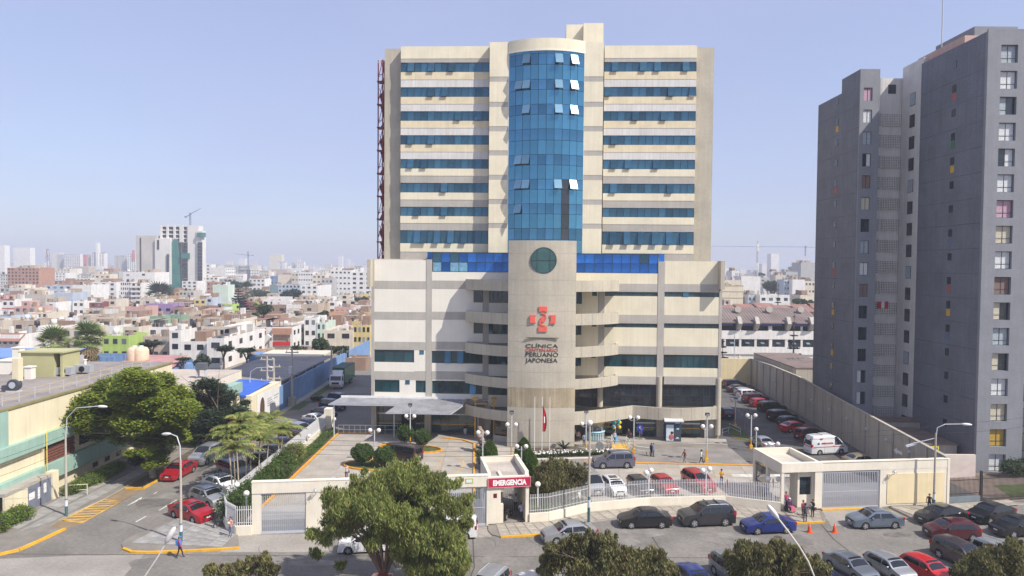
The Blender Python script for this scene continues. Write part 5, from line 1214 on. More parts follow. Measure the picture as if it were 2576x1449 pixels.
# red signs on far towers
tag(ob('billboard',MB().box(0,38*1300/1750*.242,-1,0,0,100*.24*1300/1750),mat('billboard_red',(.55,.12,.12),.7,.1,.05)),'red billboard on the far grey blank tower','billboard').location=at((.24173*868,.24173*298+592.96),1299)
tag(ob('billboard',MB().box(0,22*1240/1750*.242,-1,0,0,100*.24*1240/1750),MATS['billboard_red']),'red vertical sign on the far white tower','billboard').location=at((O2+.24173*98,.24173*250+592.96),1239)
tag(ob('tower_core',MB().box(0,5,-2,6,0,60),HM['white']),'tall white core rising over the striped far tower','tower core').location=at((.24173*1004,.24173*420+592.96),1293)
bpy.data.objects['tower_core'].scale=(4.2/5*1,1,1.03)
# ---- right of the clinic
OR,AR,OYR=1792.4,.23255,606.4
def SR_rows(rows):
    for r in rows:
        x0,x1,yt,h,c,l=r[:6]; kw=dict(r[6]) if len(r)>6 else {}
        kw.update(A=AR,oy=OYR)
        if isinstance(h,tuple): house(OR,x0,x1,yt,None,c,l,Y=h[0],**kw)
        else: house(OR,x0,x1,yt,h,c,l,**kw)
YRIB=mat('rib_yellow',(.62,.40,.08),.7,.1)
SR_rows([(95,335,478,(300,),'cream','cream block with a grid of yellow ribs right of the clinic',d(nw=0,bands=YRIB,fl=6)),
(135,305,422,(350,),'cream','cream house with one small window behind the ribbed block',d(nw=1,fl=1)),
(210,286,320,(460,),'white','narrow white stair block on the right skyline',d(nw=0)),
(312,520,382,(390,),'white','tall blank white twin wall right of the ribbed block',d(nw=0,D=14)),
(387,512,580,(305,),'bluegrey','blue grey flank of the white balcony flats',d(nw=3,fl=3)),
(513,835,582,(300,),'white','white balcony flats behind the small araucaria',d(nw=4,fl=3,balc=True)),
(342,386,602,(310,),'maroon','narrow maroon house between ribbed block and flats',d(nw=0)),
(775,864,418,(405,),'bluegrey','blue grey windowed flank of the white blank block',d(nw=3,fl=5)),
(866,1000,416,(400,),'white','white blank block near the grey apartments',d(nw=0,D=16)),
(1000,1110,432,(410,),'beige','beige flats beside the white blank block',d(nw=3,fl=4)),
(682,795,368,(480,),'beige','beige blank block behind the leafy tree',d(nw=0)),
(795,922,332,(560,),'grey','grey stepped block on the right skyline',d(nw=3,fl=3,feats=('room',))),
(637,725,330,(620,),'white','small white block on the right skyline',d(nw=2,fl=2)),
(957,1120,232,(600,),'grey','grey tower under the blue crane',d(nw=0,D=20,name='tower_block',cat='tower block',feats=('','room'))),
(866,950,282,(640,),'green','green shrouded block beside the grey crane tower',d(nw=1,fl=2,name='tower_block',cat='tower block')),
(385,500,742,8.5,'mint','pale mint house end above the school roof',d(nw=0,D=8)),
(108,272,692,9.2,'green','grey green roof hut beside the clinic',d(nw=1,fl=1)),
(140,210,365,(520,),'bluegrey','pale blue grey block peeping over the ribbed block',d(nw=2,fl=2)),
(285,470,368,(700,),'tan','low brown roofed block on the right skyline',d(nw=0,roof=1)),
(520,680,395,(560,),'grey','grey block behind the leafy tree on the right skyline',d(nw=3,fl=3)),
(950,1100,585,(320,),'cream','cream low house by the grey apartments',d(nw=2,fl=2))])
rs=thing('roof_shed','long rusty brown shed roofs behind the school','shed',at((OR+AR*750,OYR+AR*720),235)); mb=MB()
for i in range(7): x=-20+i*6.5; zz=(i%3)*.4; mb.add([(x,0,-1.6+zz),(x+6.8,0,-1.7+zz),(x+6.8,9,.2+zz),(x,9,.4+zz),(x,0,-1.8+zz),(x+6.8,0,-1.9+zz)],[(0,1,2,3),(5,4,3,2),(0,4,5,1)])
ob('roof',mb,ROOFS[3],rs); ob('wall',MB().box(-20,25,.6,9,-12,-1.6),HM['tan'],rs)
# school with brown roof and blue awnings
SY0=183.0; scl=thing('school_building','long white school with a brown roof, blue awnings and concrete fins','school',(48,SY0,0))
def sx(x): return at((OR+AR*x,800),SY0).x
def szz(y): return at((OR+AR*600,OYR+AR*y),SY0).z
xa,xb=sx(60),sx(1160)
def sb(x0,x1,y0,y1,z0,z1,m,name): return ob(name,MB().box(x0,x1,y0,y1,z0,z1),m,scl,world=True)
SWH=HM['white']; sb(xa,xb,SY0,SY0+14,0,szz(1225),SWH,'wall'); sb(xa,xb,SY0+.6,SY0+14,szz(1225),szz(880),DARK,'wall')
sb(xa,xb,SY0-.3,SY0+.6,szz(1062),szz(972),SWH,'wall_band'); sb(xa,xb,SY0-.3,SY0+.6,szz(1225),szz(1145),SWH,'wall_band'); sb(xa,xb,SY0-.05,SY0+.6,0,szz(1290),SWH,'wall_band')
rm=MB().add([(xa,SY0-.9,szz(880)),(xb,SY0-.9,szz(880)),(xb,SY0+9,szz(800)+1.4),(xa,SY0+9,szz(800)+1.4),(xa,SY0-.9,szz(890)),(xb,SY0-.9,szz(890)),(xa,SY0+14,szz(880)),(xb,SY0+14,szz(880))],[(0,1,2,3),(4,5,1,0),(3,2,7,6)]); ob('roof',rm,mat('school_roof',(.21,.165,.15),.9,.2,.25,fine=.12),scl,world=True)
mb=MB()
for i in range(34): x=xa+(xb-xa)*i/34; mb.bar((x,SY0-.9,szz(880)+.06),(x,SY0+9,szz(800)+1.46),.07,.06)
ob('roof_rib',mb,MATS['school_roof'],scl,world=True,kind='stuff')
for x0,x1 in((128,146),(291,314),(457,480),(615,648),(788,820),(957,978),(1105,1125)): sb(sx(x0),sx(x1),SY0-.2,SY0+.6,szz(1146),szz(1061),SWH,'pier'); sb(sx(x0),sx(x1),SY0-.1,SY0+.5,0,szz(1226),SWH,'pier')
for x0,x1 in((298,312),(610,648),(960,978)): sb(sx(x0),sx(x1),SY0+.0,SY0+.6,szz(972),szz(900),SWH,'pier')
for x0,x1 in((260,302),(448,490),(790,832),(1040,1085)):
    m=MB(); a,b=sx(x0),sx(x1); z0,z1=szz(975),szz(828); m.add([(a,SY0-1.0,z0+.8),(a,SY0-1.9,z1-1.5),(a,SY0-.6,z1+.2),(a,SY0+.5,z1+.2),(a,SY0+.5,z0),(b,SY0-1.0,z0+.8),(b,SY0-1.9,z1-1.5),(b,SY0-.6,z1+.2),(b,SY0+.5,z1+.2),(b,SY0+.5,z0)],[(0,1,2,3,4),(9,8,7,6,5),(0,5,6,1),(1,6,7,2),(2,7,8,3),(4,9,5,0)]); ob('fin',m,CONCG,scl,world=True)
AWN=mat('awning_blue',(.06,.09,.26),.7,.1)
for x0,x1 in((100,215),(304,440),(495,745),(835,1030)): sb(sx(x0),sx(x1),SY0-.4,SY0-.34,szz(918),szz(888),AWN,'awning')
for x0,x1 in((146,291),(314,457),(480,615),(648,788),(820,957),(978,1105)):
    a,b=sx(x0),sx(x1); w=ob('window',MB().box(a,b,SY0+.2,SY0+.3,szz(1145),szz(1062)),FRAMED,scl,world=True); 
    for i in range(3): ob('pane',MB().box(a+(b-a)*i/3+.06,a+(b-a)*(i+1)/3-.06,SY0+.17,SY0+.2,szz(1142),szz(1066)),CURTS[2] if False else GLIT,w,world=True)
    ob('open_pane',MB().add([(a+(b-a)*.35,SY0-.3,szz(1112)),(a+(b-a)*.65,SY0-.3,szz(1112)),(a+(b-a)*.6,SY0+.15,szz(1094)),(a+(b-a)*.32,SY0+.15,szz(1094))],[(0,1,2,3)]),GL_OP,w,world=True)
    ob('pane',MB().box(a,b,SY0+.02,SY0+.05,szz(1288),szz(1228)),GLIT,w,world=True)
for i,x in enumerate((262,600,940)): tag(ob('roof_vent',MB().tube([(0,0,-.5),(0,0,.8),(0,-.4,1.4),(0,-1.0,1.6)],.9,10),mat('vent_stone',(.34,.31,.27),.85,.1),None),'rounded stone coloured roof vent on the school, '+('left','middle','right')[i]+' of three','roof vent').location=at((OR+AR*x,OYR+AR*800),SY0+6)
# ---- construction towers
def CT(x0,x1,yt,Y,D,m,name='slab',par=None,yb=None,dy=0):
    a,b=at(r3(x0,yt),Y),at(r3(x1,yt),Y); zb=0 if yb is None else at(r3(x0,yb),Y).z
    return ob(name,MB().box(a.x,b.x,Y+dy,Y+D,zb,a.z),m,par,world=True)
RAWC=mat('raw_concrete',(.50,.47,.43),.9,.10,.08,streak=.12); RAWW=mat('raw_white',(.66,.64,.60),.88,.08,.08,streak=.08); NET=mat('safety_net',(.03,.17,.15),.9,.25,.15,streak=.3)
t1=thing('slab_tower','grey raw concrete slab tower beside the green netted tower','tower block',at((366,760),600))
CT(930,1076,255,600,22,RAWC,'wall',t1); CT(1060,1165,275,598,26,RAWW,'wall',t1); CT(958,964,270,599.5,21,DARK,'joint',t1); CT(1076,1088,285,597.6,20,DARK,'opening',t1,350)
t2=thing('unfinished_tower','tall unfinished white tower with open top floors and green netting','tower block',at((460,760),600))
CT(1092,1236,290,606,20,RAWC,'wall',t2); CT(1284,1360,186,600,9,RAWW,'wall',t2); CT(1240,1284,300,603,12,RAWW,'wall',t2); CT(1345,1385,222,599,7,RAWW,'wall',t2)
for k in range(5):
    y=186+k*28; CT(1094,1285,y,602,22,RAWW,'floor_slab',t2,y+8)
    if k<4: CT(1100,1280,y+8,608,14,DARK,'opening',t2,y+28)
for x in(1094,1138,1186,1228,1240,1278):
    a=at(r3(x,186),601); b=at(r3(x,300),601); ob('column',MB().box(a.x,a.x+1.5,601,603,b.z,a.z),RAWW,t2,world=True)
mb=MB(); P0=[at(r3(x,y),600.5) for x,y in((1145,280),(1180,300),(1195,275),(1215,285),(1228,420),(1236,628),(1165,628))]; P1=[p+Vector((0,.8,0)) for p in P0]; mb.add(P0+P1,[tuple(range(6,-1,-1))]+[(i,(i+1)%7,7+(i+1)%7,7+i) for i in range(7)]); ob('safety_net',mb,NET,t2,world=True); CT(1240,1294,375,598,6,NET,'safety_net',t2,412); CT(1348,1392,235,597,5,NET,'safety_net',t2,265); CT(1085,1165,590,594,4,NET,'safety_net',t2,620)
wm=MB().box(-1,1,-.6,.3,-.9,.9).mesh('window',GLIT)
for k in range(14):
    for x in(1258,1276,1370):
        y=312+k*23
        if y>620: continue
        o=ob('window',wm,None,t2); o.location=at(r3(x,y),598.4 if x==1370 else 602.6)-t2.location; o.scale=(1.5 if x!=1370 else 1.9,1,1.5)
for k in range(11):
    o=ob('window',wm,None,t1); o.location=at(r3(1150,395+k*23),597.6)-t1.location; o.scale=(.9,1,1.7)
CRB=mat('crane_grey',(.16,.20,.28),.6,.1)
def crane(label,base,mh,jib,Y,m,s=1.0,back=None):
    t=thing('tower_crane',label,'crane',base); mb=MB()
    for a,b in((-1,-1),(1,-1),(1,1),(-1,1)): mb.bar((a*.8*s,b*.8*s,0),(a*.8*s,b*.8*s,mh),.3*s)
    n=max(3,int(mh/(2.2*s)))
    for i in range(n): z0,z1=mh*i/n,mh*(i+1)/n; q=1 if i%2 else -1; mb.bar((-q*.8*s,-.8*s,z0),(q*.8*s,-.8*s,z1),.2*s); mb.bar((-q*.8*s,.8*s,z0),(q*.8*s,.8*s,z1),.2*s)
    ob('mast',mb,m,t); mb=MB(); J=Vector(jib); e=J.normalized(); up=e.cross(Vector((0,1,0))).normalized()*1.2*s
    if up.z<0: up=-up
    o=Vector((0,0,mh*.85)); n=10
    mb.bar(o,o+J,.35*s); mb.bar(o+up,o+J*.97,.3*s)
    for i in range(n): a=o+J*(i/n); b=o+J*((i+1)/n)*.97+up*(1-(i+1)/n); mb.bar(a,b,.18*s); 
    ob('jib',mb,m,t); B=Vector(back) if back else -e*len(e)*2.0*s; ob('counter_jib',MB().bar(o,o+B,1.2*s,.6*s).obox(o+B,2.2*s,1.6*s,2*s),m,t); ob('cab',MB().obox(o+Vector((1.2*s,-1*s,.6*s)),1.6*s,1.4*s,1.8*s),m,t); return t
b=at(r3(1302,185),612); crane('grey tower crane with a raised jib on the unfinished tower',b,at(r3(1302,100),612).z-b.z,(10,0,6),612,CRB,.7,(-4,0,-2))
b=at((OR+AR*1003,OYR+AR*160),620); crane('blue tower crane with a long jib right of the clinic',b,9,(-88,0,0),620,mat('crane_blue',(.10,.16,.42),.6,.1),.45,(18,0,0))
b=at((O2+.24173*1300,.24173*440+592.96),890); crane('small grey crane on the skyline beside the mid rise',b,34,(-18,0,2),890,CRB,.7,(6,0,0))
def lattice_mast(label,p,h,w_,m):
    t=thing('lattice_mast',label,'mast',p); mb=MB(); n=14
    for a,b in((-1,-1),(1,-1),(1,1),(-1,1)): mb.bar((a*w_,b*w_,0),(a*w_*.3,b*w_*.3,h),.28)
    for i in range(n):
        f0,f1=1-.7*i/n,1-.7*(i+1)/n; q=1 if i%2 else -1; mb.bar((-q*w_*f0,-w_*f0,h*i/n),(q*w_*f1,-w_*f1,h*(i+1)/n),.2); mb.bar((-w_*f0,-w_*f0,h*i/n),(w_*f0,-w_*f0,h*i/n),.2)
    ob('lattice',mb,m,t); mb=MB()
    for z in(.56,.62,.85,.9): 
        for a in(-1,1): mb.box(a*w_*.6-.4,a*w_*.6+.4,-w_*.8,-w_*.8+.4,h*z,h*z+2.2)
    ob('antenna',mb,HM['white'],t,kind='stuff'); return t
b=at((.24173*500,.24173*540+592.96),700); lattice_mast('red and white lattice radio mast on the left skyline',Vector((b.x,700,0)),at((120,626),700).z,2.4,mat('mast_red',(.30,.16,.17),.7,.2,.2))
b=at((OR+AR*478,OYR+AR*600),420); lattice_mast('thin pale lattice mast right of the clinic',Vector((b.x,420,0)),at((1904,606),420).z,.6,GATEM)
# ---- compound inside the blue wall
BLWL=BLW
cb=thing('compound_block','blue walled block with a faded pink iron roof and two cream tanks','building',(-70,135,0))
a,b=at(r3(695,1165),135),at(r3(1165,1165),135)
ob('wall',MB().box(a.x+.6,b.x-.6,135.6,147,0,3.1),BLWL,cb,world=True); PKR=mat('roof_pink',(.42,.22,.21),.85,.2,.5,fine=.1); ob('roof',MB().add([(a.x,134.8,3.3),(b.x,134.8,3.3),(b.x-2,147,4.6),(a.x+1,147,4.6),(a.x,134.8,3.15),(b.x,134.8,3.15)],[(0,1,2,3),(5,4,3,2),(0,4,5,1)]),PKR,cb,world=True)
for i in range(6): add_win(cb,(a.x+b.x)/2+70-14+i*5,.55,2.0,1.8,.7)
for i,x in enumerate((922,967)):
    p=at(r3(x,1125),143); t=thing('water_tank','cream water tank on the pink roof, '+('left' if i==0 else 'right')+' of two','water tank',p,0,'twin cream water tanks'); ob('body',MB().lathe([(1.45,0),(1.5,.3),(1.5,2.6),(1.2,3.1),(.5,3.3),(0,3.3)],18),TANKS['cream tank'][0],t); ob('lid',MB().cyl(0,0,3.28,3.5,.45),TANKS['white tank'][0],t)
for (x0,x1,yt,Y,z,l) in((660,1045,1062,165,3.8,'blue compound back wall behind the pink roof'),(1080,1320,1100,148,3.6,'blue compound wall panel right of the pink roof'),(690,780,1085,150,3.4,'short blue wall left of the pink roof')):
    a,b=at(r3(x0,yt),Y),at(r3(x1,yt),Y); t=thing('compound_wall',l,'wall',(a.x,Y,0)); ob('wall',MB().box(0,b.x-a.x,0,.3,0,a.z),BLWL,t); ob('pilaster',MB().box((b.x-a.x)*.5,(b.x-a.x)*.5+.4,-.15,0,0,a.z-.1),BLWL,t)
a,b=at(r3(1455,1150),132),at(r3(1980,1150),132)
t=thing('compound_block','blue block with a cream curved roof behind the dusty canopy','building',((a.x+b.x)/2,132,0)); W=(b.x-a.x)
ob('wall',MB().box(-W/2,W/2,18,24,0,4.4),BLWL,t); ob('roof',MB().box(-W/2+3,W/2+2,14,24.5,4.4,4.7),HM['cream'],t)
for i in range(5): add_win(t,-W/2+4+i*W/6,18,2.6,1.2,1.2)
bl_=thing('blue_roof_shed','long bright blue roofed shed at the left edge','shed',at(r3(0,1095),118)); a=bl_.location
ob('roof',MB().add([(-8,0,0),(10.5,0,.2),(10.5,7,1.0),(-8,7,.8),(-8,0,-.2),(10.5,0,0)],[(0,1,2,3),(5,4,3,2),(0,4,5,1)]),mat('roof_paleblue',(.16,.27,.52),.8,.15,.4,fine=.1),bl_); ob('wall',MB().box(-8,10,.5,7,-a.z,-.2),HM['grey'],bl_)
# ---- fillers between the houses seen one by one
frng=random.Random(5); cfx=at(r3(1635,800),320).x; FOOT.append((cfx-7,cfx+6,250,330))
def free(x0,x1,y0,y1): return not any(x0<b and x1>a and y0<d_ and y1>c for a,b,c,d_ in FOOT)
LANDS=[(t.name,t['label'],X,Y) for t,X,Y,W,h in HOUSES]
used_l=set(t['label'] for t,*_ in HOUSES)
ADJ={'white':'white','cream':'cream','grey':'grey','brick':'bare brick','tan':'tan','pink':'pale pink','beige':'beige','concrete':'bare concrete','mint':'pale mint','bluegrey':'pale blue grey','yellow':'yellow','terracotta':'terracotta'}
KEY=[('bright purple house',-1),('bright lime green house',-1)]
marks=[('the purple house',O2+.24173*370),('the mint tower house',O2+.24173*1010),('the red shuttered house',.24173*520),('the tall blank block',.24173*660),('the teal flats',O3+.24173*440),('the unfinished tower',460),('the terracotta stair house',O3+.24173*280),('the small orange roofed house',O3+.24173*980),('the ribbed block',OR+AR*220),('the balcony flats',OR+AR*670),('the blue crane tower',OR+AR*1020),('the brown mid rise',.24173*240),('the radio mast',120)]
cnt=0
for row,(Y0,Y1,n,hmin,hmax) in enumerate(((165,300,55,2.8,5.2),(300,480,55,3,7),(480,800,60,4,13),(800,1500,50,6,22))):
    tries=0; k=0
    while k<n and tries<1500:
        tries+=1; Y=frng.uniform(Y0,Y1); sidebit=frng.random()<.84
        xr=frng.uniform(-.76,-.19) if sidebit else frng.uniform(.25,.46)
        X=xr*Y; W=frng.uniform(7,13)*(1+Y/1600); D=frng.uniform(8,14)*(1+Y/1600); h=frng.uniform(hmin,hmax)
        if Y<200 and not(X<-85): continue
        if not free(X-W/2,X+W/2,Y,Y+D): continue
        px=1288+X/Y*1750; c=frng.choice(['white']*7+['cream','cream','tan','brick','brick','beige','beige','concrete','grey','pink','bluegrey'] if Y<480 else ['white','white','white','cream','beige','grey','bluegrey','terracotta'])
        fl=max(1,round(h/2.9)); nw=frng.choice((2,3,4)) if Y<800 else frng.choice((4,5,6))
        ft=[f for f in ([frng.choice(('black tank','white tank','cream tank','room','brick room','canopy','rods'))] if frng.random()<.65 else [])]
        mk=min(marks,key=lambda m:abs(m[1]-px)); dx=px-mk[1]
        place=('just ' if abs(dx)<22 else '')+('left of ' if dx<-12 else 'right of ' if dx>12 else 'in line with ')+mk[0]
        dist=('among the nearer roofs','in the middle rows','in the farther rows','on the hazy skyline')[row]
        fw={'black tank':'a black tank','white tank':'a white tank','cream tank':'a cream tank','room':'a roof room','brick room':'a brick roof room','canopy':'a roof canopy','rods':'bare column rods'}
        base=f"{ADJ[c]} {('one','two','three','four','five','six','seven','eight')[min(7,fl-1)]} storey house{(' with '+fw[ft[0]]) if ft else ''} {place}"
        cand=[base,base+' '+dist,base+', '+frng.choice(('broad','narrow'))+' front '+dist]
        lab=next((q for q in cand if q not in used_l and len(q.split())<=16),None)
        if lab is None: continue
        used_l.add(lab); k+=1; cnt+=1
        house_at(X,Y,W,D,h,c,lab,fl=fl,nw=nw if Y<800 else min(nw,4),feats=ft,roof=frng.choice((0,0,1,1,2,3)),rz=frng.uniform(-.05,.05),group='flat roofed houses of the city behind')
# the farthest mass of the city
mb=MB(); fr2=random.Random(9)
for i in range(1900):
    Y=fr2.uniform(1100,5200); X=Y*fr2.uniform(-.85,.55); W=fr2.uniform(10,34); h=fr2.choice((5,6,7,9,12,15,18,22))*fr2.uniform(.8,1.1)
    if fr2.random()<.04: h=fr2.uniform(30,52)
    mb.box(X,X+W,Y,Y+fr2.uniform(10,24),0,h,fr2.choice((0,0,0,1,2,3)))
ob('distant_city',mb,[HM['white'],HM['cream'],HM['grey'],HM['tan']],kind='stuff')
# ================================================================ trees and plants
BARK=mat('bark',(.14,.10,.07),.95,.3,2,fine=.2); BARKG=mat('grey_bark',(.30,.26,.21),.95,.25,1.5,fine=.2); STEMP=mat('palm_stem',(.42,.35,.25),.9,.2,2,fine=.2)
LF=dict(molle=leafmat('leaf_molle',(.215,.25,.070),.5,.035,.35),acacia=leafmat('leaf_acacia',(.19,.245,.03),.42,.03,.3),dark=leafmat('leaf_dark',(.040,.062,.032),.45,.03),rust=leafmat('leaf_rust',(.17,.165,.06),.6,.055,.3),hedge=leafmat('leaf_hedge',(.13,.19,.025),.4,.03),shrub=leafmat('leaf_shrub',(.065,.115,.022),.45,.03),far=leafmat('leaf_far',(.055,.085,.040),.4,.03),fan=leafmat('leaf_fan',(.20,.25,.08),.45,.03),dead=leafmat('leaf_dead',(.27,.20,.10),.4,.02),areca=leafmat('leaf_areca',(.23,.27,.07),.45,.05,.3),conifer=leafmat('leaf_conifer',(.020,.045,.032),.4,.02,.1),cyp=leafmat('leaf_cypress',(.085,.16,.018),.45,.03),flower=mat('flower_white',(.75,.72,.68),.8,0),teal=leafmat('leaf_teal',(.038,.075,.058),.4,.03))
def leafmesh(name,P,A,B,tint,m):
    """quads at P spanned by half vectors A and B"""
    n=len(P); V=np.empty((n,4,3)); V[:,0]=P-A; V[:,1]=P+B*.9; V[:,2]=P+A; V[:,3]=P-B*.9
    me=bpy.data.meshes.new(name); me.vertices.add(n*4); me.vertices.foreach_set('co',V.reshape(-1)); me.loops.add(n*4); me.loops.foreach_set('vertex_index',np.arange(n*4,dtype=np.int32))
    me.polygons.add(n); me.polygons.foreach_set('loop_start',np.arange(0,n*4,4,dtype=np.int32)); me.update(calc_edges=True)
    at_=me.attributes.new('tint','FLOAT','FACE'); at_.data.foreach_set('value',tint.astype(np.float32)); me.materials.append(m); me.validate(); return me
def crown_arrays(clumps,n,ln,wd,mode,rs,shell=.45):
    cl=np.array([c[:3] for c in clumps]); rr=np.array([c[3:6] if len(c)>=6 else (c[3],c[3],c[3]) for c in clumps]); wgt=(rr[:,0]*rr[:,1]+rr[:,0]*rr[:,2]); wgt=wgt/wgt.sum()
    ids=rs.choice(len(cl),n,p=wgt); d=rs.normal(size=(n,3)); d/=np.linalg.norm(d,axis=1)[:,None]; rad=(shell+(1-shell)*rs.random(n)**.7)[:,None]*(1+.12*rs.normal(size=(n,1)))
    # break every clump up into smaller sprays so that gaps stay open
    K_=26; sub=rs.normal(size=(len(cl),K_,3)); sub/=np.linalg.norm(sub,axis=2)[:,:,None]; sub*= (shell+ (1-shell)*rs.random((len(cl),K_,1))**.6)
    use=rs.random(n)<.55; sc_=sub[ids,rs.integers(0,K_,n)]
    loc=np.where(use[:,None],sc_+rs.normal(size=(n,3))*.17,d*rad); P=cl[ids]+loc*rr[ids]
    tint=np.clip(.5+.22*rs.normal(size=len(cl))[ids]*.7+.2*rs.normal(size=n),0,1)
    if mode=='droop':
        A=np.stack([rs.normal(size=n)*.6,rs.normal(size=n)*.6,-np.ones(n)],1); B=np.stack([rs.normal(size=n),rs.normal(size=n),rs.normal(size=n)*.2],1)
    elif mode=='flat':
        A=np.stack([rs.normal(size=n),rs.normal(size=n),rs.normal(size=n)*.22-.1],1); B=np.cross(A,np.stack([rs.normal(size=n)*.25,rs.normal(size=n)*.25,np.ones(n)],1))
    else:
        A=rs.normal(size=(n,3)); B=np.cross(A,rs.normal(size=(n,3)))
    A/=np.linalg.norm(A,axis=1)[:,None]; B-=A*(A*B).sum(1)[:,None]; B/=np.maximum(1e-6,np.linalg.norm(B,axis=1))[:,None]
    s=(.7+.6*rs.random(n))[:,None]; return P,A*ln/2*s,B*wd/2*s,tint
def tree(name,label,cat,base,clumps,n,ln,wd,mode,leaf,trunk_r,bark=BARK,group=None,seed=1,limbs=True,fork=.35,lean=(0,0),shell=.45):
    rs=np.random.default_rng(seed); base=Vector(base); t=thing(name,label,cat,base,0,group)
    C=[Vector(c[:3]) for c in clumps]; top=sum(C,Vector((0,0,0)))/len(C)
    mb=MB(); zf=max(.3,min(c.z for c in C)*.55+fork)
    f=Vector((lean[0],lean[1],zf)); mid=f*.5+Vector((trunk_r*.6,-trunk_r*.4,0))
    mb.tube([(0,0,-.1),mid*.15+Vector((0,0,.1)),mid,f],[trunk_r*1.45,trunk_r*1.1,trunk_r*.95,trunk_r*.85],9)
    if limbs:
        for c in C[:limbs if limbs is not True else 22]:
            m1=f.lerp(c,.45)+Vector((rs.normal()*.15,rs.normal()*.15,.12*(c-f).length)); mb.tube([f-Vector((0,0,.1)),f.lerp(m1,.5),m1,c],[trunk_r*.55,trunk_r*.42,trunk_r*.3,trunk_r*.12],6)
            for q in range(2): e=c+Vector(rs.normal(size=3))*c_r(clumps,C.index(c))*.7; mb.tube([m1,m1.lerp(e,.5)+Vector((0,0,.1)),e],[trunk_r*.2,trunk_r*.14,trunk_r*.05],5)
    ob('trunk',mb,bark,t)
    P,A,B,ti=crown_arrays(clumps,n,ln,wd,mode,rs,shell); o=bpy.data.objects.new('crown',leafmesh('crown',P,A,B,ti,leaf)); link(o,t,False); return t
def c_r(cl,i): return cl[i][3]
def pxc(base,items,Y,rs,dj=1.0,flat=1.0,ry=None,sat=0):
    items=list(items)+[(x+r*1.12*cos(a),y-abs(r*1.12*sin(a))*rs.uniform(.5,1.15),r*rs.uniform(.14,.34)) for x,y,r in [q[:3] for q in items] for a in [rs.uniform(0,PI) for _ in range(sat)]]
    """clumps from picture circles (x,y,r) given as pixel coordinates, set at depth Y with their own depth offsets"""
    out=[]
    for it in items:
        px,py,r=it[:3]; dy=it[3] if len(it)>3 else rs.uniform(-dj,dj); p=at((px,py),Y+dy)-Vector(base); rr=r/1750*(Y+dy); out.append((p.x,p.y,p.z,rr,rr*(ry or 1),rr*flat))
    return out
prs=random.Random(3)
# big drooping tree in front of the cream wall
b=(at((958,1449),50).x,50,0)
it=[(r5(*p)[0],r5(*p)[1],r*K) for *p,r in((520,740,90),(400,800,110),(640,770,110),(300,860,110),(520,870,140),(700,860,110),(200,920,110),(380,960,130),(600,980,130),(760,800,80),(820,830,70),(120,980,90),(80,1080,80),(230,1050,110),(60,900,70),(430,1080,110),(30,1180,70),(600,1110,120),(720,1180,130),(850,1150,90),(880,1280,120),(760,1320,140),(600,1290,120),(930,1210,80),(940,1380,90),(680,1430,120),(850,1440,100),(560,1200,90),(920,820,45),(990,930,55),(1000,1010,50),(960,990,45),(960,1110,60),(-60,1160,50),(1010,1080,40),(-40,1300,45),(150,1130,70),(330,1180,60),(130,1380,40),(450,1180,60),(480,1000,110),(560,1060,100),(330,960,110),(400,900,120),(700,1060,110),(640,1180,110),(520,1290,60),(420,1150,95),(360,1230,55),(250,1000,100),(900,1000,75),(820,940,80))]
tree('broadleaf_tree','big drooping leafy tree in front of the cream wall and left gates','tree',b,pxc(b,it,50,prs,2.6,.85,sat=2),120000,.33,.075,'droop',LF['molle'],.2,BARK,seed=4,lean=(.2,.3),shell=.15,limbs=16)
# wide crowned bright tree on the left street
b=(-39.9,77,0)
it=[(r4(*p)[0],r4(*p)[1],r*K) for *p,r in((700,470,80),(860,490,90),(1150,480,100),(1230,500,70),(620,400,100),(930,420,110),(940,110,130),(780,150,120),(1080,120,110),(650,230,120),(1170,210,120),(900,230,140),(1040,260,130),(560,330,110),(740,330,120),(1240,330,110),(1120,370,110),(900,360,120),(580,410,90),(800,410,90),(1000,430,100),(1200,420,80),(540,450,50),(640,450,60),(980,510,80),(1060,540,80),(1010,600,60),(1080,660,60),(890,610,42),(1030,690,50),(1110,600,50),(910,60,70),(1280,280,70))]
tree('shade_tree','wide bright green spreading tree over the left pavement','tree',b,pxc(b,it,77,prs,4.5,.6,1.25),115000,.4,.21,'flat',LF['acacia'],.34,BARKG,seed=5,fork=1.2,lean=(-1.0,.5),shell=.1,limbs=8)
b=(-38.6,93,0)
it=[(r4(*p)[0],r4(*p)[1],r*K) for *p,r in((1400,140,90),(1320,230,90),(1480,160,80),(1430,260,110),(1540,230,90),(1560,330,110),(1440,380,120),(1330,340,90),(1650,320,70),(1620,410,90),(1500,470,110),(1380,480,110),(1300,430,70),(1560,520,80),(1420,580,90),(1310,560,80),(1250,620,80),(1200,700,60),(1270,500,70),(1680,260,40),(1180,620,70))]
tree('shade_tree','dark green dense tree behind the bright spreading tree','tree',b,pxc(b,it,93,prs,3,.55),34000,.5,.22,'flat',LF['dark'],.3,BARK,seed=6,limbs=8,shell=.1)
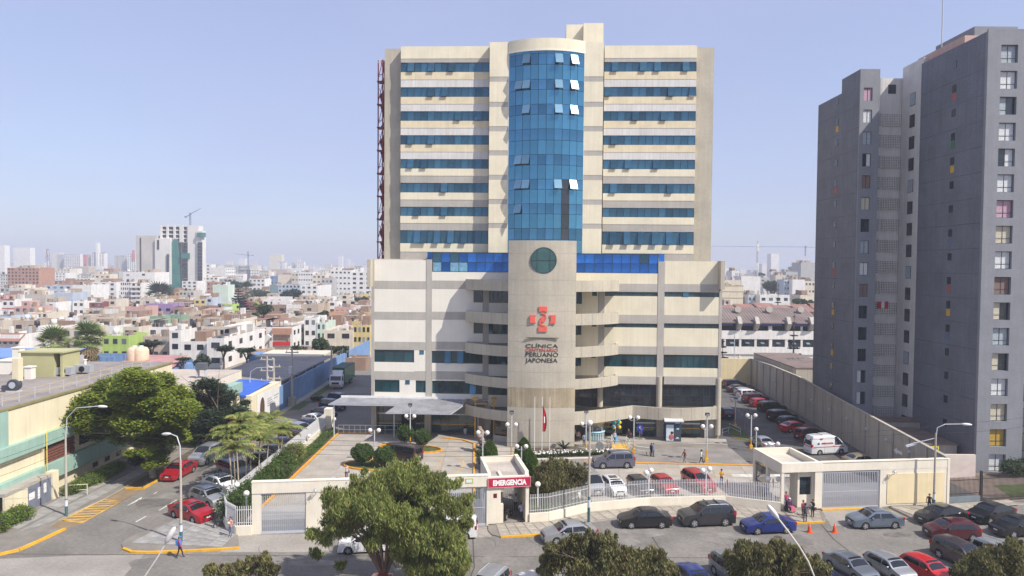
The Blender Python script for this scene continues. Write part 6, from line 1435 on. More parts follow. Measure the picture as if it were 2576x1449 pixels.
# rusty little trees
def rusty(lab,Y,items,n,seed,reg,basepx,tr=.13):
    b=(at(basepx,Y).x,Y,0); it=[(reg(*p)[0],reg(*p)[1],r*K) for *p,r in items]
    tree('rusty_leaf_tree',lab,'tree',b,pxc(b,it,Y,prs,1.4,1.0,sat=4),int(n*2.0),.29,.105,'droop',LF['rust'],tr,BARK,'rusty leaved street trees',seed=seed)
rusty('dark rust leaved tree behind the picket fence by the emergency gate',70,((1600,710,60),(1520,760,70),(1680,740,70),(1600,800,90),(1740,790,70),(1490,830,60),(1690,850,70),(1560,870,60),(1780,740,50),(1650,690,40),(1530,700,40)),9000,7,r5,r5(1640,1000))
rusty('rust leaved tree below the silver saloon at the bottom edge',49,((1850,1200,60),(1750,1230,70),(1950,1240,80),(1680,1290,80),(1860,1310,100),(2030,1320,90),(1600,1340,80),(1760,1400,100),(1950,1400,110),(2150,1330,70),(2260,1320,70),(2120,1400,90),(2260,1410,90),(2340,1380,60),(1570,1260,40),(2400,1440,60),(1550,1430,60)),15000,8,r5,r5(1940,1449))
rusty('rust leaved tree beside the white lamp arm at the bottom edge',48.5,((640,1270,60),(580,1340,70),(700,1330,80),(800,1300,60),(900,1270,60),(860,1360,90),(960,1330,80),(1010,1280,40),(1060,1390,90),(740,1420,90),(950,1420,90),(1160,1390,60),(1200,1430,50),(620,1420,70),(870,1240,40)),13000,9,r6,r6(860,1449))
rusty('rust leaved tree over the cars at the bottom right corner',50,((2330,1300,60),(2260,1350,70),(2420,1320,70),(2500,1260,60),(2480,1350,90),(2550,1310,70),(2180,1400,70),(2330,1410,90),(2460,1430,90),(2560,1420,80),(2120,1430,50)),11000,10,r6,r6(2400,1449))
rusty('small rust leaved treetop at the bottom edge left of the big tree',50,((1450,1420,50),(1560,1420,50),(1640,1400,50),(1740,1380,60),(1810,1340,40),(1840,1420,60),(1680,1450,60),(1500,1460,60),(1590,1460,60)),6000,12,r4,r4(1640,1449))
# trees of the city
def ctree(label,px,py,rpx,Y,leaf,seed,mode='rand',flat=.7,n=1500,items=None,name='city_tree',ln=None):
    X=at((px,py),Y).x; b=(X,Y,0); rs=random.Random(seed)
    its=[(px+rs.uniform(-.6,.6)*rpx,py+rs.uniform(-.35,.35)*rpx*flat,rpx*rs.uniform(.35,.55)) for _ in range(9)] if items is None else items
    return tree(name,label,'tree',b,pxc(b,its,Y,prs,rpx/1750*Y*.5,flat),n,ln or Y*.0032,(ln or Y*.0032)*.6,mode,leaf,.0016*Y,BARK,'trees among the city houses',seed)
for i,(x,y,r,Y,l,m,fl,n,lab) in enumerate(((1040,1000,95,150,'dark','flat',.28,2200,'flat topped umbrella tree left of the white two window house'),(1530,1030,75,155,'dark','flat',.4,2200,'layered tree in front of the white corner house'),(1690,1045,70,150,'far','flat',.4,1800,'layered tree at the terracotta house yard'),(1400,1115,80,140,'dark','rand',.8,2600,'dense dark tree behind the blue compound wall'),(2210,1000,85,160,'far','rand',.6,2600,'thin grey green tree before the cream two storey house'),(2330,1040,60,158,'far','rand',.6,1600,'smaller grey green tree right of the thin one'),(930,865,100,215,'far','rand',.45,2600,'broad green tree mass above the lime house'),(690,785,60,300,'far','flat',.4,1400,'low green hedge tree by the dark awning house'),(1995,665,75,400,'teal','rand',.75,2400,'round blue green tree before the white flats'),(1780,650,75,440,'far','rand',.5,2000,'green treetops left of the teal flats'),(1600,600,60,520,'teal','rand',.8,1800,'hazy tree mass behind the mint house'),(1810,760,55,255,'far','rand',.8,1600,'pale feathery tree beside the rusty shed'),(1690,810,65,260,'dark','flat',.4,1500,'dark tree mass under the conifer'),(2480,700,45,330,'far','rand',.6,1200,'green tree by the yellow slope house'),(2210,790,40,240,'far','rand',.7,1200,'green tree behind the orange house'),(760,860,40,230,'far','rand',.5,1000,'small green shrub tree left of the broad mass'),(2460,580,30,480,'teal','rand',.5,700,'hazy green tree beside the tall white block'),(1250,1100,50,140,'shrub','flat',.3,1200,'yellow green creeper tree over the blue wall'),(2020,1040,45,165,'far','rand',.9,1300,'dark slim tree right of the terracotta house'),(490,1130,30,140,'shrub','rand',.5,700,'dark shrub between the two fan palms'),(2170,1230,60,122,'dark','flat',.45,1500,'small dark street tree by the blue compound wall'),(360,580,30,640,'far','rand',.5,500,'hazy skyline tree right of the radio mast'))):
    p=r3(x,y) if y<1200 else r4(2170,235); ctree(lab,p[0],p[1],r*K,Y,LF[l],40+i,m,fl,n)
def q2(x,y): return (OR+AR*x,OYR+AR*y)
for i,(x,y,r,Y,l,m,fl,n,lab) in enumerate(((650,490,105,420,'far','rand',.7,2600,'leafy grey green tree on the right skyline'),(930,650,90,290,'far','rand',.4,1800,'green shrubs beside the white balcony flats'),(1050,665,50,280,'far','rand',.5,900,'green hedge mass by the grey apartments'),(520,365,50,700,'teal','rand',.5,700,'far rounded treetop on the right skyline'))):
    p=q2(x,y); ctree(lab,p[0],p[1],r*AR,Y,LF[l],80+i,m,fl,n)
def conifer(label,base,h,rb,tiers,leaf,seed,sparse=False,z0=.12):
    rs=np.random.default_rng(seed); t=thing('araucaria_tree',label,'conifer',base,0,'araucaria conifers'); ob('trunk',MB().tube([(0,0,-.2),(0,0,h)],[h*.018,h*.004],7),BARK,t)
    Ps=[];As=[];Bs=[];T=[]; mb=MB()
    for k in range(tiers):
        z=h*(z0+(1-z0)*(k+.3)/tiers); r=rb*(1-(k/tiers)**1.15)*(.85+.3*rs.random()); nb=7
        for j in range(nb):
            th=2*PI*(j+rs.random()*.5)/nb; dr=Vector((cos(th),sin(th),0)); 
            pts=[Vector((0,0,z))+dr*r*s+Vector((0,0,(-.10*s+.16*s*s)*r)) for s in(0,.35,.7,1)]
            mb.tube(pts,[h*.005,h*.004,h*.003,h*.001],4)
            for s in np.linspace(.15 if not sparse else .45,1,9):
                for _ in range(9 if not sparse else 4):
                    p=Vector((0,0,z))+dr*r*s+Vector((0,0,(-.10*s+.16*s*s)*r)); Ps.append(p+Vector(rs.normal(size=3))*r*.035); a=Vector((dr.y*rs.choice((-1,1)),-dr.x,0))*.8+dr*.6+Vector((0,0,rs.normal()*.25)); a.normalize(); b=a.cross(Vector((0,0,1))).normalized()+Vector((0,0,rs.normal()*.4)); As.append(a*r*.17+a*.12); Bs.append(b*r*.09+b*.08); T.append(rs.random())
    ob('branch',mb,BARK,t,kind='stuff'); o=bpy.data.objects.new('foliage',leafmesh('foliage',np.array(Ps),np.array(As),np.array(Bs),np.array(T),leaf)); link(o,t,False)
b=at(r3(1635,800),320); conifer('tall tiered araucaria beside the lime green house',(b.x,320,0),at(r3(1635,592),320).z,at(r3(1695,700),320).x-b.x+.6,11,LF['conifer'],1)
b=at(r3(1830,560),620); conifer('hazy small araucaria on the skyline left of the white slab',(b.x,620,0),at(r3(1830,520),620).z,5,8,LF['teal'],2)
b=at(q2(707,700),292); conifer('slim araucaria in front of the white balcony flats',(b.x,292,0),at(q2(707,450),292).z,at(q2(755,600),292).x-b.x,9,LF['conifer'],3)
b=at(q2(876,1200),165); conifer('sparse dark araucaria in front of the white school',(b.x,165,0),at(q2(876,770),165).z,at(q2(1000,1000),165).x-b.x-1,8,LF['conifer'],4,True)
b=at(q2(108,1280),165); conifer('araucaria half hidden behind the clinic edge',(b.x,165,0),7.5,at(q2(185,1000),165).x-b.x,5,LF['conifer'],5)
def fanpalm(label,base,h,r,leaf,skirt,seed,nf=46,s0=.45):
    rs=np.random.default_rng(seed); t=thing('fan_palm',label,'palm tree',base,0,'tall palms of the city'); ob('trunk',MB().tube([(0,0,0),(0,0,h*.93)],[r*.22,r*.16],9),STEMP,t)
    fans=[]
    for k in range(nf):
        dead=k<nf*skirt; th=rs.random()*2*PI
        el=R(rs.uniform(-85,-50)) if dead else R(rs.uniform(-35,75)); zc=h-r*.35-(rs.random()*h*s0 if dead else 0); L=r*(.75+.35*rs.random())
        dr=Vector((cos(th)*cos(el),sin(th)*cos(el),sin(el))); c=Vector((0,0,zc)); side=dr.cross(Vector((0,0,1))).normalized(); up=side.cross(dr)
        pts=[c,c+dr*L*.45]; vs=[];fs=[]; hub=c+dr*L*.45
        for j in range(-5,6):
            an=j*R(15); tip=hub+(dr*cos(an)+side*sin(an))*L*.6+up*(-.08*L*abs(sin(an))-.10*L); w_=side*.045*L*cos(an)-dr*.045*L*sin(an); md=hub.lerp(tip,.5)+up*.05*L
            o=len(vs); vs+=[hub,md-w_,tip,md+w_]; fs.append((o,o+1,o+2,o+3))
        mb=MB(); mb.add(vs,fs); mb.bar(c,hub,.03*r,.02*r); me=mb.mesh('frond',LF['dead'] if dead else leaf); a_=me.attributes.new('tint','FLOAT','FACE'); a_.data.foreach_set('value',[rs.random()]*len(me.polygons)); o=bpy.data.objects.new('frond',me); link(o,t,False)
for x,y0,lab,sd in((370,915,'left one of the two shaggy fan palms',1),(603,880,'right one of the two shaggy fan palms',2)):
    Y=150; p=at(r3(x,y0),Y); fanpalm(lab,(p.x,Y,0),p.z-.9,4.0,LF['fan'],.55,sd,120,.75)
p=at(r3(1085,612),390); fanpalm('dark date palm in front of the blank white block',(p.x,390,0),p.z-2,10,LF['dark'],.06,3,34)
p=at(r3(1690,585),430); fanpalm('tall shaggy palm behind the araucaria',(p.x,430,0),p.z-1,6,LF['far'],.6,4,40,.6)
p=at(r3(1765,715),262); fanpalm('small palm above the rusty shed',(p.x,262,0),p.z-1,3.5,LF['fan'],.2,5,20)
# areca palms in the bed behind the left gate
def areca(label,base,h,seed,r=1.9,lean=0):
    rs=np.random.default_rng(seed); t=thing('areca_palm',label,'palm tree',base,0,'areca palms in the gate bed'); tp=Vector((lean,0,h)); ob('trunk',MB().tube([(0,0,0),(lean*.4,0,h*.5),tp],[.085,.07,.055],7),STEMP,t); ob('crownshaft',MB().tube([tp,tp+Vector((0,0,.5))],[.07,.05],7),LF['hedge'],t)
    for k in range(15):
        th=2*PI*k/15*2+rs.random()*.5; el=R(rs.uniform(25,80)); L=r*(.8+.4*rs.random()); d0=Vector((cos(th)*cos(el),sin(th)*cos(el),sin(el))); hz=Vector((cos(th),sin(th),0))
        spine=[tp+Vector((0,0,.4))+d0*L*s-Vector((0,0,1))*L*.62*s*s+hz*L*.25*s*s for s in np.linspace(0,1,9)]
        vs=[];fs=[]
        for i in range(1,9):
            t_=(spine[i]-spine[i-1]).normalized(); sd=t_.cross(Vector((0,0,1))).normalized()
            for q in(-1,1):
                for e in(0,.5):
                    p=spine[i-1].lerp(spine[i],e); l=L*.30*(1-abs(i/8-.45)*.9); tip=p+sd*q*l*.8+t_*l*.55-Vector((0,0,l*.35*rs.uniform(.6,1.6))); w_=t_*.035*L; o=len(vs); vs+=[p-w_*.5,p.lerp(tip,.5)-w_,tip,p.lerp(tip,.5)+w_]; fs.append((o,o+1,o+2,o+3))
        mb=MB().add(vs,fs); mb.tube(spine,[.03*(1-i/9)+.006 for i in range(9)],4,caps=False); me=mb.mesh('frond',LF['areca']); a_=me.attributes.new('tint','FLOAT','FACE'); a_.data.foreach_set('value',np.clip(rs.random()+.1*rs.normal(size=len(me.polygons)),0,1)); o=bpy.data.objects.new('frond',me); link(o,t,False)
for i,(x,y,Y,ln,lab) in enumerate(((1750,365,84,.2,'tallest areca palm, at the back of the gate bed'),(1615,445,71,-.3,'areca palm at the left of the bed leaning left'),(1690,455,74,.1,'areca palm with pale stem second from the left'),(1780,500,72.5,.2,'bright areca palm in the middle of the bed'),(1935,430,79,.3,'areca palm alone at the right of the bed'),(1905,440,80,-.1,'areca palm twin stem just left of the right one'),(1850,360,88,.5,'yellowing areca palm near the street behind the bed'),(1560,480,70,-.5,'drooping areca palm nearest the parked cars'),(1650,380,80,-.2,'tall areca palm between the leftmost palm and the tallest'),(1720,420,77,.1,'areca palm in the thick of the bed behind the bright one'),(1840,470,76,.3,'low areca palm right of the bright one'),(1600,560,67.5,-.2,'short young areca palm above the left lamp globes'),(1790,400,86,.2,'areca palm at the back right of the tallest'))):
    p=at(r4(x,y),Y); areca(lab,(p.x-ln,Y,.2),p.z-.9,i+20,2.45,ln)
# hedges, topiary, shrubs
def hedge(name,label,pts,w_,h,n,leaf,seed,ln=.16,cat='hedge',z0=.1,stuff=False):
    rs=np.random.default_rng(seed); t=thing(name,label,cat,(pts[0][0],pts[0][1],z0)) if not stuff else None; o0=Vector((pts[0][0],pts[0][1],z0)); cl=[]
    for p,q in zip(pts,pts[1:]):
        L=math.dist(p,q); m=max(1,int(L/(w_*.45)))
        for i in range(m):
            s=(i+.5)/m; c=Vector((p[0]+(q[0]-p[0])*s,p[1]+(q[1]-p[1])*s,z0+h*.55))-o0; cl.append((c.x+rs.normal()*.05,c.y,c.z+rs.normal()*.05,w_*.55*(1+.15*rs.normal()),w_*.55,h*.55*(1+.1*rs.normal())))
    P,A,B,ti=crown_arrays(cl,n,ln,ln*.6,'rand',rs,.6); core=MB()
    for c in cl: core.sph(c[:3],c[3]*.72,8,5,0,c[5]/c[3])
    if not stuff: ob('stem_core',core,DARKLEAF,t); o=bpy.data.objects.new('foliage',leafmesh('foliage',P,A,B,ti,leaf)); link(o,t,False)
    else: o=bpy.data.objects.new(name,leafmesh(name,P,A,B,ti,leaf)); col.objects.link(o); o.location=o0; o['kind']='stuff'; o['label']=label
    return t
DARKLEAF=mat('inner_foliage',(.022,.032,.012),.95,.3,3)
hedge('clipped_hedge','long yellow green clipped hedge along the cream building',[(-45.2,70.4),(-45.0,75),(-44.9,79.5)],1.5,1.15,9000,LF['hedge'],1)
hedge('clipped_hedge','yellow green clipped hedge at the left edge by the garage',[(-45.6,58.6),(-45.4,61),(-45.3,64.2)],1.7,1.3,7000,LF['hedge'],2)
hedge('clipped_hedge','bright low hedge along the orange ramp kerb',[(-25.6,79),(-25.4,86),(-25.4,97)],1.2,.75,9000,LF['cyp'],3)
hedge('shrub_bed','dark leafy undergrowth beneath the areca palms',[(-25.6,63.2),(-25.6,68),(-25.7,73),(-25.6,79)],2.2,2.3,15000,LF['shrub'],4,.22,'shrubs')
hedge('dark_bush','dark olive bush beside the right areca palm',[(-26.2,80),(-25.8,84)],2.2,2.3,6000,LF['molle'],5,.2,'bush')
hedge('shade_shrub','dark shrub in the shade of the spreading tree',[(-44.6,81),(-43.5,88)],1.9,1.6,4000,LF['dark'],6,.22,'bush')
hedge('flower_border','white flowering border below the flagpoles',[(2.8,85.9),(7,86.6),(12.4,87.6)],.9,.5,5000,LF['shrub'],7,.16,'flowers',.3)
hedge('fence_shrub','green shrubs behind the picket fence by the emergency gate',[(2.1,65.6),(4.0,66),(7.3,68.4)],.9,.9,5000,LF['cyp'],8,.2,'shrubs',.15)
hedge('lawn_shrub','yellow green shrubs on the strip behind the emergency gatehouse',[(2.3,70.5),(2.4,75)],1.1,.8,3500,LF['hedge'],9,.2,'shrubs',.15)
hedge('kerb_planting','low planting between the ramp and the path',[(-3.2,68),(-2.9,79),(-4.2,90)],.7,.6,4500,LF['shrub'],10,.16,'shrubs',.1)
hedge('garden_shrub','leafy shrubs by the entrance of the grey apartments',[(57.5,80),(62,81)],1.6,1.8,2500,LF['far'],11,.25,'shrubs')
rs=np.random.default_rng(5); n=260; P=np.stack([rs.uniform(2.6,13,n),85.6+rs.uniform(-.6,.9,n),.82+rs.random(n)*.12],1); P[:,1]+=(P[:,0]-2.6)*.19; A=rs.normal(size=(n,3)); A/=np.linalg.norm(A,axis=1)[:,None]; B=np.cross(A,rs.normal(size=(n,3))); B/=np.linalg.norm(B,axis=1)[:,None]
o=bpy.data.objects.new('white_flowers',leafmesh('white_flowers',P,A*.12,B*.12,rs.random(n),LF['flower'])); col.objects.link(o); o['kind']='stuff'
def ball(label,p,r,sz=.8,seed=0,trunk=.5,leaf=None,name='topiary_bush',cat='bush',group='topiary bushes on the forecourt islands',n=5200):
    rs=np.random.default_rng(seed); t=thing(name,label,cat,p,0,group); mb=MB()
    for a in range(3): mb.tube([(0,0,0),(.12*cos(a*2.1),.12*sin(a*2.1),trunk*.6),(.35*r*cos(a*2.1),.35*r*sin(a*2.1),trunk+r*sz*.4)],[.07,.06,.04],6)
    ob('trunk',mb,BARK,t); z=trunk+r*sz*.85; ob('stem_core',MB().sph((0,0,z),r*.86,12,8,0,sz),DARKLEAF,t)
    d=rs.normal(size=(n,3)); d/=np.linalg.norm(d,axis=1)[:,None]; bump=1+.07*np.sin(d[:,0]*7+d[:,2]*5+seed)+.05*np.sin(d[:,1]*9); P=d*r*(.86+.16*rs.random(n))[:,None]*bump[:,None]*np.array([1,1,sz])+np.array([0,0,z])
    A=rs.normal(size=(n,3)); A/=np.linalg.norm(A,axis=1)[:,None]; B=np.cross(A,rs.normal(size=(n,3))); B/=np.linalg.norm(B,axis=1)[:,None]; s=.085
    o=bpy.data.objects.new('foliage',leafmesh('foliage',P,A*s,B*s*.7,np.clip(.5+.25*rs.normal(size=n),0,1),leaf or LF['shrub'])); link(o,t,False)
for i,(x,y,by,r,sz,lab) in enumerate(((278,650,690,1.3,.82,'topiary ball bush left of the lamp on the front island'),(428,660,700,1.25,.75,'topiary ball bush behind the van roof on the front island'),(575,520,560,1.12,.95,'topiary ball bush left of the lamp on the rear island'),(690,545,590,1.05,.95,'topiary ball bush on a bare stem right of the lamp on the rear island'))):
    ball(lab,G(r5(x,by),.2),r,sz,i,.55 if i<2 else .9)
def column(label,p,h,r,seed,leaf=LF['cyp']):
    rs=np.random.default_rng(seed); t=thing('cypress_shrub',label,'shrub',p,0,'columnar cypress shrubs'); n=8000; u=rs.random(n)**.8; prof=np.sin(np.clip(u*.93+.07,0,1)*PI)**.6*(1-.45*u); th=rs.random(n)*2*PI; rr=r*prof*(.75+.3*rs.random(n))*(1+.12*np.sin(th*3+u*9)); P=np.stack([rr*np.cos(th),rr*np.sin(th),u*h],1); A=np.stack([np.cos(th)*.4,np.sin(th)*.4,np.ones(n)],1)+rs.normal(size=(n,3))*.3; A/=np.linalg.norm(A,axis=1)[:,None]; B=np.cross(A,rs.normal(size=(n,3))); B/=np.linalg.norm(B,axis=1)[:,None]
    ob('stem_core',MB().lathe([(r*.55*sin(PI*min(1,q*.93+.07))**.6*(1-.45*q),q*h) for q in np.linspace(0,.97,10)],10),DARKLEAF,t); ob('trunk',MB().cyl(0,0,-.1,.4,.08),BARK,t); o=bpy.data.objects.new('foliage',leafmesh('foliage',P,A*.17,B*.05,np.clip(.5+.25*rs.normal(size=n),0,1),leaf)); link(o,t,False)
for x,yb,yt,r,Y,lab in((1150,668,525,1.35,81.5,'plump yellow green cypress shrub beside the rock fountain'),(1385,640,505,1.25,83,'tall slim cypress shrub left of the flagpoles'),(1425,790,590,1.35,75,'leaning cypress shrub behind the emergency gatehouse roof')):
    p=at(r5(x,yb),Y); q=at(r5(x,yt),Y); column(lab,(p.x,Y,.1),q.z-.1,r,int(x))
p=G(r5(1660,605),.3); t=thing('sago_palm','dark spiky sago palm in the flower bed','palm',p); rs=np.random.default_rng(8); ob('trunk',MB().cyl(0,0,0,.6,.18),BARK,t)
for k in range(26):
    th=rs.random()*2*PI; el=R(rs.uniform(15,80)); L=1.5; d0=Vector((cos(th)*cos(el),sin(th)*cos(el),sin(el))); sp=[Vector((0,0,.55))+d0*L*s-Vector((0,0,.45*s*s)) for s in np.linspace(0,1,6)]; sd=d0.cross(Vector((0,0,1))).normalized(); rows=[[a-sd*.14*(1-i/7),a,a+sd*.14*(1-i/7)] for i,a in enumerate(sp)]; ob('frond',MB().grid(rows,0,False),LF['conifer'],t)
def baretree(label,p,h,seed,m=BARKG):
    rs=random.Random(seed); t=thing('bare_tree',label,'tree',p); mb=MB()
    def br(a,d,l,r,k):
        b=a+d*l; mb.tube([a,a.lerp(b,.5)+Vector((rs.uniform(-.05,.05),0,.03)),b],[r,r*.8,r*.55],5)
        if k>0:
            for _ in range(3 if k>1 else 2): v=(d+Vector((rs.uniform(-.8,.8),rs.uniform(-.8,.8),rs.uniform(-.1,.6)))).normalized(); br(b,v,l*.68,r*.55,k-1)
    br(Vector((0,0,0)),Vector((.05,0,1)),h*.36,.07,4); ob('trunk',mb,m,t)
baretree('leafless thorny shrub beside the right gatehouse',G(r6(735,850),.1),3.4,2); baretree('leafless small tree in the shaded car park verge',G(r6(655,445),.2),3.6,4)
# ================================================================ vehicles
def paint(name,c,metal=.25,rough=.28):
    m=mat('paint_'+name,c,rough,.05,.6,metal=metal,spec=.5)
    m.node_tree.nodes['Principled BSDF'].inputs['Coat Weight'].default_value=.6; m.node_tree.nodes['Principled BSDF'].inputs['Coat Roughness'].default_value=.08; return m
PT=dict(white=paint('white',(.70,.70,.69),0),silver=paint('silver',(.40,.41,.42),.55,.32),grey=paint('grey',(.20,.22,.25),.5),greyblue=paint('grey_blue',(.17,.21,.26),.5),dark=paint('charcoal',(.045,.045,.05),.4),black=paint('black',(.010,.010,.012),.1),red=paint('red',(.36,.008,.016),.15),bright=paint('bright_red',(.50,.015,.02),.1),maroon=paint('maroon',(.085,.010,.016),.25),blue=paint('blue',(.012,.03,.19),.3),navy=paint('navy',(.012,.022,.07),.3),purple=paint('grey_violet',(.14,.145,.20),.5),olive=paint('olive',(.06,.055,.035),.3),gold=paint('gold',(.40,.35,.24),.5),plum=paint('plum_grey',(.060,.045,.050),.35),green=paint('truck_green',(.01,.13,.055),0,.5))
CGL=mat('car_glass',(.012,.015,.018),.05,0,spec=.7); TYR=mat('tyre',(.02,.02,.02),.9,.1); RIM=mat('rim_alloy',(.50,.50,.51),.35,.1,2,metal=.5); HLT=mat('headlamp',(.62,.64,.66),.12,0,spec=.8); TLT=mat('taillamp',(.40,.01,.012),.25,0); PLT=mat('number_plate',(.70,.69,.66),.5,.1,8); TRM=mat('black_trim',(.018,.018,.019),.55,0)
CT_=dict(
 sedan=dict(L=4.4,W=1.72,H=1.46,belt=.93,wb=2.58,rw=.315,xm=-.05,prof=[(-2.2,.48),(-2.2,.82),(-2.1,.99),(-1.62,1.04),(-1.05,1.36),(-.55,1.45),(.2,1.44),(.55,1.37),(1.10,1.0),(1.3,.95),(1.95,.80),(2.14,.68),(2.2,.48)],ws=(.30,1.42,1.06,1.03),rwin=(-1.55,1.08,-.98,1.385),sx=(-1.42,.93)),
 hatch=dict(L=3.95,W=1.68,H=1.50,belt=.95,wb=2.45,rw=.305,xm=-.02,prof=[(-1.97,.48),(-1.97,.85),(-1.92,1.02),(-1.66,1.33),(-1.4,1.44),(-.6,1.50),(.2,1.47),(.55,1.38),(1.05,1.03),(1.22,.97),(1.75,.82),(1.92,.68),(1.97,.48)],ws=(.30,1.45,1.02,1.05),rwin=(-1.90,1.05,-1.66,1.34),sx=(-1.55,.9)),
 suv=dict(L=4.65,W=1.85,H=1.78,belt=1.12,wb=2.72,rw=.37,xm=-.05,prof=[(-2.3,.5),(-2.32,.95),(-2.27,1.15),(-2.08,1.58),(-1.9,1.71),(-1.0,1.78),(.25,1.74),(.55,1.66),(1.1,1.2),(1.25,1.14),(2.02,1.02),(2.25,.88),(2.32,.5)],ws=(.36,1.70,1.08,1.23),rwin=(-2.24,1.2,-2.08,1.60),sx=(-2.0,.95)),
 van=dict(L=5.0,W=1.9,H=1.98,belt=1.15,wb=2.95,rw=.34,xm=.35,prof=[(-2.45,.45),(-2.48,1.0),(-2.42,1.62),(-2.28,1.90),(-1.0,1.98),(.9,1.94),(1.25,1.82),(1.95,1.2),(2.15,1.08),(2.42,.86),(2.5,.45)],ws=(1.05,1.88,1.92,1.23),rwin=(-2.475,1.1,-2.40,1.72),sx=(-2.2,1.75)),
 ambulance=dict(L=5.3,W=1.95,H=2.42,belt=1.25,wb=3.1,rw=.35,xm=.6,prof=[(-2.6,.42),(-2.63,1.1),(-2.58,1.9),(-2.35,2.36),(-1.2,2.42),(.7,2.38),(1.2,2.15),(1.45,1.95),(2.05,1.28),(2.25,1.12),(2.55,.88),(2.62,.42)],ws=(1.32,2.04,2.02,1.30),rwin=(-2.62,1.25,-2.585,1.85),sx=(.75,1.8)))
CARM={}
def car_meshes(ty):
    if ty in CARM: return CARM[ty]
    c=CT_[ty]; L,W,H,belt,wb,rw=c['L'],c['W'],c['H'],c['belt'],c['wb'],c['rw']; pr=c['prof']; ra=rw+.055; D={}
    def zt(x):
        for (a,za),(b,zb) in zip(pr,pr[1:]):
            if a<=x<=b and b>a: return za+(zb-za)*(x-a)/(b-a)
        return pr[-1][1]
    def plan(x): return 1-.13*max(0,(abs(x)/(L/2)-.66)/.34)**2
    def yh(x,z):
        y=W/2*plan(x)
        if z>belt: y*=1-.20*((z-belt)/(H-belt))**1.1
        elif z<.45: y*=.955+.045*(z/.45)
        return y
    X=sorted({round(p[0],3) for p in pr if abs(p[0])<L/2}|{-L/2+.001,L/2-.001}|{round(s*wb/2+q*ra,3) for s in(-1,1) for q in(-1.001,-.995,-.8,-.5,0,.5,.8,.995,1.001)}|set(np.round(np.linspace(-L/2+.15,L/2-.15,14),3)))
    def zb(x):
        for s in(-1,1):
            dx=abs(x-s*wb/2)
            if dx<ra: return rw+math.sqrt(max(0,ra*ra-dx*dx))
        return .22
    mb=MB(); FR=(0,.35,.7,.9,1)
    def column(x,s):
        t=zt(x); b=min(zb(x),t-.02); m=min(t,belt); zsr=[b+(m-b)*f for f in FR]+[m+(t-m)*f for f in(.35,.7,.93)]
        return [(x,s*yh(x,z),z) for z in zsr]
    for s in(-1,1):
        rows=[column(x,s) for x in X]
        if s>0: rows=rows[::-1]
        mb.grid(rows)
    tops=[]
    for x in X:
        t=zt(x); z9=belt+(t-belt)*.93 if t>belt else t; y=yh(x,z9); tops.append([(x,y*q,(z9 if abs(q)==1 else t)+.035*(1-q*q)) for q in(-1,-.9,-.5,0,.5,.9,1)])
    mb.grid(tops[::-1]); 
    for xi,rev in((0,False),(-1,True)):
        x=X[xi]; l=column(x,-1)[:6]; r=column(x,1)[:6]; rows=[[a,tuple((a[i]*.5+b[i]*.5)+(( .06*(1 if rev else -1)) if i==0 else 0) for i in range(3)),b] for a,b in zip(l,r)]; mb.grid(rows if rev else rows[::-1])
    me=mb.mesh('body',PT['white']); me.set_sharp_from_angle(angle=R(38)); D['body']=me
    D['underbody']=MB().box(-L/2+.12,L/2-.12,-W/2+.13,W/2-.13,.2,.62).mesh('underbody',TRM)
    def gside(s,x0b,x0t,x1b,x1t,zl,zh):
        rows=[]
        for i in range(5):
            f=i/4; z=zl+(zh-zl)*f; a,b=x0b+(x0t-x0b)*f,x1b+(x1t-x1b)*f; rows.append([(a+(b-a)*j/4,s*(yh(a+(b-a)*j/4,z)+.008),z) for j in range(5)])
        return MB().grid(rows if s<0 else [r[::-1] for r in rows])
    zl=belt+.02; zh=H-.15; ws=c['ws']; rwn=c['rwin']; xm=c['xm']
    def wx(z): return ws[0]+(ws[2]-ws[0])*(ws[1]-z)/(ws[1]-ws[3])-.13
    def rx(z):
        a,za,b,zb_=rwn; return a+(b-a)*(z-za)/(zb_-za)+.16
    D['side']=[]
    for s in(-1,1):
        f_=gside(s,xm+.04,xm+.04,min(wx(zl),c['sx'][1]+.15),wx(zh),zl,zh); D['side'].append(f_.mesh('side_window',CGL))
        if ty=='ambulance': continue
        if ty in('suv','van'):
            q=xm-1.0; D['side'].append(gside(s,q+.03,q+.03,xm-.04,xm-.04,zl,zh).mesh('side_window',CGL)); D['side'].append(gside(s,max(c['sx'][0],rx(zl)),rx(zh),q-.04,q-.04,zl+.02,zh).mesh('side_window',CGL))
        else: D['side'].append(gside(s,max(c['sx'][0],rx(zl)),max(rx(zh),c['sx'][0]+.3),xm-.04,xm-.04,zl,zh).mesh('side_window',CGL))
    def glass(a,za,b,zb_,nm,w0=.87,w1=.9):
        n=Vector((-(zb_-za),0,(b-a))).normalized(); n=n if n.z>0 else -n; rows=[]
        for i in range(5):
            f=i/4; x,z=a+(b-a)*f,za+(zb_-za)*f; zz=max(z,zt(x)) if nm=='windscreen' else zt(x) if b-a>.3 else z; y=yh(x,zz)*(w0+(w1-w0)*f); rows.append([(x+n.x*.012,y*q,zz+.035*(1-q*q)+n.z*.012) for q in(-1,-.5,0,.5,1)])
        m=MB().grid(rows); return m.mesh(nm,CGL)
    D['windscreen']=glass(ws[0],ws[1],ws[2],ws[3],'windscreen',.86,.88); 
    if rwn[2]-rwn[0]>.3: D['rear_window']=glass(*rwn,'rear_window',.86,.84)
    else:
        a,za,b,zb_=rwn; D['rear_window']=MB().grid([[(a-.02,yh(a,za)*.84*q,za) for q in(1,.5,0,-.5,-1)],[(b-.03,yh(b,zb_)*.8*q,zb_) for q in(1,.5,0,-.5,-1)]]).mesh('rear_window',CGL)
    t=MB(); t.tube([(0,-.1,0),(0,.1,0)],[rw,rw],18); D['tyre']=t.mesh('wheel',TYR)
    r=MB(); 
